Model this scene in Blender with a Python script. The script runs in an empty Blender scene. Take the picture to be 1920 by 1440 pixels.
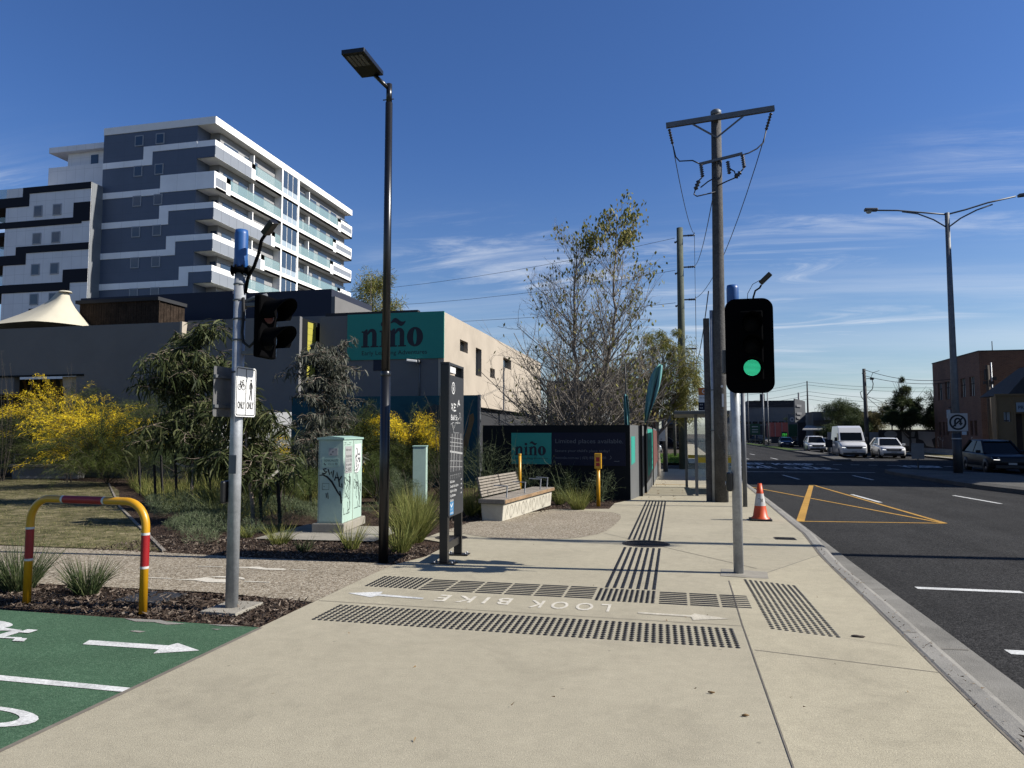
import bpy, bmesh, math, random
import numpy as np
from mathutils import Vector, Matrix, Euler

R = math.radians
scene = bpy.context.scene
COL = scene.collection

# ------------------------------------------------------------------ camera
cd = bpy.data.cameras.new('camera')
cd.sensor_width = 36.0
cd.lens = 36.0 * 1331 / 1920
cd.clip_start = 0.05
cd.clip_end = 5000
cam = bpy.data.objects.new('camera', cd)
cam.location = (0, 0, 1.7)
cam.rotation_euler = (R(90 + 3.997), 0, R(12.835))
COL.objects.link(cam)
scene.camera = cam

# ------------------------------------------------------------------ light
SUN_EL, SUN_AZ = 38.0, 85.0            # azimuth clockwise from the road direction (+Y)
w = bpy.data.worlds.new('World')
scene.world = w
w.use_nodes = True
nt = w.node_tree
N, L = nt.nodes, nt.links
N.clear()
out = N.new('ShaderNodeOutputWorld')
bg = N.new('ShaderNodeBackground')
bg.inputs['Strength'].default_value = 0.05
sky = N.new('ShaderNodeTexSky')
sky.sky_type = 'NISHITA'
sky.sun_disc = False
sky.sun_elevation = R(SUN_EL)
sky.sun_rotation = R(SUN_AZ)
sky.altitude = 50
sky.air_density = 1.0
sky.dust_density = 0.6
sky.ozone_density = 2.2
tc = N.new('ShaderNodeTexCoord')
sep = N.new('ShaderNodeSeparateXYZ')
L.new(tc.outputs['Generated'], sep.inputs[0])


def wmath(op, a, b=None, c=None, clamp=False):
    n = N.new('ShaderNodeMath')
    n.operation = op
    n.use_clamp = clamp
    for i, v in enumerate((a, b, c)):
        if v is None:
            continue
        if isinstance(v, (int, float)):
            n.inputs[i].default_value = v
        else:
            L.new(v, n.inputs[i])
    return n.outputs[0]


den = wmath('ADD', wmath('MAXIMUM', sep.outputs['Z'], 0.0), 0.10)
cx = wmath('DIVIDE', sep.outputs['X'], den)
cy = wmath('DIVIDE', sep.outputs['Y'], den)
comb = N.new('ShaderNodeCombineXYZ')
L.new(cx, comb.inputs[0]); L.new(cy, comb.inputs[1])


def cloud_layer(rot, scale, loc, nscale, detail, rough, lo, hi, dist=0.6):
    mp = N.new('ShaderNodeMapping')
    mp.inputs['Rotation'].default_value = (0, 0, R(rot))
    mp.inputs['Scale'].default_value = scale
    mp.inputs['Location'].default_value = loc
    L.new(comb.outputs[0], mp.inputs[0])
    nz = N.new('ShaderNodeTexNoise')
    nz.inputs['Scale'].default_value = nscale
    nz.inputs['Detail'].default_value = detail
    nz.inputs['Roughness'].default_value = rough
    nz.inputs['Distortion'].default_value = dist
    L.new(mp.outputs[0], nz.inputs['Vector'])
    mr = N.new('ShaderNodeMapRange')
    mr.interpolation_type = 'SMOOTHSTEP'
    mr.inputs['From Min'].default_value = lo
    mr.inputs['From Max'].default_value = hi
    L.new(nz.outputs['Fac'], mr.inputs['Value'])
    return mr.outputs[0]


def band(z0, z1, z2, z3):
    a = N.new('ShaderNodeMapRange'); a.interpolation_type = 'SMOOTHSTEP'
    a.inputs['From Min'].default_value = z0; a.inputs['From Max'].default_value = z1
    L.new(sep.outputs['Z'], a.inputs['Value'])
    b = N.new('ShaderNodeMapRange'); b.interpolation_type = 'SMOOTHSTEP'
    b.inputs['From Min'].default_value = z2; b.inputs['From Max'].default_value = z3
    b.inputs['To Min'].default_value = 1.0; b.inputs['To Max'].default_value = 0.0
    L.new(sep.outputs['Z'], b.inputs['Value'])
    return wmath('MULTIPLY', a.outputs[0], b.outputs[0])


patch = cloud_layer(0, (1, 1, 1), (2.4, 1.1, 0), 0.55, 2, 0.5, 0.40, 0.62, 0)
wisp = cloud_layer(24, (0.50, 2.1, 1), (0.3, 4.0, 0), 1.5, 10, 0.66, 0.42, 0.82, 1.5)
streak = cloud_layer(8, (0.22, 1.15, 1), (3.1, 0.4, 0), 1.1, 9, 0.62, 0.40, 0.78, 0.7)
hazeb = cloud_layer(4, (0.16, 0.9, 1), (0.0, 2.0, 0), 0.8, 6, 0.55, 0.30, 0.75, 0.4)
c1 = wmath('MULTIPLY', wmath('MULTIPLY', wisp, patch), band(0.03, 0.12, 0.27, 0.37))
c1 = wmath('MULTIPLY', c1, 1.0)
c2 = wmath('MULTIPLY', wmath('MULTIPLY', streak, band(0.0, 0.04, 0.14, 0.26)), 0.46)
c3 = wmath('MULTIPLY', wmath('MULTIPLY', hazeb, band(-0.02, 0.0, 0.05, 0.17)), 0.72)
cl = wmath('MAXIMUM', wmath('MAXIMUM', c1, c2), c3)
cl = wmath('MINIMUM', cl, 0.85)
tint = N.new('ShaderNodeMix'); tint.data_type = 'RGBA'; tint.blend_type = 'MULTIPLY'
tint.inputs[0].default_value = 1.0
L.new(sky.outputs[0], tint.inputs[6])
hz = N.new('ShaderNodeMapRange'); hz.interpolation_type = 'SMOOTHSTEP'
hz.inputs['From Min'].default_value = 0.0; hz.inputs['From Max'].default_value = 0.42
L.new(sep.outputs['Z'], hz.inputs['Value'])
hue = N.new('ShaderNodeMix'); hue.data_type = 'RGBA'
L.new(hz.outputs[0], hue.inputs[0])
hue.inputs[6].default_value = (1.10, 1.19, 1.30, 1)      # clear winter air: paler low down,
hue.inputs[7].default_value = (0.60, 0.90, 1.41, 1)      # deeper blue overhead
L.new(hue.outputs[2], tint.inputs[7])
mx = N.new('ShaderNodeMix'); mx.data_type = 'RGBA'
L.new(cl, mx.inputs[0])
L.new(tint.outputs[2], mx.inputs[6])
mx.inputs[7].default_value = (9.0, 9.6, 10.6, 1)
L.new(mx.outputs[2], bg.inputs['Color'])
L.new(bg.outputs[0], out.inputs['Surface'])

sl = bpy.data.lights.new('sun', 'SUN')
sl.energy = 5.0
sl.angle = R(0.53)
sl.color = (1.0, 0.955, 0.885)
so = bpy.data.objects.new('sun', sl)
sd = Vector((math.sin(R(SUN_AZ)) * math.cos(R(SUN_EL)), math.cos(R(SUN_AZ)) * math.cos(R(SUN_EL)), math.sin(R(SUN_EL))))
so.rotation_euler = sd.to_track_quat('Z', 'Y').to_euler()
so.location = (30, 0, 40)
COL.objects.link(so)
vs = scene.view_settings
scene.display_settings.display_device = 'sRGB'
vs.view_transform = 'Standard'
vs.look = 'None'
vs.exposure = 0.8
vs.gamma = 1
vs.use_curve_mapping = False
scene.cycles.max_bounces = 8


# ------------------------------------------------------------------ materials
AK = 0.66          # the whole palette sits a little darker: the sky is exposed bright, as in the photograph


def dk(c):
    return tuple(v * AK for v in c[:3])


def _nodes(name):
    m = bpy.data.materials.new(name)
    m.use_nodes = True
    t = m.node_tree
    b = t.nodes['Principled BSDF']
    return m, t, b


def pm(name, base, rough=0.7, var=0.12, vscale=3.0, bump=0.0, bscale=60.0, metal=0.0, spec=0.4, fine=0.0, fscale=120.0, stain=0.0, coat=0.0):
    """painted / mineral / metal surface: two scales of noise in the colour, a third in the bump"""
    base = dk(base)
    m, t, b = _nodes(name)
    n, l = t.nodes, t.links
    b.inputs['Roughness'].default_value = rough
    b.inputs['Metallic'].default_value = metal
    b.inputs['Specular IOR Level'].default_value = spec
    if coat:
        b.inputs['Coat Weight'].default_value = coat
        b.inputs['Coat Roughness'].default_value = 0.08
    tcn = n.new('ShaderNodeTexCoord')
    nz = n.new('ShaderNodeTexNoise'); nz.inputs['Scale'].default_value = vscale
    nz.inputs['Detail'].default_value = 6; nz.inputs['Roughness'].default_value = 0.62
    l.new(tcn.outputs['Object'], nz.inputs['Vector'])
    mr = n.new('ShaderNodeMapRange')
    mr.inputs['From Min'].default_value = 0.3; mr.inputs['From Max'].default_value = 0.7
    mr.inputs['To Min'].default_value = 1 - var; mr.inputs['To Max'].default_value = 1 + var
    l.new(nz.outputs['Fac'], mr.inputs['Value'])
    fac = mr.outputs[0]
    if fine:
        nf = n.new('ShaderNodeTexNoise'); nf.inputs['Scale'].default_value = fscale
        nf.inputs['Detail'].default_value = 3
        l.new(tcn.outputs['Object'], nf.inputs['Vector'])
        m2 = n.new('ShaderNodeMapRange')
        m2.inputs['From Min'].default_value = 0.3; m2.inputs['From Max'].default_value = 0.7
        m2.inputs['To Min'].default_value = 1 - fine; m2.inputs['To Max'].default_value = 1 + fine
        l.new(nf.outputs['Fac'], m2.inputs['Value'])
        mm = n.new('ShaderNodeMath'); mm.operation = 'MULTIPLY'
        l.new(fac, mm.inputs[0]); l.new(m2.outputs[0], mm.inputs[1])
        fac = mm.outputs[0]
    if stain:
        ns = n.new('ShaderNodeTexNoise'); ns.inputs['Scale'].default_value = vscale * 0.35
        ns.inputs['Detail'].default_value = 8; ns.inputs['Roughness'].default_value = 0.7
        ns.inputs['Distortion'].default_value = 0.8
        l.new(tcn.outputs['Object'], ns.inputs['Vector'])
        m3 = n.new('ShaderNodeMapRange')
        m3.inputs['From Min'].default_value = 0.36; m3.inputs['From Max'].default_value = 0.52
        m3.inputs['To Min'].default_value = 1 - stain; m3.inputs['To Max'].default_value = 1.0
        l.new(ns.outputs['Fac'], m3.inputs['Value'])
        mm = n.new('ShaderNodeMath'); mm.operation = 'MULTIPLY'
        l.new(fac, mm.inputs[0]); l.new(m3.outputs[0], mm.inputs[1])
        fac = mm.outputs[0]
    vm = n.new('ShaderNodeVectorMath'); vm.operation = 'SCALE'
    vm.inputs[0].default_value = base
    l.new(fac, vm.inputs['Scale'])
    l.new(vm.outputs[0], b.inputs['Base Color'])
    if bump:
        nb = n.new('ShaderNodeTexNoise'); nb.inputs['Scale'].default_value = bscale
        nb.inputs['Detail'].default_value = 4
        l.new(tcn.outputs['Object'], nb.inputs['Vector'])
        bp = n.new('ShaderNodeBump'); bp.inputs['Strength'].default_value = bump
        bp.inputs['Distance'].default_value = 0.02
        l.new(nb.outputs['Fac'], bp.inputs['Height'])
        l.new(bp.outputs[0], b.inputs['Normal'])
    return m


def ramp_mat(name, stops, scale, rough=0.95, bump=0.5, dist=0.01, kind='VORONOI', big=0.12):
    """aggregate, asphalt, mulch: random coloured cells"""
    stops = [(p, dk(c)) for p, c in stops]
    m, t, b = _nodes(name)
    n, l = t.nodes, t.links
    b.inputs['Roughness'].default_value = rough
    b.inputs['Specular IOR Level'].default_value = 0.10
    tcn = n.new('ShaderNodeTexCoord')
    if kind == 'VORONOI':
        v = n.new('ShaderNodeTexVoronoi'); v.inputs['Scale'].default_value = scale
        l.new(tcn.outputs['Object'], v.inputs['Vector'])
        sp = n.new('ShaderNodeSeparateColor'); l.new(v.outputs['Color'], sp.inputs[0])
        src, hgt = sp.outputs[0], v.outputs['Distance']
    else:
        v = n.new('ShaderNodeTexNoise'); v.inputs['Scale'].default_value = scale
        v.inputs['Detail'].default_value = 6; v.inputs['Roughness'].default_value = 0.75
        l.new(tcn.outputs['Object'], v.inputs['Vector'])
        src = hgt = v.outputs['Fac']
    cr = n.new('ShaderNodeValToRGB')
    cr.color_ramp.elements[0].position = stops[0][0]; cr.color_ramp.elements[0].color = (*stops[0][1], 1)
    cr.color_ramp.elements[1].position = stops[-1][0]; cr.color_ramp.elements[1].color = (*stops[-1][1], 1)
    for p, c in stops[1:-1]:
        e = cr.color_ramp.elements.new(p); e.color = (*c, 1)
    l.new(src, cr.inputs[0])
    nz = n.new('ShaderNodeTexNoise'); nz.inputs['Scale'].default_value = 0.7
    nz.inputs['Detail'].default_value = 7; nz.inputs['Roughness'].default_value = 0.65
    l.new(tcn.outputs['Object'], nz.inputs['Vector'])
    mr = n.new('ShaderNodeMapRange')
    mr.inputs['From Min'].default_value = 0.3; mr.inputs['From Max'].default_value = 0.7
    mr.inputs['To Min'].default_value = 1 - big; mr.inputs['To Max'].default_value = 1 + big
    l.new(nz.outputs['Fac'], mr.inputs['Value'])
    vm = n.new('ShaderNodeVectorMath'); vm.operation = 'SCALE'
    l.new(cr.outputs[0], vm.inputs[0]); l.new(mr.outputs[0], vm.inputs['Scale'])
    l.new(vm.outputs[0], b.inputs['Base Color'])
    bp = n.new('ShaderNodeBump'); bp.inputs['Strength'].default_value = bump
    bp.inputs['Distance'].default_value = dist
    bp.invert = kind == 'VORONOI'
    l.new(hgt, bp.inputs['Height']); l.new(bp.outputs[0], b.inputs['Normal'])
    return m


def leaf_mat(name, cols, rough=0.6, trans=0.25, spec=0.13):
    """each leaf (mesh island) takes its own hue from the list"""
    cols = [tuple(v * 0.86 for v in c) for c in cols]
    m, t, b = _nodes(name)
    n, l = t.nodes, t.links
    b.inputs['Roughness'].default_value = rough
    b.inputs['Specular IOR Level'].default_value = spec
    g = n.new('ShaderNodeNewGeometry')
    cr = n.new('ShaderNodeValToRGB')
    k = len(cols)
    cr.color_ramp.elements[0].color = (*cols[0], 1)
    cr.color_ramp.elements[1].color = (*cols[-1], 1)
    for i in range(1, k - 1):
        e = cr.color_ramp.elements.new(i / (k - 1)); e.color = (*cols[i], 1)
    l.new(g.outputs['Random Per Island'], cr.inputs[0])
    l.new(cr.outputs[0], b.inputs['Base Color'])
    if trans:
        tr = n.new('ShaderNodeBsdfTranslucent')
        l.new(cr.outputs[0], tr.inputs['Color'])
        ms = n.new('ShaderNodeMixShader'); ms.inputs[0].default_value = trans
        l.new(b.outputs[0], ms.inputs[1]); l.new(tr.outputs[0], ms.inputs[2])
        l.new(ms.outputs[0], n['Material Output'].inputs['Surface'])
    return m


def glass_mat(name, col, rough=0.05, spec=0.6):
    m, t, b = _nodes(name)
    b.inputs['Base Color'].default_value = (*col, 1)
    b.inputs['Roughness'].default_value = rough
    b.inputs['Specular IOR Level'].default_value = spec
    return m


def clear_mat(name, col, alpha):
    m, t, b = _nodes(name)
    b.inputs['Base Color'].default_value = (*col, 1)
    b.inputs['Roughness'].default_value = 0.04
    b.inputs['Alpha'].default_value = alpha
    return m


def emit_mat(name, col, strength):
    m, t, b = _nodes(name)
    b.inputs['Base Color'].default_value = (*col, 1)
    b.inputs['Emission Color'].default_value = (*col, 1)
    b.inputs['Emission Strength'].default_value = strength
    return m


def panel_mat(name, base, px, pz, line=0.6, rough=0.6, gap=0.02, along='X', var=0.06):
    """cladding with thin panel joints; base colour + joints of px x pz metres (plane chosen by 'along')"""
    base = dk(base)
    m, t, b = _nodes(name)
    n, l = t.nodes, t.links
    b.inputs['Roughness'].default_value = rough
    tcn = n.new('ShaderNodeTexCoord')
    sp = n.new('ShaderNodeSeparateXYZ'); l.new(tcn.outputs['Object'], sp.inputs[0])

    def frac(o, size, g):
        d = n.new('ShaderNodeMath'); d.operation = 'DIVIDE'; d.inputs[1].default_value = size; l.new(o, d.inputs[0])
        f = n.new('ShaderNodeMath'); f.operation = 'FRACT'; l.new(d.outputs[0], f.inputs[0])
        c = n.new('ShaderNodeMath'); c.operation = 'LESS_THAN'; c.inputs[1].default_value = g / size; l.new(f.outputs[0], c.inputs[0])
        return c.outputs[0]
    a = frac(sp.outputs[along], px, gap); c = frac(sp.outputs['Z'], pz, gap)
    mxn = n.new('ShaderNodeMath'); mxn.operation = 'MAXIMUM'; l.new(a, mxn.inputs[0]); l.new(c, mxn.inputs[1])
    nz = n.new('ShaderNodeTexNoise'); nz.inputs['Scale'].default_value = 0.6; nz.inputs['Detail'].default_value = 6
    l.new(tcn.outputs['Object'], nz.inputs['Vector'])
    mr = n.new('ShaderNodeMapRange'); mr.inputs['From Min'].default_value = 0.3; mr.inputs['From Max'].default_value = 0.7
    mr.inputs['To Min'].default_value = 1 - var; mr.inputs['To Max'].default_value = 1 + var
    l.new(nz.outputs['Fac'], mr.inputs['Value'])
    k = n.new('ShaderNodeMath'); k.operation = 'MULTIPLY_ADD'; k.inputs[1].default_value = -(1 - line); k.inputs[2].default_value = 1.0
    l.new(mxn.outputs[0], k.inputs[0])
    mm = n.new('ShaderNodeMath'); mm.operation = 'MULTIPLY'; l.new(k.outputs[0], mm.inputs[0]); l.new(mr.outputs[0], mm.inputs[1])
    vm = n.new('ShaderNodeVectorMath'); vm.operation = 'SCALE'; vm.inputs[0].default_value = base
    l.new(mm.outputs[0], vm.inputs['Scale']); l.new(vm.outputs[0], b.inputs['Base Color'])
    return m


def brick_mat(name, c1, c2, mortar):
    c1, c2, mortar = dk(c1), dk(c2), dk(mortar)
    m, t, b = _nodes(name)
    n, l = t.nodes, t.links
    b.inputs['Roughness'].default_value = 0.9
    tcn = n.new('ShaderNodeTexCoord'); sp = n.new('ShaderNodeSeparateXYZ'); l.new(tcn.outputs['Object'], sp.inputs[0])
    ad = n.new('ShaderNodeMath'); ad.operation = 'ADD'; l.new(sp.outputs['X'], ad.inputs[0]); l.new(sp.outputs['Y'], ad.inputs[1])
    cb = n.new('ShaderNodeCombineXYZ'); l.new(ad.outputs[0], cb.inputs[0]); l.new(sp.outputs['Z'], cb.inputs[1])
    br = n.new('ShaderNodeTexBrick'); l.new(cb.outputs[0], br.inputs['Vector'])
    br.inputs['Color1'].default_value = (*c1, 1); br.inputs['Color2'].default_value = (*c2, 1); br.inputs['Mortar'].default_value = (*mortar, 1)
    br.inputs['Scale'].default_value = 1.0; br.inputs['Brick Width'].default_value = 0.24; br.inputs['Row Height'].default_value = 0.086
    br.inputs['Mortar Size'].default_value = 0.008
    nz = n.new('ShaderNodeTexNoise'); nz.inputs['Scale'].default_value = 0.5; nz.inputs['Detail'].default_value = 7
    l.new(tcn.outputs['Object'], nz.inputs['Vector'])
    mr = n.new('ShaderNodeMapRange'); mr.inputs['From Min'].default_value = 0.3; mr.inputs['From Max'].default_value = 0.7
    mr.inputs['To Min'].default_value = 0.75; mr.inputs['To Max'].default_value = 1.2; l.new(nz.outputs['Fac'], mr.inputs['Value'])
    vm = n.new('ShaderNodeVectorMath'); vm.operation = 'SCALE'
    l.new(br.outputs['Color'], vm.inputs[0]); l.new(mr.outputs[0], vm.inputs['Scale']); l.new(vm.outputs[0], b.inputs['Base Color'])
    return m


M = {}


def noise_mul(t, vec, scale, lo, hi, detail=6, rough=0.65, vscale=None, f0=0.3, f1=0.7, dist=0.0):
    """noise mapped to a multiplier lo..hi"""
    n, l = t.nodes, t.links
    if vscale:
        mp = n.new('ShaderNodeMapping'); mp.inputs['Scale'].default_value = vscale; l.new(vec, mp.inputs[0]); vec = mp.outputs[0]
    nz = n.new('ShaderNodeTexNoise'); nz.inputs['Scale'].default_value = scale; nz.inputs['Detail'].default_value = detail
    nz.inputs['Roughness'].default_value = rough; nz.inputs['Distortion'].default_value = dist; l.new(vec, nz.inputs['Vector'])
    mr = n.new('ShaderNodeMapRange'); mr.inputs['From Min'].default_value = f0; mr.inputs['From Max'].default_value = f1
    mr.inputs['To Min'].default_value = lo; mr.inputs['To Max'].default_value = hi; l.new(nz.outputs['Fac'], mr.inputs['Value'])
    return mr.outputs[0], nz.outputs['Fac']


def mul_chain(t, facs):
    o = facs[0]
    for f in facs[1:]:
        m = t.nodes.new('ShaderNodeMath'); m.operation = 'MULTIPLY'; t.links.new(o, m.inputs[0]); t.links.new(f, m.inputs[1]); o = m.outputs[0]
    return o


def concrete_mat(name, base):
    """broomed concrete: bay patches, water stains, gum spots, sandy grain"""
    base = dk(base)
    m, t, b = _nodes(name); n, l = t.nodes, t.links
    b.inputs['Roughness'].default_value = 0.92; b.inputs['Specular IOR Level'].default_value = 0.15
    v = n.new('ShaderNodeTexCoord').outputs['Object']
    f = [noise_mul(t, v, 0.35, 0.90, 1.07, 4)[0], noise_mul(t, v, 1.3, 0.88, 1.0, 9, 0.72, None, 0.34, 0.5, 1.0)[0],
         noise_mul(t, v, 9, 0.93, 1.06, 5)[0], noise_mul(t, v, 85, 0.80, 1.15, 3, 0.7)[0], noise_mul(t, v, 1.0, 0.94, 1.05, 5, 0.6, (5, 160, 1))[0]]
    vo = n.new('ShaderNodeTexVoronoi'); vo.inputs['Scale'].default_value = 2.6; l.new(v, vo.inputs['Vector'])
    g = n.new('ShaderNodeMapRange'); g.interpolation_type = 'SMOOTHSTEP'; g.inputs['From Min'].default_value = 0.025; g.inputs['From Max'].default_value = 0.05
    g.inputs['To Min'].default_value = 0.72; g.inputs['To Max'].default_value = 1.0; l.new(vo.outputs['Distance'], g.inputs['Value']); f.append(g.outputs[0])
    vm = n.new('ShaderNodeVectorMath'); vm.operation = 'SCALE'; vm.inputs[0].default_value = base
    l.new(mul_chain(t, f), vm.inputs['Scale']); l.new(vm.outputs[0], b.inputs['Base Color'])
    h = noise_mul(t, v, 140, 0, 1, 3)[1]
    bp = n.new('ShaderNodeBump'); bp.inputs['Strength'].default_value = 0.45; bp.inputs['Distance'].default_value = 0.012
    l.new(h, bp.inputs['Height']); l.new(bp.outputs[0], b.inputs['Normal'])
    return m


def asphalt_mat(name):
    """fine stone speckle, long wheel tracks, darker oil and patching"""
    m, t, b = _nodes(name); n, l = t.nodes, t.links
    b.inputs['Roughness'].default_value = 0.95; b.inputs['Specular IOR Level'].default_value = 0.06
    v = n.new('ShaderNodeTexCoord').outputs['Object']
    vo = n.new('ShaderNodeTexVoronoi'); vo.inputs['Scale'].default_value = 70; l.new(v, vo.inputs['Vector'])
    sp = n.new('ShaderNodeSeparateColor'); l.new(vo.outputs['Color'], sp.inputs[0])
    cr = n.new('ShaderNodeValToRGB'); e = cr.color_ramp.elements
    e[0].color = (0.012, 0.012, 0.012, 1); e[1].color = (0.062, 0.060, 0.057, 1)
    for p, c in ((0.5, 0.029), (0.9, 0.042)):
        q = e.new(p); q.color = (c, c * 0.98, c * 0.955, 1)
    l.new(sp.outputs[0], cr.inputs[0])
    f = [noise_mul(t, v, 1.0, 0.78, 1.22, 4, 0.55, (0.9, 0.03, 1))[0], noise_mul(t, v, 0.6, 0.85, 1.12, 7)[0], noise_mul(t, v, 2.2, 0.86, 1.0, 8, 0.7, (1, 0.4, 1), 0.34, 0.46, 0.6)[0]]
    vm = n.new('ShaderNodeVectorMath'); vm.operation = 'SCALE'; l.new(cr.outputs[0], vm.inputs[0])
    l.new(mul_chain(t, f), vm.inputs['Scale']); l.new(vm.outputs[0], b.inputs['Base Color'])
    bp = n.new('ShaderNodeBump'); bp.inputs['Strength'].default_value = 0.6; bp.inputs['Distance'].default_value = 0.01; bp.invert = True
    l.new(vo.outputs['Distance'], bp.inputs['Height']); l.new(bp.outputs[0], b.inputs['Normal'])
    return m


M['concrete'] = concrete_mat('broomed_footpath_concrete', (0.468, 0.421, 0.308))
M['concrete_ramp'] = concrete_mat('kerb_ramp_concrete', (0.51, 0.457, 0.328))
M['island'] = pm('shaded_median_concrete', (0.13, 0.125, 0.113), 0.9, 0.16, 1.5, 0.4, 120, fine=0.15, stain=0.25, spec=0.1)  # darker than the kerb concrete: the median's shade is put into the colour
M['asphalt'] = asphalt_mat('road_asphalt')
M['benchstone'] = pm('carved_bench_stone', (0.60, 0.56, 0.46), 0.9, 0.1, 4, 0.4, 80, fine=0.1, stain=0.12, spec=0.2)
M['kerb'] = pm('kerb_concrete', (0.30, 0.285, 0.25), 0.9, 0.14, 1.5, 0.4, 120, fine=0.15, stain=0.22, spec=0.25)
M['channel'] = pm('channel_concrete', (0.285, 0.272, 0.24), 0.9, 0.16, 1.8, 0.4, 120, fine=0.18, stain=0.25, spec=0.1)
M['plinth'] = pm('plinth_concrete', (0.36, 0.33, 0.27), 0.9, 0.15, 4, 0.4, 80, fine=0.12, stain=0.2, spec=0.25)
M['joint'] = pm('joint_filler', (0.19, 0.165, 0.13), 0.95, 0.2, 8)
M['agg'] = ramp_mat('exposed_aggregate', [(0.0, (0.10, 0.08, 0.055)), (0.3, (0.27, 0.22, 0.155)), (0.65, (0.36, 0.31, 0.23)), (1.0, (0.56, 0.50, 0.40))], 62, bump=0.5, dist=0.012, big=0.12)
M['green'] = ramp_mat('green_path_coating', [(0.0, (0.052, 0.105, 0.060)), (0.6, (0.070, 0.140, 0.080)), (1.0, (0.105, 0.18, 0.11))], 90, rough=0.9, bump=0.5, dist=0.008, big=0.2)
M['mulch'] = ramp_mat('bark_mulch', [(0.0, (0.018, 0.012, 0.009)), (0.5, (0.055, 0.035, 0.025)), (0.85, (0.10, 0.065, 0.045)), (1.0, (0.19, 0.14, 0.10))], 34, bump=1.0, dist=0.03, big=0.2)
M['soil'] = ramp_mat('bare_ground', [(0.25, (0.06, 0.05, 0.04)), (0.75, (0.13, 0.11, 0.085))], 9, kind='NOISE')
M['lawn'] = ramp_mat('dry_lawn', [(0.3, (0.04, 0.042, 0.016)), (0.48, (0.12, 0.108, 0.05)), (0.68, (0.30, 0.25, 0.15))], 3.2, kind='NOISE', bump=0.8, dist=0.03, big=0.35)  # dry patches, contrast widened so shadow on the grass sits in the colour
M['grassland'] = ramp_mat('verge_grass', [(0.3, (0.04, 0.075, 0.015)), (0.7, (0.10, 0.14, 0.035))], 8, kind='NOISE', bump=0.8, dist=0.03)
M['linewhite'] = pm('line_paint', (0.70, 0.70, 0.67), 0.8, 0.12, 5, fine=0.28, fscale=55, stain=0.25, spec=0.2)
M['faded'] = pm('worn_line_paint', (0.66, 0.61, 0.50), 0.85, 0.16, 9, fine=0.22, fscale=70)
M['ghost'] = pm('ghosted_line_paint', (0.56, 0.51, 0.40), 0.85, 0.2, 9, fine=0.2, fscale=60)
M['lineyellow'] = pm('yellow_line_paint', (0.52, 0.29, 0.055), 0.8, 0.16, 4, fine=0.25, fscale=55, stain=0.2, spec=0.2)
M['stud'] = pm('tactile_polymer', (0.016, 0.016, 0.0175), 0.55, 0.2, 4, spec=0.25)
M['iron'] = pm('cast_iron', (0.07, 0.062, 0.055), 0.75, 0.2, 12, 0.4, 90, metal=0.3)
M['black'] = pm('black_powdercoat', (0.010, 0.010, 0.011), 0.32, 0.1, 8, spec=0.5)
M['blackmatt'] = pm('matt_black', (0.003, 0.003, 0.0034), 0.9, 0.1, 8, spec=0.03)
M['charcoal'] = pm('charcoal_panel', (0.035, 0.037, 0.040), 0.55, 0.1, 3)
M['rubber'] = pm('black_rubber', (0.012, 0.012, 0.012), 0.75, 0.1, 20)
M['galv'] = pm('galvanised_steel', (0.46, 0.48, 0.50), 0.5, 0.2, 7, metal=0.35, fine=0.08, fscale=40, spec=0.5)
M['galvdull'] = pm('dull_galvanised_steel', (0.17, 0.18, 0.19), 0.6, 0.18, 5, metal=0.4)
M['bluecap'] = pm('blue_plastic', (0.022, 0.105, 0.33), 0.42, 0.1, 8)
M['signwhite'] = pm('sign_sheet', (0.80, 0.80, 0.78), 0.5, 0.04, 5)
M['signgrey'] = pm('sign_backing', (0.20, 0.20, 0.20), 0.55, 0.1, 6, metal=0.4)
M['ink'] = pm('black_ink', (0.010, 0.010, 0.011), 0.7, 0.05, 10)
M['redink'] = pm('red_ink', (0.45, 0.02, 0.02), 0.6, 0.05, 10)
M['yellow'] = pm('yellow_enamel', (0.66, 0.33, 0.008), 0.38, 0.06, 10, spec=0.5)
M['red'] = pm('red_reflective_tape', (0.34, 0.008, 0.012), 0.45, 0.08, 10)
M['whitetape'] = pm('white_tape', (0.66, 0.66, 0.64), 0.5, 0.08, 14)
M['mint'] = pm('mint_cabinet_paint', (0.46, 0.61, 0.52), 0.55, 0.06, 3, fine=0.03, fscale=30, stain=0.08, spec=0.25)
M['mintdark'] = pm('mint_cabinet_trim', (0.36, 0.53, 0.45), 0.55, 0.06, 3, spec=0.25)
M['sticker'] = pm('grey_sticker', (0.42, 0.42, 0.41), 0.5, 0.05, 6)
M['timber'] = pm('weathered_timber', (0.27, 0.235, 0.19), 0.85, 0.22, 6, 0.5, 40, fine=0.2, fscale=28, stain=0.15)
M['timberwarm'] = pm('worn_brown_timber', (0.30, 0.19, 0.10), 0.8, 0.3, 5, 0.5, 40, fine=0.25, fscale=24)
M['pole'] = pm('weathered_pole_wood', (0.098, 0.094, 0.089), 0.9, 0.25, 2.5, 0.6, 30, fine=0.25, fscale=22, stain=0.25)
M['polegreen'] = pm('treated_pole_wood', (0.10, 0.115, 0.085), 0.9, 0.2, 2.5, 0.5, 30, fine=0.2, fscale=22)
M['porcelain'] = pm('brown_insulator', (0.03, 0.022, 0.02), 0.3, 0.1, 9, spec=0.6)
M['wire'] = pm('cable_sheath', (0.02, 0.02, 0.022), 0.6, 0.05, 9)
M['orange'] = pm('orange_cone_plastic', (0.72, 0.085, 0.012), 0.45, 0.08, 8, stain=0.12)
M['conewhite'] = pm('grubby_reflective_collar', (0.62, 0.60, 0.56), 0.5, 0.15, 14, stain=0.3)
M['greenlamp'] = emit_mat('green_signal_lens', (0.035, 0.52, 0.27), 0.62)
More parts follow.
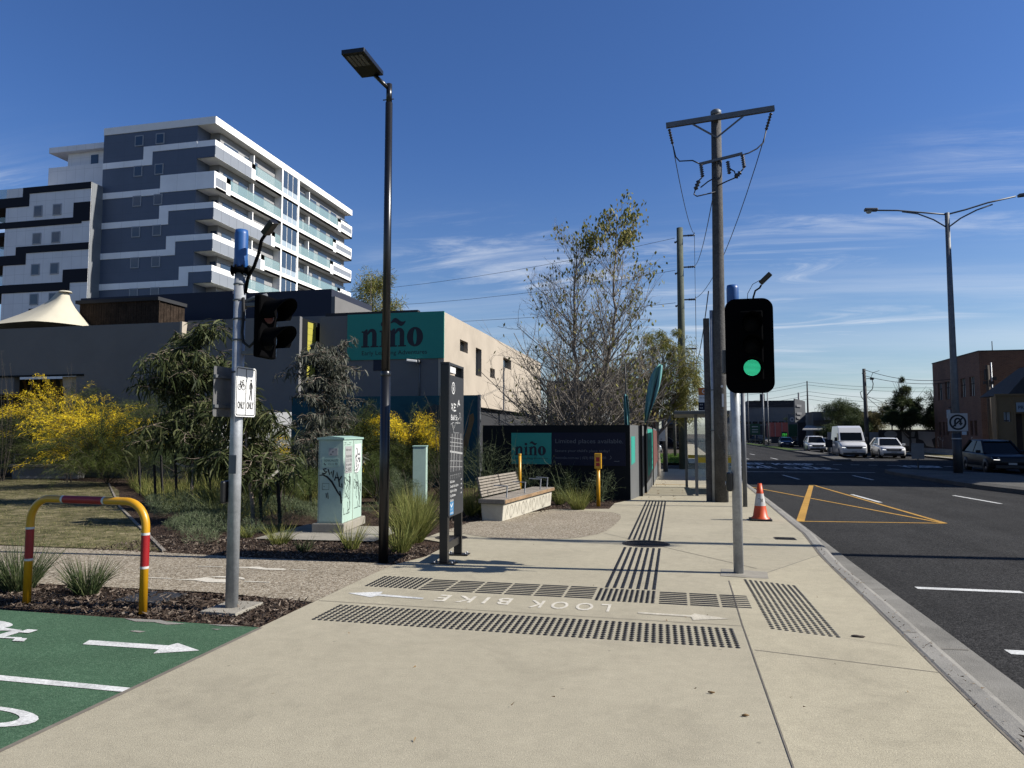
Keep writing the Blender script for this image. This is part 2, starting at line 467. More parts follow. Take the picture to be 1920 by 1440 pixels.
M['darklens'] = glass_mat('dark_signal_lens', (0.004, 0.004, 0.004), 0.5, 0.05)
M['redlens'] = glass_mat('unlit_red_lens', (0.10, 0.022, 0.016), 0.3)
M['led'] = glass_mat('led_window', (0.10, 0.10, 0.10), 0.3)
M['teal'] = pm('teal_sign_vinyl', (0.040, 0.335, 0.265), 0.6, 0.03, 3, spec=0.2)
M['tealflag'] = pm('teal_flag_cloth', (0.17, 0.38, 0.38), 0.85, 0.06, 5, spec=0.1)
M['navy'] = pm('navy_sign_vinyl', (0.006, 0.009, 0.028), 0.6, 0.05, 3, spec=0.2)
M['navytext'] = pm('dark_navy_lettering', (0.008, 0.009, 0.022), 0.55, 0.05, 3)
M['greytext'] = pm('pale_grey_lettering', (0.14, 0.15, 0.165), 0.7, 0.03, 5, spec=0.2)
M['render'] = pm('warm_grey_render', (0.21, 0.205, 0.20), 0.92, 0.06, 0.8, 0.2, 60, stain=0.06, spec=0.2)
M['cream'] = pm('cream_render', (0.52, 0.45, 0.36), 0.92, 0.09, 0.5, 0.2, 60, stain=0.14, spec=0.2)
M['fencedark'] = pm('black_fence_cladding', (0.008, 0.010, 0.011), 0.75, 0.12, 2, spec=0.15)
M['fencegrey'] = pm('grey_fence_sheet', (0.14, 0.145, 0.145), 0.6, 0.08, 2, spec=0.35)
M['bluemural'] = ramp_mat('mural_paint', [(0.25, (0.02, 0.06, 0.085)), (0.5, (0.03, 0.10, 0.125)), (0.75, (0.055, 0.14, 0.155))], 0.6, kind='NOISE', bump=0.1)
M['muralshape'] = pm('mural_figure_paint', (0.025, 0.045, 0.055), 0.8, 0.2, 2)
M['muraltan'] = pm('mural_tan_paint', (0.22, 0.13, 0.05), 0.8, 0.2, 3)
M['sail'] = pm('sail_membrane', (0.62, 0.57, 0.44), 0.8, 0.05, 2, spec=0.2)
M['paling'] = pm('dark_timber_paling', (0.04, 0.028, 0.02), 0.9, 0.4, 3, 0.4, 30, fine=0.35, fscale=14, spec=0.1)
M['navywall'] = pm('navy_cladding', (0.014, 0.02, 0.042), 0.7, 0.08, 1)
M['yellowpanel'] = panel_mat('yellow_louvre', (0.46, 0.42, 0.06), 40, 0.28, 0.55, along='Y')
M['darkglass'] = glass_mat('dark_window_glass', (0.012, 0.015, 0.018), 0.06)
M['aptslate'] = panel_mat('slate_cladding', (0.115, 0.15, 0.22), 2.1, 1.5, 0.8, gap=0.03)
M['aptwhite'] = panel_mat('white_cladding', (1.22, 1.22, 1.22), 2.1, 60, 0.75, gap=0.035)
M['aptpale'] = panel_mat('pale_grey_cladding', (1.0, 1.0, 1.0), 1.15, 1.5, 0.72, gap=0.03)
M['aptframe'] = pm('grey_window_frame', (0.42, 0.44, 0.47), 0.6, 0.05, 3)
M['aptside'] = panel_mat('grey_return_cladding', (0.22, 0.235, 0.25), 1.15, 1.5, 0.75, gap=0.03, along='Y')
M['aptplain'] = pm('white_slab_paint', (1.15, 1.13, 1.08), 0.8, 0.04, 1)
M['aptblack'] = pm('black_cladding', (0.010, 0.012, 0.022), 0.7, 0.06, 1, spec=0.2)
M['aptgreyglass'] = panel_mat('grey_balcony_panel', (0.30, 0.32, 0.345), 60, 60, 0.8, rough=0.25, gap=0.05, along='Y')
M['aptgrid'] = panel_mat('grey_panel_row', (0.30, 0.32, 0.345), 1.25, 60, 0.6, rough=0.25, gap=0.05, along='Y')
M['balglass'] = clear_mat('balustrade_glass', (0.25, 0.36, 0.36), 0.45)
M['aptwin'] = glass_mat('apartment_glass', (0.035, 0.055, 0.085), 0.05)
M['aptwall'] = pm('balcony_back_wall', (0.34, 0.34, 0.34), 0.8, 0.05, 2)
M['brick'] = brick_mat('brown_brick', (0.125, 0.058, 0.038), (0.17, 0.082, 0.052), (0.17, 0.14, 0.115))
M['tan'] = pm('ochre_render', (0.30, 0.205, 0.105), 0.9, 0.08, 1)
M['tandark'] = pm('brown_trim', (0.075, 0.045, 0.03), 0.8, 0.1, 2)
M['rooftile'] = pm('grey_roof_tile', (0.06, 0.055, 0.05), 0.9, 0.2, 3)
M['palewin'] = glass_mat('pale_window', (0.30, 0.33, 0.34), 0.2)
M['cartyre'] = M['rubber']
M['rim'] = pm('alloy_rim', (0.34, 0.35, 0.36), 0.35, 0.1, 8, metal=0.6)
M['carwhite'] = pm('white_car_paint', (0.72, 0.72, 0.71), 0.3, 0.02, 3, coat=0.6)
M['carblack'] = pm('dark_navy_car_paint', (0.004, 0.006, 0.011), 0.4, 0.02, 3, coat=0.08, spec=0.12)
M['carblue'] = pm('blue_car_paint', (0.012, 0.022, 0.085), 0.3, 0.02, 3, coat=0.7)
M['carsilver'] = pm('silver_car_paint', (0.42, 0.44, 0.46), 0.3, 0.02, 3, metal=0.3, coat=0.6)
M['carglass'] = glass_mat('car_glass', (0.004, 0.005, 0.006), 0.06, 0.12)
M['cartrim'] = pm('black_car_trim', (0.012, 0.012, 0.013), 0.55, 0.05, 8)
M['headlamp'] = glass_mat('headlamp_lens', (0.20, 0.21, 0.22), 0.12, 0.5)
M['drl'] = emit_mat('daytime_running_lamp', (1.0, 0.98, 0.92), 1.6)
M['bark'] = pm('grey_bark', (0.27, 0.235, 0.195), 0.9, 0.3, 8, 0.5, 40, fine=0.2, fscale=60)
M['barkpale'] = pm('pale_smooth_bark', (0.36, 0.28, 0.22), 0.8, 0.3, 9, fine=0.15)
M['barkdark'] = pm('dark_bark', (0.07, 0.055, 0.042), 0.9, 0.3, 8)
M['stake'] = pm('black_timber_stake', (0.018, 0.016, 0.014), 0.9, 0.2, 8)
M['strap'] = pm('hessian_tie', (0.50, 0.47, 0.40), 0.9, 0.1, 12)
M['lf_droop'] = leaf_mat('drooping_leaf', [(0.022, 0.031, 0.011), (0.040, 0.052, 0.018), (0.072, 0.085, 0.032), (0.115, 0.122, 0.052)])
M['lf_grey'] = leaf_mat('grey_gum_leaf', [(0.034, 0.040, 0.029), (0.060, 0.066, 0.048), (0.095, 0.10, 0.075), (0.15, 0.148, 0.12)])
M['lf_green'] = leaf_mat('shrub_leaf', [(0.04, 0.065, 0.016), (0.075, 0.105, 0.030), (0.125, 0.15, 0.045)])
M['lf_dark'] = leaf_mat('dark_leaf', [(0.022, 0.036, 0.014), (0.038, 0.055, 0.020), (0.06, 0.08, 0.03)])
M['lf_cover'] = leaf_mat('ground_cover_leaf', [(0.06, 0.08, 0.038), (0.105, 0.135, 0.065), (0.18, 0.20, 0.12)])
M['lf_wattle'] = leaf_mat('wattle_leaf', [(0.030, 0.044, 0.010), (0.055, 0.072, 0.017), (0.10, 0.115, 0.025)])
M['fl_yellow'] = leaf_mat('wattle_blossom', [(0.62, 0.40, 0.010), (0.86, 0.60, 0.018), (0.98, 0.78, 0.05)], rough=0.8, trans=0.3)
M['lf_olive'] = leaf_mat('autumn_olive_leaf', [(0.085, 0.105, 0.026), (0.15, 0.16, 0.036), (0.24, 0.225, 0.06), (0.28, 0.23, 0.08)])
M['lf_brown'] = leaf_mat('last_autumn_leaf', [(0.09, 0.07, 0.022), (0.16, 0.13, 0.035), (0.20, 0.17, 0.05)])
M['lf_far'] = leaf_mat('distant_leaf', [(0.035, 0.052, 0.02), (0.055, 0.075, 0.027), (0.09, 0.11, 0.043)])
M['lf_fargold'] = leaf_mat('distant_gold_leaf', [(0.11, 0.09, 0.035), (0.17, 0.14, 0.06), (0.12, 0.12, 0.05)])
M['bl_grass'] = leaf_mat('strappy_blade', [(0.09, 0.115, 0.026), (0.18, 0.195, 0.05), (0.31, 0.29, 0.10)])
M['bl_dark'] = leaf_mat('dark_blade', [(0.03, 0.05, 0.018), (0.055, 0.08, 0.03), (0.12, 0.13, 0.06)])
M['bl_meadow'] = leaf_mat('meadow_blade', [(0.07, 0.09, 0.022), (0.15, 0.16, 0.042), (0.25, 0.225, 0.075)])
M['bl_lawn'] = leaf_mat('lawn_blade', [(0.06, 0.085, 0.02), (0.14, 0.14, 0.05), (0.32, 0.27, 0.15)])
M['bl_verge'] = leaf_mat('verge_blade', [(0.05, 0.11, 0.015), (0.09, 0.17, 0.03), (0.13, 0.2, 0.04)])
M['chip'] = leaf_mat('bark_chip', [(0.020, 0.014, 0.011), (0.05, 0.036, 0.027), (0.10, 0.075, 0.057), (0.21, 0.17, 0.135)], rough=0.95, trans=0)
M['litter'] = leaf_mat('fallen_leaf', [(0.10, 0.06, 0.03), (0.18, 0.11, 0.05), (0.25, 0.18, 0.09)], rough=0.9, trans=0)
M['pink'] = pm('salmon_awning', (0.42, 0.10, 0.075), 0.8, 0.05, 2)
M['fueldark'] = pm('fuel_sign_green', (0.006, 0.06, 0.028), 0.5, 0.05, 2)
M['ledgreen'] = emit_mat('green_price_digits', (0.10, 0.8, 0.10), 0.35)
M['fargrey'] = pm('distant_grey_wall', (0.14, 0.145, 0.15), 0.9, 0.1, 0.3)
M['farpale'] = pm('distant_pale_wall', (0.28, 0.28, 0.28), 0.9, 0.1, 0.3)
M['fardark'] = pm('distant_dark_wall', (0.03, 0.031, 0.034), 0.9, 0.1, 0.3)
M['farred'] = pm('distant_red_shopfront', (0.13, 0.045, 0.035), 0.9, 0.1, 0.5)
M['busorange'] = pm('bus_sign_orange', (0.55, 0.16, 0.02), 0.5, 0.03, 3)
M['skyblue'] = pm('sign_blue', (0.06, 0.22, 0.42), 0.5, 0.03, 3)
M['shopsign'] = pm('pale_blue_sign', (0.42, 0.50, 0.56), 0.5, 0.03, 3)
M['roofgrey'] = pm('shelter_roof', (0.09, 0.10, 0.10), 0.5, 0.06, 3)
M['shelterglass'] = clear_mat('shelter_glass', (0.45, 0.55, 0.53), 0.12)
M['ochreband'] = pm('ochre_glass_band', (0.55, 0.40, 0.02), 0.6, 0.05, 3)


# ------------------------------------------------------------------ geometry helpers
def gz(y):
    """height of the footpath: a slow dip in the street"""
    if y <= 8: return 0.0
    if y <= 30: return 0.088 - 0.011 * y
    if y <= 60: return -0.362 + 0.004 * y
    return -0.122


def tag(o, label=None, cat=None, group=None, kind=None):
    if label: o['label'] = label
    if cat: o['category'] = cat
    if group: o['group'] = group
    if kind: o['kind'] = kind
    return o


def thing(name, label, cat, loc=(0, 0, 0), rz=0.0, group=None):
    o = bpy.data.objects.new(name, None)
    o.empty_display_size = 0.2
    o.location = loc
    o.rotation_euler = (0, 0, rz)
    COL.objects.link(o)
    return tag(o, label, cat, group)


def copy_tree(o, parent=None):
    c = o.copy()
    COL.objects.link(c)
    if parent: c.parent = parent
    for ch in list(o.children):
        copy_tree(ch, c)
    return c


def basis(d):
    d = Vector(d).normalized()
    a = Vector((0, 0, 1)) if abs(d.z) < 0.95 else Vector((1, 0, 0))
    u = d.cross(a).normalized()
    return d, u, d.cross(u)


class MB:
    def __init__(self):
        self.v, self.f, self.m, self.s = [], [], [], []

    def add(self, vs, fs, mi=0, sm=False):
        k = len(self.v)
        self.v += [tuple(p) for p in vs]
        for f in fs:
            self.f.append([k + i for i in f]); self.m.append(mi); self.s.append(sm)
        return self

    def box(self, x0, x1, y0, y1, z0, z1, mi=0):
        vs = [(x0, y0, z0), (x1, y0, z0), (x1, y1, z0), (x0, y1, z0), (x0, y0, z1), (x1, y0, z1), (x1, y1, z1), (x0, y1, z1)]
        return self.add(vs, [(3, 2, 1, 0), (4, 5, 6, 7), (0, 1, 5, 4), (1, 2, 6, 5), (2, 3, 7, 6), (3, 0, 4, 7)], mi)

    def obox(self, c, size, rot=(0, 0, 0), mi=0):
        m = Euler(rot).to_matrix()
        hx, hy, hz = size[0] / 2, size[1] / 2, size[2] / 2
        vs = [Vector(c) + m @ Vector(p) for p in [(-hx, -hy, -hz), (hx, -hy, -hz), (hx, hy, -hz), (-hx, hy, -hz), (-hx, -hy, hz), (hx, -hy, hz), (hx, hy, hz), (-hx, hy, hz)]]
        return self.add(vs, [(3, 2, 1, 0), (4, 5, 6, 7), (0, 1, 5, 4), (1, 2, 6, 5), (2, 3, 7, 6), (3, 0, 4, 7)], mi)

    def bar(self, p0, p1, w, h, mi=0):
        d, u, v = basis(Vector(p1) - Vector(p0))
        vs = []
        for p in (Vector(p0), Vector(p1)):
            for a, b in ((-1, -1), (1, -1), (1, 1), (-1, 1)):
                vs.append(p + u * a * w / 2 + v * b * h / 2)
        return self.add(vs, [(0, 1, 2, 3), (7, 6, 5, 4), (0, 4, 5, 1), (1, 5, 6, 2), (2, 6, 7, 3), (3, 7, 4, 0)], mi)

    def tube(self, pts, r, n=10, mi=0, caps=True, sm=True):
        pts = [Vector(p) for p in pts]
        rs = r if isinstance(r, (list, tuple)) else [r] * len(pts)
        k = len(pts)
        vs = []
        d0, u, v = basis(pts[1] - pts[0])
        for i, p in enumerate(pts):
            if i == 0: t = pts[1] - pts[0]
            elif i == k - 1: t = pts[-1] - pts[-2]
            else: t = (pts[i + 1] - pts[i]).normalized() + (pts[i] - pts[i - 1]).normalized()
            t.normalize()
            u = (u - t * u.dot(t)).normalized()
            v = t.cross(u)
            for j in range(n):
                a = 2 * math.pi * j / n
                vs.append(p + (u * math.cos(a) + v * math.sin(a)) * rs[i])
        fs = [(i * n + j, i * n + (j + 1) % n, (i + 1) * n + (j + 1) % n, (i + 1) * n + j) for i in range(k - 1) for j in range(n)]
        self.add(vs, fs, mi, sm)
        if caps:
            b = len(self.v) - len(vs)
            self.f.append([b + j for j in range(n - 1, -1, -1)]); self.m.append(mi); self.s.append(False)
            self.f.append([b + (k - 1) * n + j for j in range(n)]); self.m.append(mi); self.s.append(False)
        return self

    def cyl(self, p0, p1, r0, r1=None, n=16, mi=0, caps=True):
        return self.tube([p0, p1], [r0, r0 if r1 is None else r1], n, mi, caps)

    def lathe(self, prof, c=(0, 0, 0), n=20, mi=0, sm=True):
        vs = [(c[0] + r * math.cos(2 * math.pi * j / n), c[1] + r * math.sin(2 * math.pi * j / n), c[2] + z) for r, z in prof for j in range(n)]
        fs = [(i * n + j, i * n + (j + 1) % n, (i + 1) * n + (j + 1) % n, (i + 1) * n + j) for i in range(len(prof) - 1) for j in range(n)]
        return self.add(vs, fs, mi, sm)

    def prism(self, poly, depth, fn, mi=0, cap_back=True):
        """poly: 2-D outline (a, b); fn(a, b, d) -> point; thickness 0..depth"""
        n = len(poly)
        vs = [fn(a, b, 0) for a, b in poly] + [fn(a, b, depth) for a, b in poly]
        fs = [tuple(range(n, 2 * n))] + [(i, (i + 1) % n, n + (i + 1) % n, n + i) for i in range(n)]
        if cap_back: fs.append(tuple(range(n - 1, -1, -1)))
        return self.add(vs, fs, mi)

    def quad(self, *ps, mi=0):
        return self.add(ps, [tuple(range(len(ps)))], mi)

    def buildw(self, name, mats, parent, **k):
        """as build, for vertices given in street coordinates"""
        off, p = Vector((0, 0, 0)), parent
        while p is not None:
            off += p.location; p = p.parent
        self.v = [tuple(Vector(q) - off) for q in self.v]
        return self.build(name, mats, parent, **k)

    def build(self, name, mats, parent=None, bevel=0.0, seg=2, fixn=True, subsurf=0):
        me = bpy.data.meshes.new(name)
        me.from_pydata(self.v, [], self.f)
        for m in (mats if isinstance(mats, (list, tuple)) else [mats]):
            me.materials.append(m)
        me.polygons.foreach_set('material_index', self.m)
        me.polygons.foreach_set('use_smooth', self.s)
        if fixn:
            bm = bmesh.new(); bm.from_mesh(me)
            bmesh.ops.recalc_face_normals(bm, faces=bm.faces)
            bm.to_mesh(me); bm.free()
        me.update()
        o = bpy.data.objects.new(name, me)
        COL.objects.link(o)
        if parent: o.parent = parent
        if subsurf:
            sm = o.modifiers.new('sub', 'SUBSURF'); sm.levels = sm.render_levels = subsurf
        if bevel:
            bv = o.modifiers.new('bevel', 'BEVEL')
            bv.width = bevel; bv.segments = seg; bv.limit_method = 'ANGLE'; bv.angle_limit = R(40)
            bv.harden_normals = False
        return o


def mesh_np(name, V, F, mat, parent=None, mats_idx=None, smooth=False):
    me = bpy.data.meshes.new(name)
    V = np.asarray(V, np.float32); F = np.asarray(F, np.int32)
    me.vertices.add(len(V)); me.vertices.foreach_set('co', V.ravel())
    k = F.shape[1]
    me.loops.add(F.size); me.loops.foreach_set('vertex_index', F.ravel())
    me.polygons.add(len(F))
    me.polygons.foreach_set('loop_start', np.arange(0, F.size, k, dtype=np.int32))
    try:
        me.polygons.foreach_set('loop_total', np.full(len(F), k, np.int32))
    except Exception:
        pass
    if smooth: me.polygons.foreach_set('use_smooth', np.ones(len(F), bool))
    for m in (mat if isinstance(mat, (list, tuple)) else [mat]):
        me.materials.append(m)
    if mats_idx is not None: me.polygons.foreach_set('material_index', np.asarray(mats_idx, np.int32))
    me.update(calc_edges=True)
    me.validate()
    o = bpy.data.objects.new(name, me)
    COL.objects.link(o)
    if parent: o.parent = parent
    return o


def sheet(name, polys, off, mat, kind='structure', thick=0.0, parent=None):
    """flat ground polygons laid on the dipping street, cut where its slope changes"""
    bm = bmesh.new()
    for poly in polys:
        vs = [bm.verts.new((x, y, 0)) for x, y in poly]
        bm.faces.new(vs)
    for yc in (8, 30, 60):
        bmesh.ops.bisect_plane(bm, geom=bm.verts[:] + bm.edges[:] + bm.faces[:], plane_co=(0, yc, 0), plane_no=(0, 1, 0))
    bmesh.ops.triangulate(bm, faces=bm.faces[:])
    for v in bm.verts: v.co.z = gz(v.co.y) + off
    bmesh.ops.recalc_face_normals(bm, faces=bm.faces)
    for f in bm.faces:
        if f.normal.z < 0: f.normal_flip()
    me = bpy.data.meshes.new(name)
    bm.to_mesh(me); bm.free()
    me.materials.append(mat)
    o = bpy.data.objects.new(name, me)
    COL.objects.link(o)
    if parent: o.parent = parent
    if kind: o['kind'] = kind
    return o


_txt = {}


def text_geo(s, bold=0.0):
    """letters as triangles, cap height 1, left aligned at 0 (returns verts, faces, width)"""
    key = (s, bold)
    if key in _txt: return _txt[key]
    cu = bpy.data.curves.new('lettering_curve', 'FONT')
    cu.body = s; cu.size = 1.0; cu.resolution_u = 3; cu.offset = bold
    ob = bpy.data.objects.new('lettering_curve', cu)
    COL.objects.link(ob)
    dg = bpy.context.evaluated_depsgraph_get()
    me = bpy.data.meshes.new_from_object(ob.evaluated_get(dg))
    vs = [tuple(v.co) for v in me.vertices]
    fs = [tuple(p.vertices) for p in me.polygons]
    bpy.data.objects.remove(ob); bpy.data.curves.remove(cu); bpy.data.meshes.remove(me)
    k = 1 / 0.72
    vs = [(x * k, y * k) for x, y, z in vs]
    wd = max([v[0] for v in vs] or [0])
    _txt[key] = (vs, fs, wd)
    return _txt[key]


def put_text(mb, s, origin, right, up, height, width=None, align='L', mi=0, bold=0.0):
    """write s on a plane: origin = left baseline, unit vectors right / up"""
    vs, fs, wd = text_geo(s, bold)
    sx = height if width is None else width / wd
    o, r, u = Vector(origin), Vector(right), Vector(up)
    sh = 0.0 if align == 'L' else (-wd * sx / 2 if align == 'C' else -wd * sx)
    mb.add([o + r * (x * sx + sh) + u * (y * height) for x, y in vs], fs, mi)
    return wd * sx


def stroke(mb, pts, origin, right, up, width, mi=0, taper=False):
    """painted stroke: a flat ribbon through 2-D points on a plane"""
    o, r, u = Vector(origin), Vector(right), Vector(up)
    P = [Vector((a, b)) for a, b in pts]
    vs = []
    n = len(P)
    for i, p in enumerate(P):
        t = (P[min(i + 1, n - 1)] - P[max(i - 1, 0)])
        if t.length < 1e-9: t = Vector((1, 0))
        t.normalize()
        nn = Vector((-t.y, t.x)) * width / 2 * ((0.4 + 0.6 * math.sin(math.pi * i / (n - 1))) if taper else 1)
        for q in (p + nn, p - nn): vs.append(o + r * q.x + u * q.y)
    mb.add(vs, [(2 * i, 2 * i + 1, 2 * i + 3, 2 * i + 2) for i in range(n - 1)], mi)


def arc2(cx_, cy_, rx, ry, a0, a1, n=14):
    return [(cx_ + rx * math.cos(R(a0 + (a1 - a0) * i / n)), cy_ + ry * math.sin(R(a0 + (a1 - a0) * i / n))) for i in range(n + 1)]


def scribble(mb, rng, origin, right, up, x0, x1, y0, y1, k, width, mi=0):
    for _ in range(k):
        x, y = rng.uniform(x0, x1), rng.uniform(y0, y1)
        a = rng.uniform(0, 6.28); pts = []
        sp = (x1 - x0) * 0.06
        for i in range(rng.randint(8, 18)):
            pts.append((min(max(x, x0), x1), min(max(y, y0), y1)))
            a += rng.uniform(-0.9, 0.9)
            x += sp * math.cos(a); y += 1.6 * sp * math.sin(a)
        stroke(mb, pts, origin, right, up, width, mi)


# fat-face serif letters used on the two teal shop signs (unit x-height 1)
def logo_letters(mb, origin, right, up, h, mi=0):
    """the lower-case word with a tilde, in a fat serif: each letter from simple solid outlines; returns total width"""
    o, r, u = Vector(origin), Vector(right), Vector(up)

    def poly(pts, dx):
        mb.add([o + r * ((a + dx) * h) + u * (b * h) for a, b in pts], [tuple(range(len(pts)))], mi)

    def strip(outer, inner, dx):
        n = len(outer)
        vs = [o + r * ((a + dx) * h) + u * (b * h) for a, b in outer] + [o + r * ((a + dx) * h) + u * (b * h) for a, b in inner]
        mb.add(vs, [(i, i + 1, n + i + 1, n + i) for i in range(n - 1)], mi)

    def stem(dx, top=0.94, flag=True):
        poly([(0.10, 0.07), (0.36, 0.07), (0.36, top), (0.30, top + 0.05), (0.10, top - 0.10)], dx)
        poly([(0.0, 0.0), (0.46, 0.0), (0.46, 0.075), (0.0, 0.075)], dx)
        if flag: poly([(0.0, top - 0.13), (0.11, top - 0.16), (0.11, top - 0.04), (0.0, top - 0.08)], dx)

    def nn(dx):
        stem(dx)
        outer = [(0.36, 0.78)] + [(0.60 + 0.27 * math.cos(R(t)), 0.70 + 0.30 * math.sin(R(t))) for t in range(140, -1, -14)] + [(0.87, 0.07)]
        inner = [(0.36, 0.66)] + [(0.55 + 0.07 * math.cos(R(t)), 0.70 + 0.13 * math.sin(R(t))) for t in range(140, -1, -14)] + [(0.62, 0.07)]
        strip(outer, inner, dx)
        poly([(0.53, 0.0), (0.98, 0.0), (0.98, 0.075), (0.53, 0.075)], dx)
        return 1.0
    x = 0.0
    nn(x); x += 1.04
    stem(x)
    poly([(0.22 + 0.16 * math.cos(R(t)), 1.22 + 0.15 * math.sin(R(t))) for t in range(0, 360, 24)], x)
    x += 0.52
    nn(x)
    top, bot = [], []
    for i in range(15):
        t = i / 14
        yy = 1.25 + 0.13 * math.sin(2 * math.pi * (t * 0.94 + 0.02)) + 0.12 * t
        th = 0.03 + 0.115 * math.sin(math.pi * t) ** 0.8
        top.append((0.10 + 0.84 * t, yy + th)); bot.append((0.10 + 0.84 * t, yy - th))
    strip(top, bot, x)
    x += 1.02
    outer = [(0.45 + 0.45 * math.cos(R(t)), 0.5 + 0.52 * math.sin(R(t))) for t in range(0, 361, 15)]
    inner = [(0.45 + 0.10 * math.cos(R(t)), 0.5 + 0.40 * math.sin(R(t))) for t in range(0, 361, 15)]
    strip(outer, inner, x)
    return (x + 0.9) * h


# ------------------------------------------------------------------ foliage helpers
def ribbons(P, D, Ln, W, seg, curl, rng, prof='leaf'):
    """N ribbons (leaves, blades): base P, direction D, length Ln, width W, bending down by curl"""
    P = np.asarray(P, float); n = len(P)
    D = np.asarray(D, float); D = D / np.linalg.norm(D, axis=1, keepdims=True)
    Ln = np.broadcast_to(Ln, n); W = np.broadcast_to(W, n); curl = np.broadcast_to(curl, n)
    rv = rng.normal(size=(n, 3))
    S = np.cross(D, rv); S /= np.linalg.norm(S, axis=1, keepdims=True) + 1e-9
    V = np.zeros((n, seg + 1, 2, 3))
    for i in range(seg + 1):
        t = i / seg
        c = P + D * (Ln * t)[:, None]
        c[:, 2] -= curl * Ln * t * t
        wv = W * (math.sin(math.pi * min(0.97, 0.06 + 0.9 * t)) if prof == 'leaf' else (1 - 0.93 * t ** 1.5)) * 0.5
        V[:, i, 0] = c + S * wv[:, None]; V[:, i, 1] = c - S * wv[:, None]
    V = V.reshape(-1, 3)
    b = (np.arange(n) * (seg + 1) * 2)[:, None, None]
    i = (np.arange(seg) * 2)[None, :, None]
    F = (b + i + np.array([0, 1, 3, 2])[None, None, :]).reshape(-1, 4)
    return V, F


def dirs(rng, n, up=0.0, spread=1.0):
    d = rng.normal(size=(n, 3)) * spread
    d[:, 2] += up
    return d / (np.linalg.norm(d, axis=1, keepdims=True) + 1e-9)


def join(*vf):
    Vs, Fs, k = [], [], 0
    for V, F in vf:
        Vs.append(V); Fs.append(F + k); k += len(V)
    return np.concatenate(Vs), np.concatenate(Fs)


class Branches:
    """collects tapered tubes for a trunk and its limbs"""
    def __init__(self):
        self.V, self.F, self.k = [], [], 0

    def add(self, pts, r0, r1, n=5):
        pts = np.asarray(pts, float); m = len(pts)
        rs = np.linspace(r0, r1, m)
        T = np.gradient(pts, axis=0); T /= np.linalg.norm(T, axis=1, keepdims=True) + 1e-9
        a = np.array([0, 0, 1.0]) if abs(T[0][2]) < 0.9 else np.array([1.0, 0, 0])
        U = np.cross(T, a); U /= np.linalg.norm(U, axis=1, keepdims=True) + 1e-9
        W = np.cross(T, U)
        ang = np.arange(n) * 2 * np.pi / n
        ring = pts[:, None, :] + rs[:, None, None] * (U[:, None, :] * np.cos(ang)[None, :, None] + W[:, None, :] * np.sin(ang)[None, :, None])
        i = np.arange(m - 1)[:, None]; j = np.arange(n)[None, :]
        F = np.stack([i * n + j, i * n + (j + 1) % n, (i + 1) * n + (j + 1) % n, (i + 1) * n + j], -1).reshape(-1, 4)
        self.V.append(ring.reshape(-1, 3)); self.F.append(F + self.k); self.k += m * n

    def mesh(self, name, mat, parent):
        return mesh_np(name, np.concatenate(self.V), np.concatenate(self.F), mat, parent, smooth=True)


def wander(rng, p, d, length, seg, wig=0.12, up=0.0):
    p = np.array(p, float); d = np.array(d, float); d /= np.linalg.norm(d)
    out_ = [p.copy()]
    for _ in range(seg):
        d = d + rng.normal(size=3) * wig; d[2] += up
        d /= np.linalg.norm(d)
        p = p + d * length / seg
        out_.append(p.copy())
    return np.array(out_), d


# ================================================================== THE GROUND
sheet('ground', [[(-1500, -300), (1500, -300), (1500, 2500), (-1500, 2500)]], -0.17, M['soil'])
KIN = [(-12, 1.74), (4.5, 1.79), (8.2, 1.90), (10.1, 1.96), (11.06, 2.01), (13.5, 2.20), (15.8, 2.25), (27.0, 2.54), (39.5, 2.75)]
KMID = [(-12, 1.93), (4.5, 1.97), (8.2, 2.06), (10.1, 2.10), (11.06, 2.16), (13.5, 2.34), (15.8, 2.40), (27.0, 2.68), (39.5, 2.9)]
KOUT = [(-12, 2.37), (4.5, 2.40), (8.2, 2.43), (10.1, 2.46), (11.06, 2.48), (13.5, 2.54), (15.8, 2.60), (27.0, 2.86), (39.5, 3.05)]


def strip_poly(a, b):
    return [(x, y) for y, x in a] + [(x, y) for y, x in reversed(b)]


sheet('road', [[(x, y) for y, x in KOUT] + [(3.05, 47), (3.4, 60), (3.6, 300), (60, 300), (60, -12)]], -0.13, M['asphalt'])
sheet('side_street', [[(-60, 40.0), (3.05, 40.0), (3.05, 46.6), (-60, 46.6)]], -0.126, M['asphalt'])
FP_LEFT = [(-3.50, -12), (-3.58, 5.7), (-3.60, 8.85), (-3.42, 9.55), (-3.46, 10.85), (-4.08, 11.25), (-4.08, 12.0), (-3.95, 13.9), (-2.85, 16.9), (-1.55, 17.3), (-1.55, 18.9), (-1.22, 20.05), (-0.92, 22.9), (-0.76, 33.2), (-0.76, 39.6)]
fp = sheet('footpath', [[(x, y) for x, y in FP_LEFT] + [(x, y) for y, x in reversed(KIN)]], 0.0, M['concrete'])
sheet('kerb_ramp', [[(0.560, -12), (0.573, 6.8), (0.602, 8.76), (0.78, 8.95), (1.0, 9.21), (1.985, 10.98)] + [(x - 0.012, y) for y, x in reversed(KIN[:4])]], 0.002, M['concrete_ramp'])
# kerb: flat top, a battered face, then the shallow channel
kb = bmesh.new()
km = bpy.data.meshes.new('kerb')
ys = sorted(set([y for y, x in KIN] + [8.0, 30.0]))


def ip(tab, y):
    return float(np.interp(y, [t[0] for t in tab], [t[1] for t in tab]))


def sweep(name, cols, mat):
    mb = MB()
    vs = []
    for y in ys:
        for tab, dx, dz in cols: vs.append((ip(tab, y) + dx, y, gz(y) + dz))
    c = len(cols)
    mb.add(vs, [(i * c + j, i * c + j + 1, (i + 1) * c + j + 1, (i + 1) * c + j) for i in range(len(ys) - 1) for j in range(c - 1)])
    return tag(mb.build(name, mat), kind='structure')


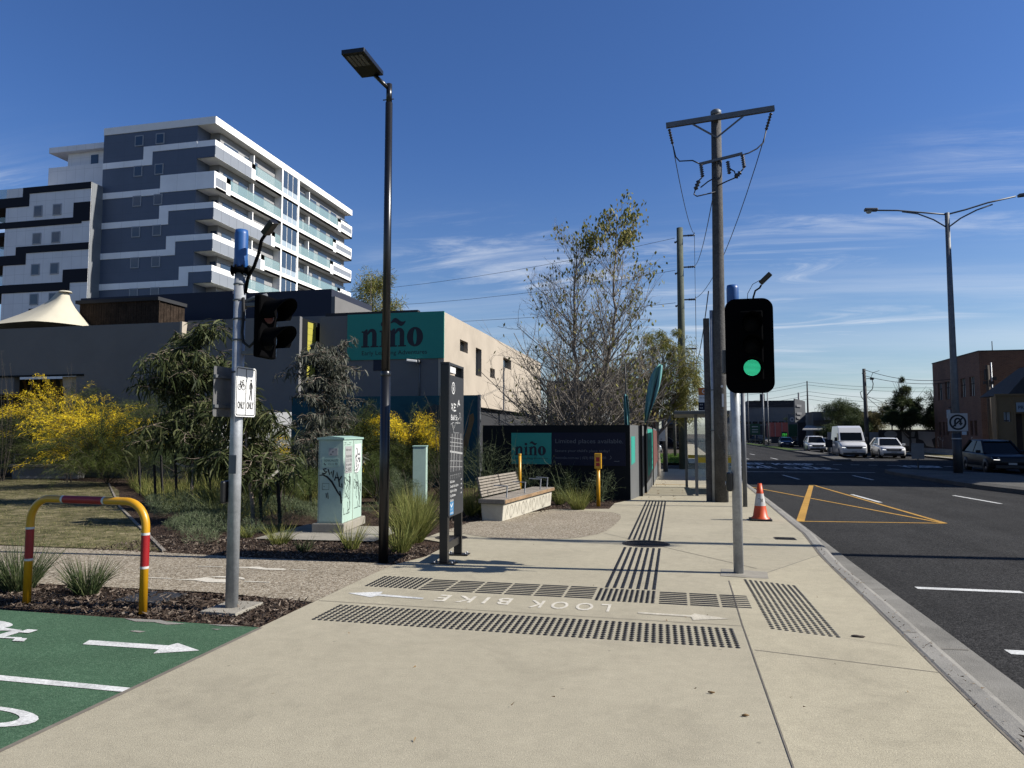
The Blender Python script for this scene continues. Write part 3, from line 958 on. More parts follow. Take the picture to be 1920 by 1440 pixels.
kb.free(); bpy.data.meshes.remove(km)
sweep('kerb', [(KIN, -0.02, -0.10), (KIN, 0.006, -0.006), (KIN, 0.03, 0.004), (KMID, -0.02, 0.004), (KMID, 0.03, -0.012), (KMID, 0.075, -0.098)], M['kerb'])
sweep('gutter', [(KMID, 0.07, -0.1), (KMID, 0.12, -0.122), (KOUT, -0.01, -0.116), (KOUT, 0.012, -0.135)], M['channel'])
rj = random.Random(3)
jm = []
for y in np.arange(-3.0, 39, 2.45):                                      # cold joints across the kerb and channel
    a, b, c = ip(KIN, y), ip(KMID, y), ip(KOUT, y)
    jm.append([(a + 0.03, y), (b - 0.03, y), (b - 0.03, y + 0.012), (a + 0.03, y + 0.012)])
sheet('kerb_joint', jm, 0.008, M['joint'])
sheet('gutter_joint', [[(ip(KMID, y) + 0.14, y), (ip(KOUT, y) - 0.03, y), (ip(KOUT, y) - 0.03, y + 0.012), (ip(KMID, y) + 0.14, y + 0.012)] for y in np.arange(-3.0, 39, 2.45)], -0.112, M['joint'])
jt = [[(0.549, -11), (0.558, -11), (0.571, 6.8), (0.599, 8.75), (0.591, 8.75), (0.563, 6.8)],
      [(-3.56, 6.745), (0.56, 6.70), (0.56, 6.709), (-3.56, 6.755)],
      [(-1.25, 12.72), (1.0, 9.65), (1.012, 9.658), (-1.24, 12.73)],
      [(-1.2, 15.25), (2.22, 15.35), (2.22, 15.36), (-1.2, 15.262)],
      [(1.0, 9.2), (2.0, 11.0), (1.992, 11.008), (0.99, 9.208)],
      [(0.59, 5.99), (1.84, 5.72), (1.84, 5.729), (0.59, 6.0)]]
for y in (20.25, 21.6, 23.0, 24.4, 25.9, 27.5, 29.2, 31.0, 33.0, 35.2):
    jt.append([(-0.75, y), (ip(KIN, y) - 0.02, y + 0.03), (ip(KIN, y) - 0.02, y + 0.045), (-0.75, y + 0.015)])
sheet('footpath_joint', jt, 0.004, M['joint'])
hair = [[(ip(KIN, y) - 0.012, y), (ip(KIN, y) + 0.004, y), (ip(KIN, y + 0.8) + 0.004, y + 0.8), (ip(KIN, y + 0.8) - 0.012, y + 0.8)] for y in np.arange(-4, 38, 0.8)]
sheet('kerb_gap', hair, 0.005, M['joint'])

sheet('green_bike_path', [[(-60, 5.80), (-3.585, 5.745), (-3.51, -12), (-60, -12)]], -0.006, M['green'])
tp = [[(-3.583, 5.72), (-3.545, 5.72), (-3.475, -12), (-3.513, -12)]]
sheet('path_edge_strip', tp, 0.002, M['joint'])
sheet('gravel_path', [[(-60, 6.80), (-8.2, 6.80), (-4.86, 6.87), (-3.60, 6.71), (-3.604, 8.86), (-3.84, 8.92), (-5.8, 8.93), (-7.3, 9.06), (-10.1, 9.03), (-60, 9.05)]], -0.004, M['agg'])
sheet('mulch_bed', [[(-60, 5.78), (-3.59, 5.745), (-3.602, 8.9), (-3.40, 9.55), (-3.44, 10.86), (-3.9, 11.2), (-3.9, 13.9), (-2.7, 17.0), (-1.5, 17.3), (-1.5, 18.9), (-1.19, 20.1), (-5.6, 20.1), (-6.6, 24), (-6.6, 30), (-60, 30)]], -0.016, M['mulch'])
sheet('lawn', [[(-60, 9.08), (-7.32, 9.14), (-9.7, 11.5), (-13.2, 14.9), (-17.5, 19.7), (-21.1, 23.2), (-30, 26.0), (-60, 26)]], -0.008, M['lawn'])
patch_pts = [(-4.05, 12.3), (-4.0, 13.7), (-2.85, 16.6), (-2.0, 16.62), (-1.42, 16.5), (-1.2, 16.1), (-1.12, 15.3), (-1.13, 14.3), (-1.2, 13.2), (-1.32, 12.55), (-1.6, 12.0), (-2.0, 11.68), (-2.45, 11.52), (-2.9, 11.55), (-3.35, 11.85), (-3.7, 12.12)]
sheet('gravel_patch', [patch_pts], 0.004, M['agg'])
sheet('cabinet_slab', [[(-6.75, 10.55), (-4.7, 10.72), (-4.85, 12.6), (-6.9, 12.6)]], 0.012, M['plinth'])
sheet('verge', [[(-60, 47.0), (0.75, 47.0), (0.9, 64), (-60, 64)]], -0.02, M['grassland'])
sheet('far_footpath', [[(0.9, 47.2), (2.7, 47.2), (3.3, 130), (1.2, 130)], [(-60, 64.05), (0.9, 64.05), (0.95, 66), (-60, 66)]], -0.02, M['concrete'])
# median and the far kerb
med = [(11.45, 27.0), (11.1, 30), (10.62, 36.5), (10.45, 39.0), (10.75, 41.0), (11.35, 41.9), (12.2, 41.5), (13.1, 40.2), (15.2, 38.5), (15.6, 33), (15.8, 20), (15.8, -10), (11.9, -10)]
mm_ = MB()
mm_.v = [(x, y, gz(y) - 0.14) for x, y in med] + [(x + (13.3 - x) * 0.012, y, gz(y) + 0.02) for x, y in med]
k = len(med)
mm_.f = [[i, (i + 1) % k, k + (i + 1) % k, k + i] for i in range(k)] + [list(range(k, 2 * k))]
mm_.m = [0] * len(mm_.f); mm_.s = [False] * len(mm_.f)
tag(mm_.build('median_island', M['island']), kind='structure')
med2 = [(11.2, 54.5), (11.9, 66), (12.4, 90), (12.6, 140), (14.2, 140), (13.9, 90), (13.4, 66), (12.2, 54.5)]
m2_ = MB(); k = len(med2)
m2_.v = [(x, y, gz(y) - 0.14) for x, y in med2] + [(x, y, gz(y) - 0.0) for x, y in med2]
m2_.f = [[i, (i + 1) % k, k + (i + 1) % k, k + i] for i in range(k)] + [list(range(k, 2 * k))]
m2_.m = [0] * len(m2_.f); m2_.s = [False] * len(m2_.f)
tag(m2_.build('median_kerb', M['island']), kind='structure')
sheet('median_grass', [[(12.45, 84), (12.75, 140), (14.05, 140), (13.8, 84)]], 0.006, M['grassland'])
sheet('far_pavement', [[(19.9, 46.5), (19.9, 57), (20.3, 75), (20.6, 130), (60, 130), (60, 46.5)]], 0.0, M['plinth'])
sheet('far_verge', [[(20.6, 57.0), (22.2, 57.0), (23.5, 76.0), (21.2, 76.0)]], 0.006, M['lawn'])

# road paint
RZ = -0.13
wl, yl = [], []


def seg(a, b, wd):
    a, b = Vector(a), Vector(b)
    t = (b - a).normalized(); n_ = Vector((-t.y, t.x)) * wd / 2
    return [tuple(a + n_), tuple(b + n_), tuple(b - n_), tuple(a - n_)]


wl += [seg((2.80, 9.52), (3.93, 9.535), 0.13), seg((2.70, 6.87), (3.85, 6.90), 0.13)]
for y in (22.6, 34.2, 45.8, 57.4, 69): wl.append(seg((5.80 if y < 30 else 5.45 + (y - 34) * .005, y), (5.74 if y < 30 else 5.2 + (y - 34) * .005, y + 3.2), 0.12))
for y in (23.0, 34.5, 46.0, 57.5, 69): wl.append(seg((9.05 - (y - 23) * .04, y), (9.05 - (y - 20) * .04, y + 3.2), 0.12))
wl.append(seg((3.2, 40.0), (10.2, 40.6), 0.18))
for y in (60, 66, 72, 78): wl.append(seg((15.0 + (y - 60) * .01, y), (15.05 + (y - 60) * .01, y + 3.0), 0.12))
for x in np.arange(4.0, 18.5, 1.0): wl.append(seg((x, 51.2 - (x - 4) * .25), (x + 0.5, 51.1 - (x - 4) * .25), 0.22))
sheet('lane_line', wl, RZ + 0.004, M['linewhite'])
yl += [seg((2.665, 16.75), (5.42, 31.1), 0.17), seg((2.68, 16.80), (5.68, 17.15), 0.10), seg((2.75, 29.4), (5.62, 17.2), 0.10), seg((5.45, 31.05), (5.66, 17.12), 0.10)]
sheet('yellow_hatching', [yl[0]], RZ + 0.004, M['lineyellow'])
sheet('yellow_edge_line', [yl[1]], RZ + 0.0052, M['lineyellow'])
sheet('yellow_edge_line', [yl[2]], RZ + 0.0064, M['lineyellow'])
sheet('yellow_edge_line', [yl[3]], RZ + 0.0076, M['lineyellow'])
rl = MB()
for s, x0, y0, wd in (('KEEP', 3.2, 48.4, 2.6), ('CLEAR', 3.2, 43.6, 2.6), ('KEEP', 6.2, 48.0, 2.6), ('CLEAR', 6.2, 43.0, 2.8), ('KEEP', 13.4, 46.2, 2.2)):
    put_text(rl, s, (x0, y0, gz(y0) + RZ + 0.02), (1, 0, 0), (0, 1, 0.002), 2.6, wd, bold=0.02)
tag(rl.build('road_lettering', M['linewhite'], fixn=False), kind='structure')

# path paint: bike-path arrow, line and cycle symbols; LOOK BIKE stencil facing the other way
gp = [[(-4.74, 5.075), (-4.70, 4.965), (-4.0, 4.985), (-3.97, 4.885), (-3.67, 5.03), (-3.97, 5.165), (-4.0, 5.09)],
      [(-9.0, 4.13), (-3.555, 4.13), (-3.55, 4.205), (-9.0, 4.255)]]
sheet('path_arrow', [gp[0]], -0.002, M['linewhite'])
sheet('path_centre_line', [gp[1]], -0.002, M['linewhite'])


def bike_symbol(name, ox, oy, rt, up, mat, z):
    """cycle stencil stretched along the direction of travel"""
    mb = MB()
    for wx in (0.0, 1.05): stroke(mb, arc2(wx, 0, 0.36, 0.36, 0, 360, 24), (ox, oy, z), rt, up, 0.13)
    for i, (a, b) in enumerate((((0, 0), (0.28, 0.62)), ((0.28, 0.62), (0.88, 0.62)), ((0.88, 0.62), (0.52, 0.02)), ((0.52, 0.02), (0.28, 0.55)), ((0.0, 0.0), (0.5, 0.02)), ((1.05, 0), (0.82, 0.85)), ((0.82, 0.85), (1.05, 0.9)), ((0.14, 0.72), (0.42, 0.72)))):
        stroke(mb, [a, b], (ox, oy, z + 0.0004 * (i + 1)), rt, up, 0.11)
    return tag(mb.build(name, mat, fixn=False), kind='structure')


bike_symbol('cycle_marking', -6.18, 5.27, (0, -0.34, 0), (1.0, 0, 0), M['linewhite'], -0.002)
bike_symbol('cycle_marking', -4.14, 3.24, (0, 0.34, 0), (-1.0, 0, 0), M['linewhite'], -0.002)
sheet('bare_patch', [[(-4.98, 5.73), (-4.80, 5.66), (-4.62, 5.68), (-4.45, 5.63), (-4.30, 5.69), (-4.52, 5.72), (-4.62, 5.76)], [(-4.10, 5.72), (-3.92, 5.70), (-3.75, 5.735), (-3.9, 5.75)], [(-4.62, 5.38), (-4.5, 5.36), (-4.47, 5.40), (-4.58, 5.41)], [(-3.98, 5.60), (-3.90, 5.58), (-3.88, 5.61)]], -0.002, M['kerb'])
for nm_, pl_ in (('worn_marking', [[(-5.72, 7.34), (-5.45, 7.36), (-5.25, 7.30), (-5.02, 7.33), (-4.94, 7.44), (-5.08, 7.52), (-5.25, 7.47), (-5.44, 7.54), (-5.52, 7.43)], [(-4.86, 7.42), (-4.55, 7.44), (-4.55, 7.47), (-4.86, 7.46)], [(-6.1, 7.36), (-5.78, 7.37), (-5.78, 7.40), (-6.1, 7.39)], [(-5.42, 7.58), (-5.05, 7.57), (-4.9, 7.52), (-5.0, 7.62), (-5.3, 7.64)]]),
                 ('worn_marking', [[(-5.6, 8.15), (-5.3, 8.18), (-5.02, 8.12), (-4.75, 8.17), (-4.85, 8.25), (-5.08, 8.22), (-5.22, 8.30), (-5.4, 8.24)], [(-6.0, 8.14), (-5.66, 8.16), (-5.66, 8.19), (-6.0, 8.17)], [(-4.7, 8.2), (-4.5, 8.21), (-4.5, 8.24), (-4.7, 8.23)]])):
    sheet(nm_, pl_, 0.001, M['faded'])
lk = MB()
put_text(lk, 'L O O K', (-0.62, 7.24, 0.004), (-1, 0, 0), (0, -1, 0), 0.30, 0.82, bold=0.014)
put_text(lk, 'B I K E', (-1.62, 7.27, 0.004), (-1, 0, 0), (0, -1, 0), 0.28, 0.80, bold=0.014)
tag(lk.build('path_lettering', M['faded'], fixn=False), kind='structure')
sheet('path_arrow', [[(-3.42, 7.13), (-3.10, 7.0), (-3.06, 7.08), (-2.55, 7.04), (-2.55, 7.10), (-3.06, 7.16), (-3.08, 7.27)]], 0.004, M['linewhite'])
sheet('path_arrow', [[(0.47, 6.93), (0.16, 7.06), (0.13, 6.99), (-0.36, 7.0), (-0.36, 6.94), (0.13, 6.92), (0.14, 6.81)]], 0.004, M['ghost'])


# ------------------------------------------------------------------ tactile paving
def studs(name, label, fn, nx, ny, mat=M['stud']):
    mb = MB()
    for i in range(nx):
        for j in range(ny):
            x, y = fn((i + 0.5) / nx, (j + 0.5) / ny)
            z = gz(y)
            mb.lathe([(0.0215, -0.004), (0.0215, 0.0015), (0.0145, 0.0066), (0.0, 0.0070)], (x, y, z), 10)
    o = mb.build(name, mat, fixn=False)
    return tag(o, label, 'tactile paving')


def bil(a, b, c, d):
    return lambda u, v: ((a[0] * (1 - u) + b[0] * u) * (1 - v) + (d[0] * (1 - u) + c[0] * u) * v, (a[1] * (1 - u) + b[1] * u) * (1 - v) + (d[1] * (1 - u) + c[1] * u) * v)


studs('tactile_studs', 'long band of dark warning studs across the footpath below the LOOK BIKE lettering', bil((-3.28, 6.05), (0.50, 6.01), (0.485, 6.61), (-3.28, 6.65)), 63, 10)
studs('tactile_studs', 'square of dark studs at the left end of the barred tactile row', bil((-3.41, 7.49), (-2.78, 7.48), (-2.78, 8.08), (-3.41, 8.08)), 11, 10)
studs('tactile_studs', 'square of dark studs where the tactile path meets the barred row', bil((-0.83, 7.39), (-0.21, 7.38), (-0.21, 7.97), (-0.83, 7.98)), 11, 10)
studs('tactile_studs', 'slanted field of dark studs on the kerb ramp', bil((0.785, 6.66), (1.34, 6.49), (1.31, 8.62), (0.755, 8.89)), 10, 36)


def bars(name, label, x0, x1, y0, y1, k, along, seglen, gap=0.012):
    mb = MB()
    wd = 0.041
    for i in range(k):
        t = (i + 0.5) / k
        if along == 'X':
            y = y0 + (y1 - y0) * t; a = x0
            while a < x1 - 0.01:
                b = min(a + seglen, x1)
                mb.add([(a + gap, y - wd / 2, gz(y)), (b - gap, y - wd / 2, gz(y)), (b - gap, y + wd / 2, gz(y)), (a + gap, y + wd / 2, gz(y)),
                        (a + gap + .01, y - wd / 2 + .008, gz(y) + .0055), (b - gap - .01, y - wd / 2 + .008, gz(y) + .0055), (b - gap - .01, y + wd / 2 - .008, gz(y) + .0055), (a + gap + .01, y + wd / 2 - .008, gz(y) + .0055)],
                       [(4, 5, 6, 7), (0, 1, 5, 4), (1, 2, 6, 5), (2, 3, 7, 6), (3, 0, 4, 7)])
                a = b
        else:
            a = y0
            while a < y1 - 0.01:
                b = min(a + seglen, y1)
                xa = x0 + (x1 - x0) * t
                za, zb = gz(a + gap), gz(b - gap)
                mb.add([(xa - wd / 2, a + gap, za), (xa + wd / 2, a + gap, za), (xa + wd / 2, b - gap, zb), (xa - wd / 2, b - gap, zb),
                        (xa - wd / 2 + .008, a + gap + .01, za + .0055), (xa + wd / 2 - .008, a + gap + .01, za + .0055), (xa + wd / 2 - .008, b - gap - .01, zb + .0055), (xa - wd / 2 + .008, b - gap - .01, zb + .0055)],
                       [(4, 5, 6, 7), (0, 1, 5, 4), (1, 2, 6, 5), (2, 3, 7, 6), (3, 0, 4, 7)])
                a = b
    return tag(mb.build(name, M['stud'], fixn=False), label, 'tactile paving')


bars('tactile_bars', 'six blocks of cross bars between the left stud square and the tactile path', -2.77, -0.84, 7.44, 8.03, 7, 'X', 0.322)
bars('tactile_bars', 'three blocks of cross bars between the tactile path and the kerb ramp', -0.19, 0.73, 7.37, 7.96, 7, 'X', 0.307)
bars('tactile_bars', 'seven dark guiding bars leading from the stud square to the round cover', -0.80, -0.20, 8.02, 11.12, 7, 'Y', 0.30, 0.006)
bars('tactile_bars', 'seven dark guiding bars running on beyond the round cover', -0.80, -0.22, 11.98, 19.95, 7, 'Y', 0.30, 0.006)


def round_cover(label, x, y, r, col=None):
    t = thing('manhole_cover', label, 'manhole cover', (x, y, gz(y)))
    MB().lathe([(r, -0.02), (r, 0.006), (r * 0.94, 0.008), (r * 0.93, 0.004), (0, 0.004)], (0, 0, 0), 40).build('lid', M['iron'], t)
    mb = MB()
    for rr in np.arange(0.12, 0.92, 0.105):
        nn_ = max(8, int(rr * 46))
        for i in range(nn_):
            a0, a1 = 2 * math.pi * i / nn_, 2 * math.pi * (i + 0.62) / nn_
            p = [((rr + d) * r * math.cos(a), (rr + d) * r * math.sin(a)) for a, d in ((a0, 0), (a1, 0), (a1, 0.055), (a0, 0.055))]
            mb.prism(p, 0.005, lambda a, b, d: (a, b, 0.005 + d), cap_back=False)
    mb.build('tread', M['iron'], t)


round_cover('round iron cover set in the middle of the tactile path', -0.46, 11.55, 0.37)
round_cover('round dark cover in a concrete collar behind the street map stand', -3.66, 11.5, 0.27)
gt = thing('drain_grate', 'small dark grate in the footpath beside the kerb near the cone', 'grate', (1.78, 12.72, gz(12.72)))
MB().box(-0.17, 0.17, -0.14, 0.14, -0.01, 0.004).build('frame', M['iron'], gt)
gg = MB()
for i in range(9): gg.box(-0.15, 0.15, -0.12 + i * 0.029, -0.107 + i * 0.029, 0.004, 0.009)
gg.build('slat', M['rubber'], gt)
pc = thing('pit_lid', 'flat grey pit lid lying in the bark mulch behind the striped rail', 'pit lid', (-5.35, 6.52, 0))
MB().box(-0.26, 0.26, -0.23, 0.23, -0.02, 0.004).build('lid', M['charcoal'], pc, bevel=0.004)
pg = MB()
for a in (-0.13, 0.13): pg.box(a - 0.03, a + 0.03, -0.2, -0.18, 0.004, 0.006)
pg.build('lifting_slot', M['joint'], pc)
tb = MB()
tb.bar((-7.3, 9.13, -0.01), (-13.2, 14.9, gz(14.9)), 0.05, 0.03); tb.bar((-13.2, 14.9, gz(14.9)), (-21.1, 23.2, gz(23.2)), 0.05, 0.03)
tag(tb.build('garden_edging', M['timber']), 'grey timber edging between the lawn and the planted bed', 'edging')

# bark chips and leaf litter
rng = np.random.default_rng(11)


def chips(name, label, n, x0, x1, y0, y1, size, mat, z=0.0, test=None, flat=0.5):
    P = np.stack([rng.uniform(x0, x1, n), rng.uniform(y0, y1, n), np.zeros(n)], 1)
    if test is not None: P = P[test(P[:, 0], P[:, 1])]
    P[:, 2] = [gz(y) for y in P[:, 1]]
    P[:, 2] += z + rng.uniform(0, 0.018, len(P))
    D = rng.normal(size=(len(P), 3)); D[:, 2] *= flat
    ln = rng.uniform(0.4, 1.3, len(P)) * size
    V, F = ribbons(P, D, ln, ln * rng.uniform(0.2, 0.45, len(P)), 1, 0.0, rng, 'blade')
    o = mesh_np(name, V, F, mat)
    return tag(o, label, 'ground litter', kind='stuff')


chips('bark_mulch', 'dark bark chips round the striped rail and signal pole', 9000, -9.5, -3.62, 5.8, 6.8, 0.055, M['chip'], -0.012,
      lambda x, y: (y < 6.85 - 0.1 * (x > -4.9) * (x + 4.9)) & (y > 5.8))
chips('bark_mulch', 'dark bark chips in the bed round the black lamp post', 7000, -8.5, -3.5, 8.98, 10.6, 0.05, M['chip'], -0.012)
chips('bark_mulch', 'dark bark chips in the bed beside the bench', 5000, -6.0, -1.5, 13.5, 20.0, 0.06, M['chip'], -0.012, lambda x, y: (x < -4.1 + (y - 13) * 0.42))
chips('leaf_litter', 'dry fallen leaves gathered along the fence foot', 240, -1.1, 0.6, 20.4, 33, 0.09, M['litter'], 0.0, lambda x, y: (x < -0.72 + rng.exponential(0.35, len(x))) & (x > -0.98 + (y - 20) * .012))
for p_, l_ in (((1.42, 6.56), 'curled strip of bark lying on the kerb ramp'), ((0.19, 4.95), 'small dry leaf lying on the open concrete'), ((0.37, 4.6), 'thin curled twig lying on the open concrete')):
    mb = MB(); rr_ = random.Random(int(p_[0] * 100))
    pts_ = [(p_[0] + i * .022, p_[1] + rr_.uniform(-.012, .012), 0.006 + rr_.uniform(0, .006)) for i in range(6 if p_[0] > 1 else 3)]
    mb.tube(pts_, [.004] + [.012 if p_[0] > 1 else .008] * (len(pts_) - 2) + [.003], 6)
    tag(mb.build('bark_scrap', M['litter'] if p_[0] < 1 else M['barkdark']), l_, 'litter')
crk = []
for path_ in ([(1.33, 6.5), (1.42, 6.47), (1.5, 6.44), (1.58, 6.40), (1.66, 6.39), (1.78, 6.33)],):
    for a_, b_ in zip(path_, path_[1:]):
        va, vb = Vector(a_), Vector(b_); tt_ = (vb - va).normalized(); nn_ = Vector((-tt_.y, tt_.x)) * 0.0018
        crk.append([tuple(va + nn_), tuple(vb + nn_), tuple(vb - nn_), tuple(va - nn_)])
sheet('hairline_crack', crk, 0.006, M['joint'])
chips('leaf_litter', 'few scraps of bark and twig on the concrete', 60, -3.3, 1.7, 3.5, 16, 0.03, M['litter'], 0.002)
chips('leaf_litter', 'grit and twigs caught along the kerb line', 420, 1.7, 2.2, 4, 12, 0.028, M['litter'], 0.004, lambda x, y: np.abs(x - (1.85 + (y - 4) * .03) + 0.0) < 0.10)


# ================================================================== STREET FURNITURE
# ---- right-hand traffic signal (showing green)
ts = thing('traffic_signal', 'galvanised signal pole by the kerb ramp with a big black three lens head showing green', 'traffic light', (0.748, 9.274, gz(9.274)))
MB().cyl((0, 0, 0), (0, 0, 3.28), 0.060, 0.057, 20).build('pole', M['galv'], ts)
sheet('pole_footing', [[(0.52, 9.02), (1.06, 8.96), (1.10, 9.44), (0.56, 9.52)]], 0.005, M['plinth'])
MB().lathe([(0.064, 3.24), (0.074, 3.26), (0.074, 3.54), (0.068, 3.585), (0.0, 3.592)], n=24).build('blue_cap', M['bluecap'], ts)


def rrect(x0, x1, z0, z1, r, n=8):
    p = []
    for cx_, cz_, a in ((x1 - r, z1 - r, 0), (x0 + r, z1 - r, 90), (x0 + r, z0 + r, 180), (x1 - r, z0 + r, 270)):
        p += [(cx_ + r * math.cos(R(a + 90 * i / n)), cz_ + r * math.sin(R(a + 90 * i / n))) for i in range(n + 1)]
    return p


BX0, BX1, BZ0, BZ1 = -0.115, 0.452, 2.205, 3.372
MB().prism(rrect(BX0, BX1, BZ0, BZ1, 0.13), 0.006, lambda a, b, d: (a, -0.20 - d, b)).build('target_board', M['blackmatt'], ts)
cxh = 0.190
MB().box(cxh - 0.14, cxh + 0.14, -0.23, -0.11, 2.36, 3.22).build('signal_housing', M['blackmatt'], ts, bevel=0.02)


def visor(mb, c, r, ln, tilt=0.0):
    """open-bottomed tunnel hood, looking along -Y"""
    n_, vs = 18, []
    for rr in (r, r + 0.006):
        for yy in (0, 1):
            for i in range(n_ + 1):
                a = R(-35 + 250 * i / n_)
                l = ln if yy else 0.0
                l2 = l * (0.62 + 0.38 * max(0, math.sin(a)) ** 0.6) if yy else 0
                vs.append((c[0] + rr * math.cos(a), c[1] - l2, c[2] + rr * math.sin(a)))
    m_ = n_ + 1
    fs = []
    for q in (0, 2): fs += [(q * m_ + i, q * m_ + i + 1, (q + 1) * m_ + i + 1, (q + 1) * m_ + i) for i in range(n_)]
    fs += [(m_ + i, m_ + i + 1, 3 * m_ + i + 1, 3 * m_ + i) for i in range(n_)]
    mb.add(vs, fs, 0, True)


for zc, mt in ((3.055, 'redlens'), (2.785, 'darklens'), (2.515, 'greenlamp')):
    v_ = MB(); visor(v_, (cxh, -0.23, zc), 0.118, 0.20); v_.build('visor', M['blackmatt'], ts, fixn=False)
    l_ = MB()
    if mt == 'greenlamp':
        l_.lathe([(0.0, 0.02), (0.06, 0.015), (0.098, 0.0)], (0, 0, 0), 32)
        o_ = l_.build('lens', M[mt], ts); o_.rotation_euler = (R(90), 0, 0); o_.location = (cxh, -0.231, zc)
        lv = MB()
        for i in range(13):
            zz = -0.088 + i * 0.0147; hw = math.sqrt(max(0.0, 0.097 ** 2 - zz * zz))
            if hw > 0.01: lv.box(-hw, hw, -0.024, -0.020, zz - 0.0022, zz + 0.0022)
        lo = lv.build('louvre', M['blackmatt'], o_); lo.rotation_euler = (R(-90), 0, 0)
    else:
        l_.lathe([(0.0, 0.02), (0.06, 0.015), (0.098, 0.0)], (0, 0, 0), 32)
        o_ = l_.build('lens', M['darklens'], ts); o_.rotation_euler = (R(90), 0, 0); o_.location = (cxh, -0.231, zc)
# the rear-facing head behind the pole
MB().prism(rrect(-0.02, 0.40, 2.25, 3.30, 0.11), 0.006, lambda a, b, d: (a, 0.19 + d, b)).build('target_board', M['blackmatt'], ts)
rh = MB().box(0.06, 0.32, 0.20, 0.30, 2.36, 3.18).build('signal_housing', M['blackmatt'], ts, bevel=0.02)
for zc in (3.03, 2.77, 2.51):
    v_ = MB(); visor(v_, (0, 0, 0), 0.11, 0.20); o_ = v_.build('visor', M['blackmatt'], rh, fixn=False); o_.rotation_euler = (0, 0, math.pi); o_.location = (cxh, 0.30, zc)
for zz in (2.42, 3.15): MB().box(-0.03, 0.20, -0.12, 0.0, zz - 0.02, zz + 0.02).build('bracket', M['galvdull'], ts)
MB().box(-0.145, -0.068, -0.05, 0.05, 2.46, 2.76).build('junction_box', M['galvdull'], ts, bevel=0.012)
d_ = MB()
d_.tube([(0.20, -0.12, 3.22), (0.235, -0.13, 3.40), (0.26, -0.13, 3.48), (0.31, -0.14, 3.51), (0.33, -0.15, 3.545)], 0.011, 8)
d_.tube([(0.165, -0.12, 3.38), (0.17, -0.13, 3.45), (0.23, -0.14, 3.56), (0.31, -0.17, 3.60)], 0.004, 6)
da = d_.build('detector_arm', M['blackmatt'], ts)
MB().obox((0.375, -0.19, 3.615), (0.17, 0.07, 0.06), (R(10), R(-42), R(-15))).build('detector', M['black'], da, bevel=0.01)
bt = MB().box(-0.125, -0.058, -0.075, 0.04, 1.0, 1.235).build('call_button', M['black'], ts, bevel=0.02)
MB().cyl((-0.127, -0.02, 1.10), (-0.137, -0.02, 1.10), 0.025, n=14).build('push_plate', M['galv'], bt)
st = MB(); st.box(-0.066, -0.045, -0.035, 0.035, 1.46, 1.60); st.box(-0.068, -0.045, -0.03, 0.03, 1.68, 2.0)
st.build('sticker', M['sticker'], ts)

# ---- left-hand signal for the bike path
tl = thing('traffic_signal', 'galvanised signal pole in bark mulch with a small two lens head seen from the side', 'traffic light', (-4.218, 6.249, 0))
MB().cyl((0, 0, 0.01), (0, 0, 3.33), 0.060, 0.056, 20).build('pole', M['galv'], tl)
MB().box(-0.19, 0.19, -0.215, 0.25, -0.01, 0.022).build('footing', M['plinth'], tl, bevel=0.006)
MB().lathe([(0.066, 3.36), (0.073, 3.37), (0.064, 3.47), (0.066, 3.70), (0.060, 3.745), (0, 3.752)], n=24).build('blue_cap', M['bluecap'], tl)
f_ = MB(); f_.lathe([(0.058, 3.30), (0.098, 3.31), (0.098, 3.35), (0.058, 3.36)], n=20)
for i in range(8): f_.cyl((0.085 * math.cos(i * .785), 0.085 * math.sin(i * .785), 3.28), (0.085 * math.cos(i * .785), 0.085 * math.sin(i * .785), 3.375), 0.010, n=6)
f_.build('flange', M['blackmatt'], tl)
c_ = MB()
for zz in (2.30, 2.62, 2.83, 3.02, 3.18): c_.lathe([(0.06, zz), (0.0645, zz + .003), (0.0645, zz + .016), (0.06, zz + .019)], n=20)
c_.build('clamp_band', M['galvdull'], tl)
da = MB()
da.tube([(0.06, 0.0, 3.10), (0.09, -0.01, 3.25), (0.17, -0.03, 3.36), (0.215, -0.03, 3.48), (0.245, -0.03, 3.62), (0.29, -0.03, 3.68)], 0.017, 8)
da = da.build('detector_arm', M['blackmatt'], tl)
MB().obox((0.345, -0.05, 3.735), (0.17, 0.10, 0.06), (R(20), R(-38), R(-20))).build('detector', M['black'], da, bevel=0.01)
hd = MB(); hd.box(0.26, 0.34, -0.16, 0.14, 2.44, 3.055)
hd = hd.build('signal_housing', M['blackmatt'], tl, bevel=0.02)
for zc in (2.885, 2.615):
    v_ = MB(); visor(v_, (0, 0, 0), 0.118, 0.30)
    o_ = v_.build('visor', M['blackmatt'], hd, fixn=False); o_.rotation_euler = (0, 0, R(78)); o_.location = (0.34, -0.02, zc)
    l_ = MB().lathe([(0.0, 0.02), (0.06, 0.015), (0.105, 0.0)], (0, 0, 0), 28)
    o_ = l_.build('lens', M['redlens'] if zc > 2.7 else M['darklens'], hd); o_.rotation_euler = (0, R(90), 0); o_.location = (0.341, -0.02, zc)
b_ = MB()
for zz in (2.50, 2.98): b_.box(0.04, 0.27, -0.03, 0.03, zz - 0.016, zz + 0.016)
b_.tube([(0.055, 0, 2.94), (0.07, 0, 3.02), (0.15, 0, 3.045), (0.30, 0, 3.07)], 0.02, 8)
b_.build('bracket', M['galvdull'], tl)
MB().tube([(0.06, -0.03, 3.05), (0.075, -0.04, 2.9), (0.07, -0.05, 2.70), (0.09, -0.06, 2.60), (0.16, -0.06, 2.55), (0.215, -0.06, 2.60), (0.25, -0.05, 2.75), (0.27, -0.04, 2.85)], 0.014, 8).build('cable', M['rubber'], tl)
MB().box(-0.10, -0.055, -0.10, 0.03, 1.02, 1.24).build('call_button', M['black'], tl, bevel=0.02)
sk = MB()
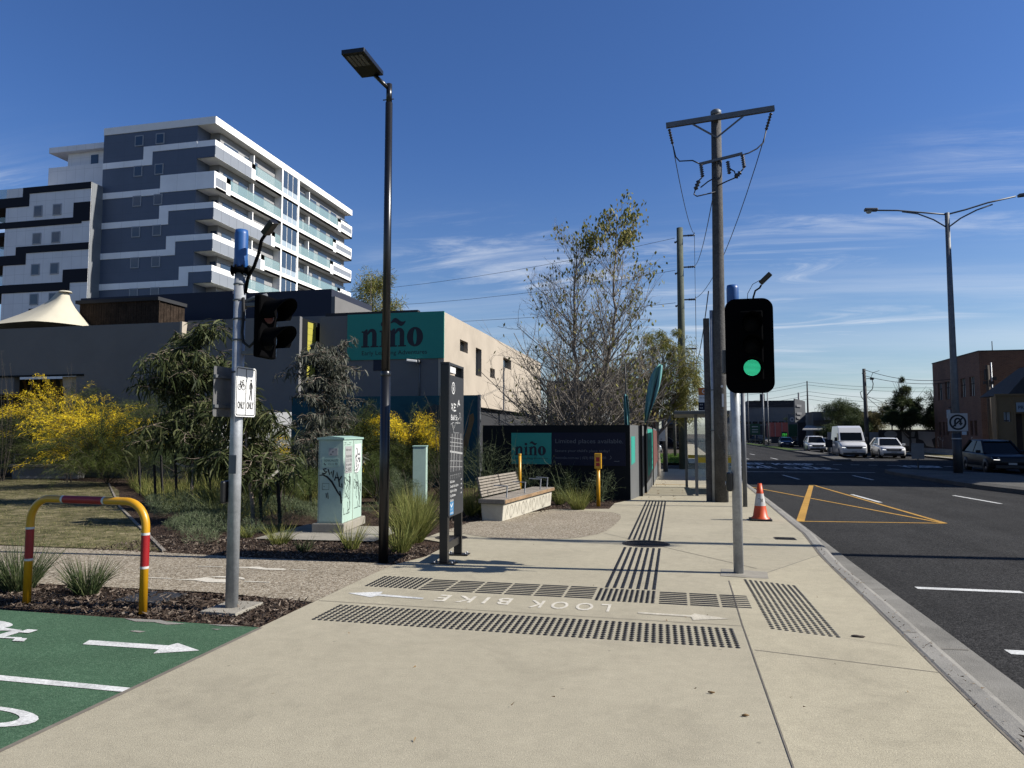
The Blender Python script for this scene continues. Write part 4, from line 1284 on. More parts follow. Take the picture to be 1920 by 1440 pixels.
sk.box(-0.03, 0.05, -0.0645, -0.058, 1.31, 1.49)
sk.build('sticker', M['galvdull'], tl)

sg = thing('path_user_sign', 'white sign with bicycle and walker symbols over ONLY ONLY on the left signal pole', 'sign', (-4.13, 6.25, 2.11))
SW, SH = 0.17, 0.245
bo = MB().prism(rrect(-SW, SW, -SH, SH, 0.03), 0.006, lambda a, b, d: (0.0 + d, a, b)).build('panel', M['signwhite'], sg)
bd = MB()
o0, o1 = rrect(-SW + .012, SW - .012, -SH + .012, SH - .012, 0.022), rrect(-SW + .02, SW - .02, -SH + .02, SH - .02, 0.018)
n_ = len(o0)
bd.add([(0.0075, a, b) for a, b in o0] + [(0.0075, a, b) for a, b in o1], [(i, (i + 1) % n_, n_ + (i + 1) % n_, n_ + i) for i in range(n_)])
bd.box(0.0065, 0.0075, -0.004, 0.004, -SH + .02, SH - .02)
bd.build('border', M['ink'], sg)
sy = MB()
O_, RT, UP = (0.0078, -0.135, 0.045), (0, 1, 0), (0, 0, 1)
for wx in (0.028, 0.092): stroke(sy, arc2(wx, 0, 0.027, 0.027, 0, 360, 20), O_, RT, UP, 0.007)
for a, b in (((0.028, 0), (0.044, 0.052)), ((0.044, 0.048), (0.082, 0.048)), ((0.082, 0.048), (0.06, 0.0)), ((0.06, 0), (0.046, 0.04)), ((0.028, 0), (0.06, 0)), ((0.092, 0), (0.08, 0.066)), ((0.074, 0.07), (0.1, 0.066)), ((0.034, 0.058), (0.056, 0.058))):
    stroke(sy, [a, b], O_, RT, UP, 0.008)
OW = (0.0078, 0.085, 0.0)
stroke(sy, arc2(0, 0.118, 0.006, 0.006, 0, 360, 12), OW, RT, UP, 0.013)
for p, wd in (([(0, 0.1), (0.002, 0.07), (0.0, 0.03)], 0.030), ([(-0.004, 0.035), (-0.010, -0.02), (-0.026, -0.075)], 0.013), ([(0.006, 0.035), (0.012, -0.02), (0.010, -0.08)], 0.013), ([(-0.010, 0.092), (-0.026, 0.06), (-0.022, 0.03)], 0.008), ([(0.010, 0.092), (0.024, 0.062), (0.032, 0.04)], 0.008)):
    stroke(sy, p, OW, RT, UP, wd)
sy.build('symbol', M['ink'], sg, fixn=False)
tx = MB()
put_text(tx, 'ONLY', (0.0078, -0.075, -0.165), (0, 1, 0), (0, 0, 1), 0.07, 0.12, 'C', bold=0.02)
put_text(tx, 'ONLY', (0.0078, 0.075, -0.165), (0, 1, 0), (0, 0, 1), 0.07, 0.12, 'C', bold=0.02)
tx.build('lettering', M['ink'], sg, fixn=False)
s2 = thing('sign_back', 'plain grey sign back facing us on the far side of the left signal pole', 'sign', (-4.315, 6.15, 2.11))
MB().prism(rrect(-0.14, 0.17, -0.245, 0.245, 0.02), 0.005, lambda a, b, d: (0.0 - d, a, b)).build('panel', M['signgrey'], s2)
for z_ in (-0.16, 0.13): MB().box(0.0, 0.02, -0.14, 0.17, z_, z_ + 0.03).build('channel_rail', M['galvdull'], s2)

# ---- striped bike rail
ur = thing('hold_rail', 'yellow hooped bike rail with red bands at the end of the green path', 'bike rail', (-5.665, 5.97, 0), math.atan2(-0.106, 1.453))


def hoop(t0, t1, n_=40):
    hw, top, rr = 0.728, 1.045, 0.24
    pts = [(-hw, 0.0), (-hw, top - rr)] + [(-hw + rr - rr * math.cos(R(a)), top - rr + rr * math.sin(R(a))) for a in range(9, 91, 9)] + [(hw - rr + rr * math.sin(R(a)), top - rr + rr * math.cos(R(a))) for a in range(0, 91, 9)] + [(hw, 0.0)]
    P_ = [Vector((a, 0, b)) for a, b in pts]
    ds = [0.0]
    for a, b in zip(P_, P_[1:]): ds.append(ds[-1] + (b - a).length)
    tot = ds[-1]

    def at(s):
        for i in range(len(P_) - 1):
            if s <= ds[i + 1] + 1e-9: return P_[i].lerp(P_[i + 1], (s - ds[i]) / (ds[i + 1] - ds[i]))
        return P_[-1]
    inner = [d for d in ds if t0 * tot < d < t1 * tot]
    return [at(t0 * tot)] + [at(d) for d in inner] + [at(t1 * tot)], tot


p_, tot = hoop(0, 1)
MB().tube(p_, 0.0375, 18).build('hoop_tube', M['yellow'], ur)
for (z0, z1) in ((0.43, 0.745),):
    for sgn in (0, 1):
        a0, a1 = (z0 / tot, z1 / tot)
        if sgn: a0, a1 = 1 - a1, 1 - a0
        MB().tube(hoop(a0, a1)[0], 0.0385, 18, caps=False).build('red_band', M['red'], ur)
        for q in (a0, a1):
            MB().tube(hoop(q - 0.011 / tot, q + 0.011 / tot)[0], 0.0392, 18, caps=False).build('white_ring', M['whitetape'], ur)
a0, a1 = 0.5 - 0.30 / tot, 0.5 + 0.22 / tot
MB().tube(hoop(a0, a1)[0], 0.0385, 18, caps=False).build('red_band', M['red'], ur)
for q in (a0, a1): MB().tube(hoop(q - 0.013 / tot, q + 0.013 / tot)[0], 0.0392, 18, caps=False).build('white_ring', M['whitetape'], ur)

# ---- black lamp post with flat LED head
lp = thing('lamp_post', 'tall black lamp post with a flat LED head beside the street map stand', 'lamp post', (-3.83, 9.04, -0.02))
MB().cyl((0, 0, 0), (0, 0, 2.55), 0.067, 0.066, 20).cyl((0, 0, 2.54), (0, 0, 6.35), 0.057, 0.050, 20).build('pole', M['black'], lp)
MB().lathe([(0.067, 2.50), (0.069, 2.51), (0.069, 2.55), (0.057, 2.57)], n=20).build('collar', M['black'], lp)
MB().cyl((0, 0, 6.33), (0, 0, 6.62), 0.041, 0.041, 16).cyl((-0.09, 0, 6.40), (0.07, 0, 6.40), 0.008, n=8).build('spigot', M['black'], lp)
MB().tube([(0.0, 0, 6.55), (-0.16, -0.14, 6.70)], 0.028, 10).build('arm', M['black'], lp)
hd = MB().box(-0.37, -0.045, -0.74, -0.10, 6.70, 6.765).build('lamp_head', M['black'], lp, bevel=0.008)
l_ = MB()
for i in range(4): l_.box(-0.325 + i * 0.06, -0.28 + i * 0.06, -0.69, -0.42, 6.693, 6.699)
l_.build('led_strip', M['led'], hd)

# ---- street map stand
tm = thing('map_stand', 'tall charcoal street map stand with two posts on the footpath edge', 'information sign', (-2.985, 9.03, gz(9.03)), 0.045)
TH, TW = 2.67, 0.80
MB().box(-0.055, 0.055, 0.0, 0.10, 0.015, TH - 0.03).build('post', M['black'], tm, bevel=0.006)
MB().box(-0.055, 0.055, TW - 0.06, TW, 0.015, TH - 0.03).build('post', M['black'], tm, bevel=0.006)
fr = MB(); fr.box(-0.055, 0.058, -0.003, TW + 0.003, TH - 0.03, TH); fr.build('cap', M['charcoal'], tm)
pn = MB().box(-0.052, 0.060, 0.102, TW - 0.062, 0.62, TH - 0.17).build('panel', M['charcoal'], tm)
MB().box(0.056, 0.064, 0.0, 0.030, 0.62, TH).box(0.056, 0.064, TW - 0.03, TW, 0.62, TH).build('face_trim', M['charcoal'], tm)
fc = MB().box(0.0602, 0.0665, 0.032, TW - 0.032, 0.60, TH - 0.17).build('face_panel', M['charcoal'], tm)
MB().box(-0.03, 0.03, 0.10, TW - 0.06, 0.16, 0.26).build('crossbar', M['black'], tm)
MB().box(-0.01, 0.05, 0.06, 0.40, TH - 0.13, TH - 0.05).build('slot_infill', M['signwhite'], tm)  # white block set in the opening below the cap
for y_ in (0.05, TW - 0.03):
    bp = MB().box(-0.16, 0.16, y_ - 0.085, y_ + 0.085, 0.0, 0.014).build('base_plate', M['black'], tm)
    bb = MB()
    for a in (-0.12, 0.12):
        for b in (-0.055, 0.055): bb.cyl((a, y_ + b, 0.014), (a, y_ + b, 0.034), 0.013, n=6)
    bb.build('bolt', M['galv'], bp)
gx = 0.0672
g_ = MB()
UPZ, RY = (0, 0, 1), (0, 1, 0)
stroke(g_, arc2(0.22, 2.33, 0.075, 0.075, 0, 360, 28), (gx, 0, 0), RY, UPZ, 0.016)
stroke(g_, [(0.22, 2.29), (0.22, 2.345)], (gx, 0, 0), RY, UPZ, 0.028)
stroke(g_, arc2(0.22, 2.368, 0.006, 0.006, 0, 360, 10), (gx, 0, 0), RY, UPZ, 0.016)
put_text(g_, 'Bell St', (gx, 0.10, 1.895), RY, UPZ, 0.075, 0.34)
rs = random.Random(5)
for a, b in (((0.12, 2.04), (0.20, 2.12)), ((0.12, 2.12), (0.2, 2.02)), ((0.24, 2.02), (0.26, 2.12)), ((0.26, 2.12), (0.36, 2.10)), ((0.25, 2.07), (0.33, 2.07)), ((0.25, 2.02), (0.36, 2.03)), ((0.45, 2.08), (0.52, 2.18)), ((0.52, 2.18), (0.56, 2.1)), ((0.46, 2.13), (0.58, 2.12))):
    stroke(g_, [a, ((a[0] + b[0]) / 2 + rs.uniform(-.02, .02), (a[1] + b[1]) / 2), b], (gx, 0, 0), RY, UPZ, 0.016)
for i, s_ in enumerate(('Bell Station', 'Darebin Arts Centre', "St John's College", 'Ray Bramham', 'Gardens')):
    put_text(g_, s_, (gx, 0.085, 1.05 - i * 0.062), RY, UPZ, 0.036)
    if i < 4: stroke(g_, [(0.66, 1.062 - i * .062), (0.69, 1.075 - i * .062)], (gx, 0, 0), RY, UPZ, 0.016)
scribble(g_, rs, (gx, 0, 0), RY, UPZ, 0.10, 0.6, 1.72, 1.86, 5, 0.005)
scribble(g_, rs, (gx, 0, 0), RY, UPZ, 0.45, 0.66, 1.75, 2.0, 3, 0.004)
g_.build('lettering', M['signwhite'], tm, fixn=False)
mp_ = MB().box(0.0666, 0.0676, 0.05, 0.74, 1.19, 1.72).build('map', M['fardark'], tm)
ms = MB()
gx2 = 0.0682
for x_, wd in ((0.16, .012), (0.30, .018), (0.44, .010), (0.62, .014)): stroke(ms, [(x_ - .06, 1.20), (x_ + 0.02, 1.71)], (gx2, 0, 0), RY, UPZ, wd)
for z_, wd in ((1.27, .006), (1.35, .006), (1.55, .006), (1.60, .008), (1.66, .006)): stroke(ms, [(0.06, z_), (0.73, z_ - 0.03)], (gx2, 0, 0), RY, UPZ, wd)
stroke(ms, [(0.06, 1.475), (0.73, 1.43)], (gx2, 0, 0), RY, UPZ, 0.026)
for i in range(9): stroke(ms, [(0.1 + i * .07, 1.20), (0.13 + i * .07, 1.71)], (gx2, 0, 0), RY, UPZ, 0.003)
ms.build('map_street', M['sticker'], mp_, fixn=False)
lg = MB()
for i in range(6): stroke(lg, [(0.09 + i * .1, 1.10), (0.10 + i * .1, 1.155), (0.14 + i * .1, 1.15)], (gx, 0, 0), RY, UPZ, 0.006)
lg.build('map_key', M['sticker'], tm, fixn=False)
bl_ = MB().box(0.0666, 0.0676, 0.075, 0.26, 0.625, 0.80).build('council_badge', M['skyblue'], tm)
bt_ = MB()
stroke(bt_, [(0.10, 0.77), (0.15, 0.73), (0.22, 0.775)], (gx2, 0, 0), RY, UPZ, 0.02)
put_text(bt_, 'DAREBIN', (gx2, 0.09, 0.64), RY, UPZ, 0.022, 0.15)
put_text(bt_, 'CITY OF', (gx2, 0.10, 0.69), RY, UPZ, 0.018, 0.10)
bt_.build('badge_lettering', M['signwhite'], bl_, fixn=False)

# ---- mint signal cabinet
cb = thing('signal_cabinet', 'mint green roadside cabinet covered in graffiti on a concrete plinth', 'utility cabinet', (-5.713, 11.64, gz(11.64) + 0.012), R(8))
MB().box(-0.53, 0.05, -0.06, 1.24, 0.0, 0.15).build('plinth', M['plinth'], cb, bevel=0.012)
bd_ = MB().box(-0.45, 0.0, 0.0, 1.13, 0.152, 1.62).build('cabinet_body', M['mint'], cb, bevel=0.006)
MB().prism([(-0.475, 1.622), (0.02, 1.622), (0.02, 1.655), (-0.225, 1.685), (-0.475, 1.655)], 1.18, lambda a, b, d: (a, -0.025 + d, b)).build('roof', M['mintdark'], cb)
MB().box(0.0, 0.004, 0.568, 0.576, 0.17, 1.60).box(-0.43, -0.02, -0.003, 0.0, 0.175, 0.179).box(-0.43, -0.425, -0.003, 0.0, 0.175, 1.60).build('door_seam', M['joint'], cb)
fx = (0, -0.0045, 0)
s_ = MB().box(-0.265, -0.10, -0.004, 0.0, 1.34, 1.47).build('front_label', M['sticker'], cb)
tx = MB(); stroke(tx, [(-0.19, 1.40), (-0.185, 1.415)], (0, -0.0046, 0), (1, 0, 0), UPZ, 0.02); stroke(tx, [(-0.24, 1.365), (-0.21, 1.365)], (0, -0.0046, 0), (1, 0, 0), UPZ, 0.012); stroke(tx, [(-0.14, 1.44), (-0.12, 1.44)], (0, -0.0046, 0), (1, 0, 0), UPZ, 0.008)
tx.build('label_mark', M['ink'], s_, fixn=False)
s_ = MB().box(-0.385, -0.075, -0.004, 0.0, 1.14, 1.29).build('fault_label', M['mintdark'], cb)
tx = MB()
put_text(tx, 'SIGNAL FAULTS', (-0.345, -0.0046, 1.235), (1, 0, 0), UPZ, 0.038, 0.25)
put_text(tx, '13 11 70', (-0.275, -0.0046, 1.17), (1, 0, 0), UPZ, 0.042, 0.17)
stroke(tx, [(-0.345, 1.21), (-0.335, 1.185), (-0.31, 1.175)], (0, -0.0046, 0), (1, 0, 0), UPZ, 0.012)
tx.build('label_lettering', M['ink'], s_, fixn=False)
gr = MB()
FR, FO = (1, 0, 0), (0, -0.0048, 0)
stroke(gr, [(-0.43, 0.99), (-0.36, 1.0), (-0.28, 0.96), (-0.20, 0.88), (-0.14, 0.78), (-0.08, 0.68), (-0.02, 0.60)], FO, FR, UPZ, 0.036, taper=True)
for p in ([(-0.30, 1.11), (-0.36, 1.10), (-0.33, 1.06), (-0.29, 1.06), (-0.33, 1.02), (-0.38, 1.03)], [(-0.27, 1.10), (-0.24, 1.0), (-0.21, 1.06), (-0.18, 0.95), (-0.17, 1.08)],
          [(-0.15, 0.90), (-0.11, 1.05), (-0.07, 0.88)], [(-0.14, 0.95), (-0.07, 0.95)], [(-0.02, 0.98), (-0.07, 0.90), (-0.06, 0.80), (-0.01, 0.78), (-0.02, 0.85)], [(-0.05, 0.72), (-0.02, 0.50)]):
    stroke(gr, p, FO, FR, UPZ, 0.024)
stroke(gr, [(-0.37, 0.74), (-0.25, 0.74), (-0.25, 0.85), (-0.37, 0.85), (-0.37, 0.74)], FO, FR, UPZ, 0.006)
for p in ([(-0.30, 0.68), (-0.29, 0.60)], [(-0.27, 0.69), (-0.26, 0.58)], [(-0.34, 0.80), (-0.335, 0.79)]): stroke(gr, p, FO, FR, UPZ, 0.014)
SO, SR = (0.0046, 0, 0), (0, 1, 0)
rs = random.Random(21)
scribble(gr, rs, SO, SR, UPZ, 0.06, 0.42, 0.30, 0.95, 14, 0.010)
scribble(gr, rs, SO, SR, UPZ, 0.10, 0.36, 0.60, 1.02, 6, 0.008)
scribble(gr, rs, SO, SR, UPZ, 0.62, 1.05, 0.35, 1.05, 12, 0.011)
scribble(gr, rs, SO, SR, UPZ, 0.66, 1.0, 0.70, 1.0, 5, 0.007)
stroke(gr, [(0.72, 1.35), (0.66, 1.1), (0.68, 0.98)], SO, SR, UPZ, 0.022, taper=True)
scribble(gr, rs, SO, SR, UPZ, 0.04, 0.5, 1.53, 1.57, 5, 0.004)
gr.build('graffiti', M['ink'], cb, fixn=False)
s_ = MB().box(0.0, 0.004, 0.10, 0.50, 1.02, 1.50).build('site_label', M['sticker'], cb)
tx = MB(); SX = (0.0046, 0, 0)
put_text(tx, 'PLEASE RING', (0.0046, 0.30, 1.30), SR, UPZ, 0.045, 0.32, 'C')
put_text(tx, '13 11 70', (0.0046, 0.30, 1.215), SR, UPZ, 0.06, 0.33, 'C')
put_text(tx, 'SITE NUMBER', (0.0046, 0.30, 1.145), SR, UPZ, 0.042, 0.33, 'C')
put_text(tx, '2385', (0.0046, 0.30, 1.045), SR, UPZ, 0.075, 0.30, 'C')
put_text(tx, 'vicroads', (0.0046, 0.30, 1.42), SR, UPZ, 0.04, 0.26, 'C')
stroke(tx, [(0.13, 1.45), (0.16, 1.42), (0.19, 1.46)], SX, SR, UPZ, 0.012)
tx.build('label_lettering', M['ink'], s_, fixn=False)
s_ = MB().prism([(0.66, 1.02), (0.80, 0.99), (0.95, 1.04), (1.04, 1.12), (1.05, 1.54), (0.66, 1.53)], 0.003, lambda a, b, d: (d, a, b)).build('torn_poster', M['signwhite'], cb)
pb = MB()
for _ in range(16):
    a, b = rs.uniform(.70, 1.0), rs.uniform(1.05, 1.35)
    stroke(pb, [(a, b), (a + rs.uniform(-.05, .05), b + rs.uniform(-.04, .04)), (a + rs.uniform(-.08, .08), b + rs.uniform(-.06, .06))], (0.0036, 0, 0), SR, UPZ, rs.uniform(.012, .035))
stroke(pb, arc2(0.77, 1.38, 0.05, 0.07, -90, 110, 8), (0.0036, 0, 0), SR, UPZ, 0.03)
pb.build('poster_print', M['charcoal'], s_, fixn=False)

c2 = thing('pillar_cabinet', 'slim mint green pillar box standing in the shrubs behind the lamp post', 'utility cabinet', (-6.25, 17.45, gz(17.45)), R(16))
MB().box(-0.34, 0.0, 0.0, 0.62, -0.02, 1.46).build('cabinet_body', M['mint'], c2, bevel=0.006)
MB().box(-0.355, 0.015, -0.015, 0.635, 1.462, 1.49).build('roof', M['mintdark'], c2, bevel=0.005)
tx = MB(); scribble(tx, rs, (0.004, 0, 0), SR, UPZ, 0.12, 0.5, 0.5, 1.3, 8, 0.01); tx.build('graffiti', M['ink'], c2, fixn=False)

# ---- timber bench on concrete
bn = thing('park_bench', 'timber slatted bench with one long back on a carved pale concrete base', 'bench', (-3.43, 14.086, gz(15.5)), math.atan2(0.397, 3.53) * -1)
bs = MB().prism([(-0.42, 0.0), (0.02, 0.0), (0.05, 0.36), (-0.45, 0.36)], 3.52, lambda a, b, d: (a, d, b)).build('base', M['benchstone'], bn, bevel=0.015)
cv = MB(); rs = random.Random(8)
for i in range(13):
    y0 = 0.15 + i * 0.255
    z0 = rs.uniform(0.03, 0.1)
    pts = [(y0, z0), (y0 + .03, z0 + .12), (y0 + rs.uniform(.05, .12), 0.31), (y0 + .15, 0.22), (y0 + rs.uniform(.1, .22), 0.12)]
    if i % 3 == 1: pts = arc2(y0 + .1, 0.17, 0.09, 0.13, 20, 330, 10)
    stroke(cv, pts, (0.0225, 0, 0.0), (0, 1, 0), (0.083, 0, 1), 0.018)
cv.build('carved_line', M['joint'], bs, fixn=False)
se = MB()
for i in range(4): se.box(-0.47 + i * 0.142, -0.335 + i * 0.142, -0.06, 3.58, 0.372, 0.452)
se.build('seat', M['timber'], bn, bevel=0.01)
MB().box(0.098, 0.106, -0.05, 3.57, 0.375, 0.446).build('seat_edge', M['timberwarm'], bn)
MB().box(-0.47, 0.10, -0.075, -0.062, 0.372, 0.456).build('seat_end', M['timber'], bn)
bk = MB()
for i in range(7): bk.obox((-0.46 - 0.028 * i * 0.6, 1.30, 0.505 + i * 0.058), (0.03, 2.5, 0.046), (0, R(-14), 0))
bk.build('backrest', M['timber'], bn, bevel=0.004)
sp = MB()
for y_ in (0.07, 1.28, 2.5): sp.bar((-0.44, y_, 0.43), (-0.56, y_, 0.90), 0.035, 0.02)
sp.build('back_support', M['black'], bn)
for y_ in (0.45, 1.65, 2.85, 3.42):
    a_ = MB(); a_.bar((-0.05, y_, 0.45), (-0.03, y_, 0.70), 0.03, 0.02); a_.bar((-0.03, y_, 0.69), (-0.33, y_, 0.70), 0.03, 0.02); a_.build('armrest', M['galv'], bn)

b2 = thing('park_bench', 'low concrete seat with two steel hoop armrests at the far side of the lawn', 'bench', (-25.4, 24.75, gz(24.7)), R(14))
bs = MB().prism([(-1.55, 0.0), (1.15, 0.0), (1.2, 0.50), (-1.6, 0.50)], 0.5, lambda a, b, d: (a, d, b)).build('base', M['render'], b2, bevel=0.02)
cv = MB(); rs = random.Random(4)
for i in range(8): stroke(cv, [(-1.3 + i * .3, 0.06), (-1.22 + i * .3, 0.35), (-1.1 + i * .3, rs.uniform(.15, .3)), (-1.05 + i * .3, 0.1)], (0, -0.003, 0), (1, 0, 0), UPZ, 0.02)
cv.build('carved_line', M['joint'], bs, fixn=False)
MB().box(-1.75, 1.3, -0.08, 0.58, 0.503, 0.60).build('seat', M['timber'], b2, bevel=0.012)
for x_ in (-1.3, 0.35):
    MB().bar((x_ - .25, 0.1, 0.6), (x_ - .25, 0.1, 1.02), .05, .03).bar((x_ + .25, 0.1, 0.6), (x_ + .25, 0.1, 1.02), .05, .03).bar((x_ - .27, 0.1, 1.02), (x_ + .27, 0.1, 1.02), .03, .05).build('armrest', M['galvdull'], b2)

# ---- yellow posts
yp = thing('marker_post', 'yellow post with an orange box on top at the garden edge by the dark fence', 'marker post', (-1.87, 17.92, gz(17.9)))
MB().cyl((0, 0, 0), (0, 0, 0.98), 0.048, n=16).build('post', M['yellow'], yp)
bx = MB().box(-0.085, 0.085, -0.075, 0.075, 0.93, 1.315).build('box', M['yellow'], yp, bevel=0.01)
MB().box(-0.045, 0.045, -0.079, -0.075, 1.11, 1.22).box(-0.045, 0.045, -0.079, -0.075, 1.0, 1.08).build('red_label', M['red'], bx)
yp = thing('marker_post', 'plain yellow post with a flat cap rising behind the bench back', 'marker post', (-4.08, 18.85, gz(18.85)))
MB().cyl((0, 0, 0), (0, 0, 1.24), 0.043, n=16).build('post', M['yellow'], yp)
MB().cyl((0, 0, 1.24), (0, 0, 1.275), 0.05, 0.047, n=16).build('cap', M['yellow'], yp)

# ---- traffic cone
cn = thing('traffic_cone', 'orange traffic cone with a grubby white collar at the footpath edge', 'traffic cone', (1.71, 15.59, gz(15.59)))
MB().prism(rrect(-0.215, 0.215, -0.215, 0.215, 0.04, 4), 0.035, lambda a, b, d: (a, b, 0.003 + d)).build('rubber_base', M['rubber'], cn, bevel=0.006)


def cr(z): return 0.155 - 0.112 * z / 0.75


MB().lathe([(0.185, 0.038), (0.175, 0.06), (cr(.05), 0.08), (cr(.30), 0.305)], n=28).build('cone_body', M['orange'], cn)
MB().lathe([(cr(.545), 0.545), (cr(.755), 0.755), (0.03, 0.755)], n=28).build('cone_tip', M['orange'], cn)
MB().lathe([(cr(.30) + .002, 0.30), (cr(.55) + .002, 0.55)], n=28).build('white_collar', M['conewhite'], cn)
tx = MB(); scribble(tx, random.Random(2), (0, -0.124, 0.0), (1, 0, 0), (0, 0.05, 1), -0.04, 0.04, 0.38, 0.45, 5, 0.008); tx.build('collar_print', M['ink'], cn, fixn=False)


# ---- timber utility pole with crossarm
def insulator(mb, p, q, k=6, r=0.05):
    p, q = Vector(p), Vector(q)
    pts, rs_ = [], []
    for i in range(k * 2 + 1):
        pts.append(p.lerp(q, i / (k * 2))); rs_.append(r if i % 2 else r * 0.45)
    mb.tube(pts, rs_, 10)


up_ = thing('utility_pole', 'tall weathered timber utility pole with a wide crossarm behind the traffic light', 'utility pole', (1.215, 20.02, gz(20.02)))
MB().tube([(0, 0, 0), (0.02, 0, 4), (0.05, 0, 8), (0.06, 0, 10.72)], [0.185, 0.165, 0.145, 0.135], 16).build('pole_shaft', M['pole'], up_)
MB().lathe([(0.139, 10.70), (0.145, 10.71), (0.145, 10.80), (0.10, 10.84), (0, 10.85)], (0.06, 0, 0), 16).build('pole_cap', M['galvdull'], up_)
ca = MB().bar((-1.30, -0.20, 10.44), (1.58, -0.16, 10.66), 0.10, 0.14).build('crossarm', M['galvdull'], up_)
cr_ = MB().bar((-0.60, -0.20, 10.43), (0.05, -0.20, 9.98), 0.04, 0.04).bar((0.80, -0.18, 10.54), (0.06, -0.18, 9.98), 0.04, 0.04).build('crossarm_brace', M['galvdull'], up_)
def hang_insulator(t, p, q, k=6, r=0.05):
    mb = MB(); insulator(mb, p, q, k, r); mb.build('insulator', M['porcelain'], t)


insulator_at = lambda *a: hang_insulator(up_, *a)
insulator_at((-1.22, -0.15, 10.36), (-1.13, 0.05, 10.0)); insulator_at((1.50, -0.13, 10.56), (1.38, 0.05, 10.16))
for x_, z_ in ((-0.38, 9.25), (0.33, 9.28), (0.72, 9.42)): insulator_at((x_, -0.2, z_), (x_ + 0.04, -0.2, z_ - 0.36), 6, 0.06)
insulator_at((-0.44, -0.2, 8.80), (-0.54, -0.2, 8.55), 3, 0.07); insulator_at((0.66, -0.2, 8.95), (0.52, -0.2, 8.80), 3, 0.07)
MB().bar((-0.42, -0.2, 9.26), (0.72, -0.2, 9.46), 0.06, 0.07).build('fuse_arm', M['galvdull'], up_)
lw = MB()
for pts in ([(-1.13, .05, 10.0), (-1.05, 0, 9.6), (-0.95, -.05, 9.45), (-0.6, -.15, 9.40), (-0.38, -.2, 9.25)], [(-0.34, -.2, 8.89), (-0.44, -.2, 8.80)], [(-0.54, -.2, 8.55), (-0.58, -.2, 8.42), (-0.5, -.2, 8.36), (0.0, -.18, 8.45)],
            [(1.38, .05, 10.16), (1.30, 0, 9.8), (1.12, -.05, 9.62), (0.9, -.1, 9.5), (0.72, -.2, 9.42)], [(0.76, -.2, 9.06), (0.66, -.2, 8.95)], [(0.52, -.2, 8.80), (0.3, -.2, 8.72), (0.05, -.18, 8.62)], [(-0.4, -.2, 8.6), (-0.2, -.2, 8.75), (0, -.2, 8.85)], [(0.33, -.2, 9.1), (0.5, -.2, 8.98), (0.55, -.2, 8.8)]):
    lw.tube(pts, 0.018, 6)
lw.build('jumper_lead', M['wire'], up_)
tg = MB()
tg.box(0.05, 0.10, -0.200, -0.165, 2.55, 2.9); tg.cyl((0.06, -0.17, 3.1), (0.06, -0.20, 3.1), 0.035, n=12)
tg.build('pole_tag', M['signwhite'], up_)
rs = random.Random(14); sg_ = MB()
for i in range(8):
    z_ = rs.uniform(1.2, 2.5)
    scribble(sg_, rs, (0.02, -0.187, 0), (1, 0, 0), UPZ, -0.09, 0.09, z_ - .12, z_ + .12, 1, 0.012)
sg_.build('graffiti', M['galvdull'], up_, fixn=False)
sh_ = thing('conduit_pole', 'slim grey steel conduit pole clamped beside the timber utility pole', 'conduit', (0.93, 20.0, gz(20)))
MB().cyl((0.09, 0, 0), (0.11, 0, 5.2), 0.045, 0.045, n=12).build('conduit_pipe', M['galv'], sh_)
MB().box(-0.10, 0.06, 0.08, 0.24, 0, 5.0).build('timber_post', M['pole'], sh_)
MB().box(0.04, 0.16, -0.055, 0.07, 3.0, 3.03).build('clamp', M['galvdull'], sh_)
MB().box(0.04, 0.16, -0.055, 0.07, 1.9, 1.93).build('clamp', M['galvdull'], sh_)
rp = thing('steel_post', 'slim grey steel post at the kerb behind the right traffic light', 'post', (1.70, 18.7, gz(18.7)))
MB().cyl((0, 0, 0), (0, 0, 3.0), 0.055, 0.055, n=14).cyl((-0.03, 0, 2.95), (-0.03, 0, 4.4), 0.075, 0.075, n=14).build('post', M['galvdull'], rp)

# ---- second timber pole and its short arms
u2 = thing('utility_pole', 'greenish timber utility pole with many short side arms beyond the bus shelter', 'utility pole', (0.47, 39.5, gz(39.5)))
MB().tube([(0, 0, 0), (0, 0, 7), (0, 0, 13.2)], [0.24, 0.20, 0.17], 14).build('pole_shaft', M['polegreen'], u2)
am = MB()
for z_ in (12.75, 11.0, 9.2, 6.5, 5.7, 5.0):
    MB().bar((0.1, 0, z_), (0.68, 0, z_), 0.07, 0.07).build('side_arm', M['galvdull'], u2); hang_insulator(u2, (0.40, 0, z_), (0.80, 0, z_), 4, 0.07)
    hang_insulator(u2, (-0.12, 0, z_ - 0.3), (-0.30, 0, z_ - 0.35), 2, 0.07)


def power_line(label, a, b, sag, r=0.012):
    a, b = Vector(a), Vector(b)
    pts = []
    for i in range(13):
        t = i / 12; p = a.lerp(b, t); p.z -= sag * 4 * t * (1 - t); pts.append(tuple(p))
    o = MB().tube(pts, r, 5).build('power_line', M['wire'])
    return tag(o, label, 'power line', 'overhead power lines')


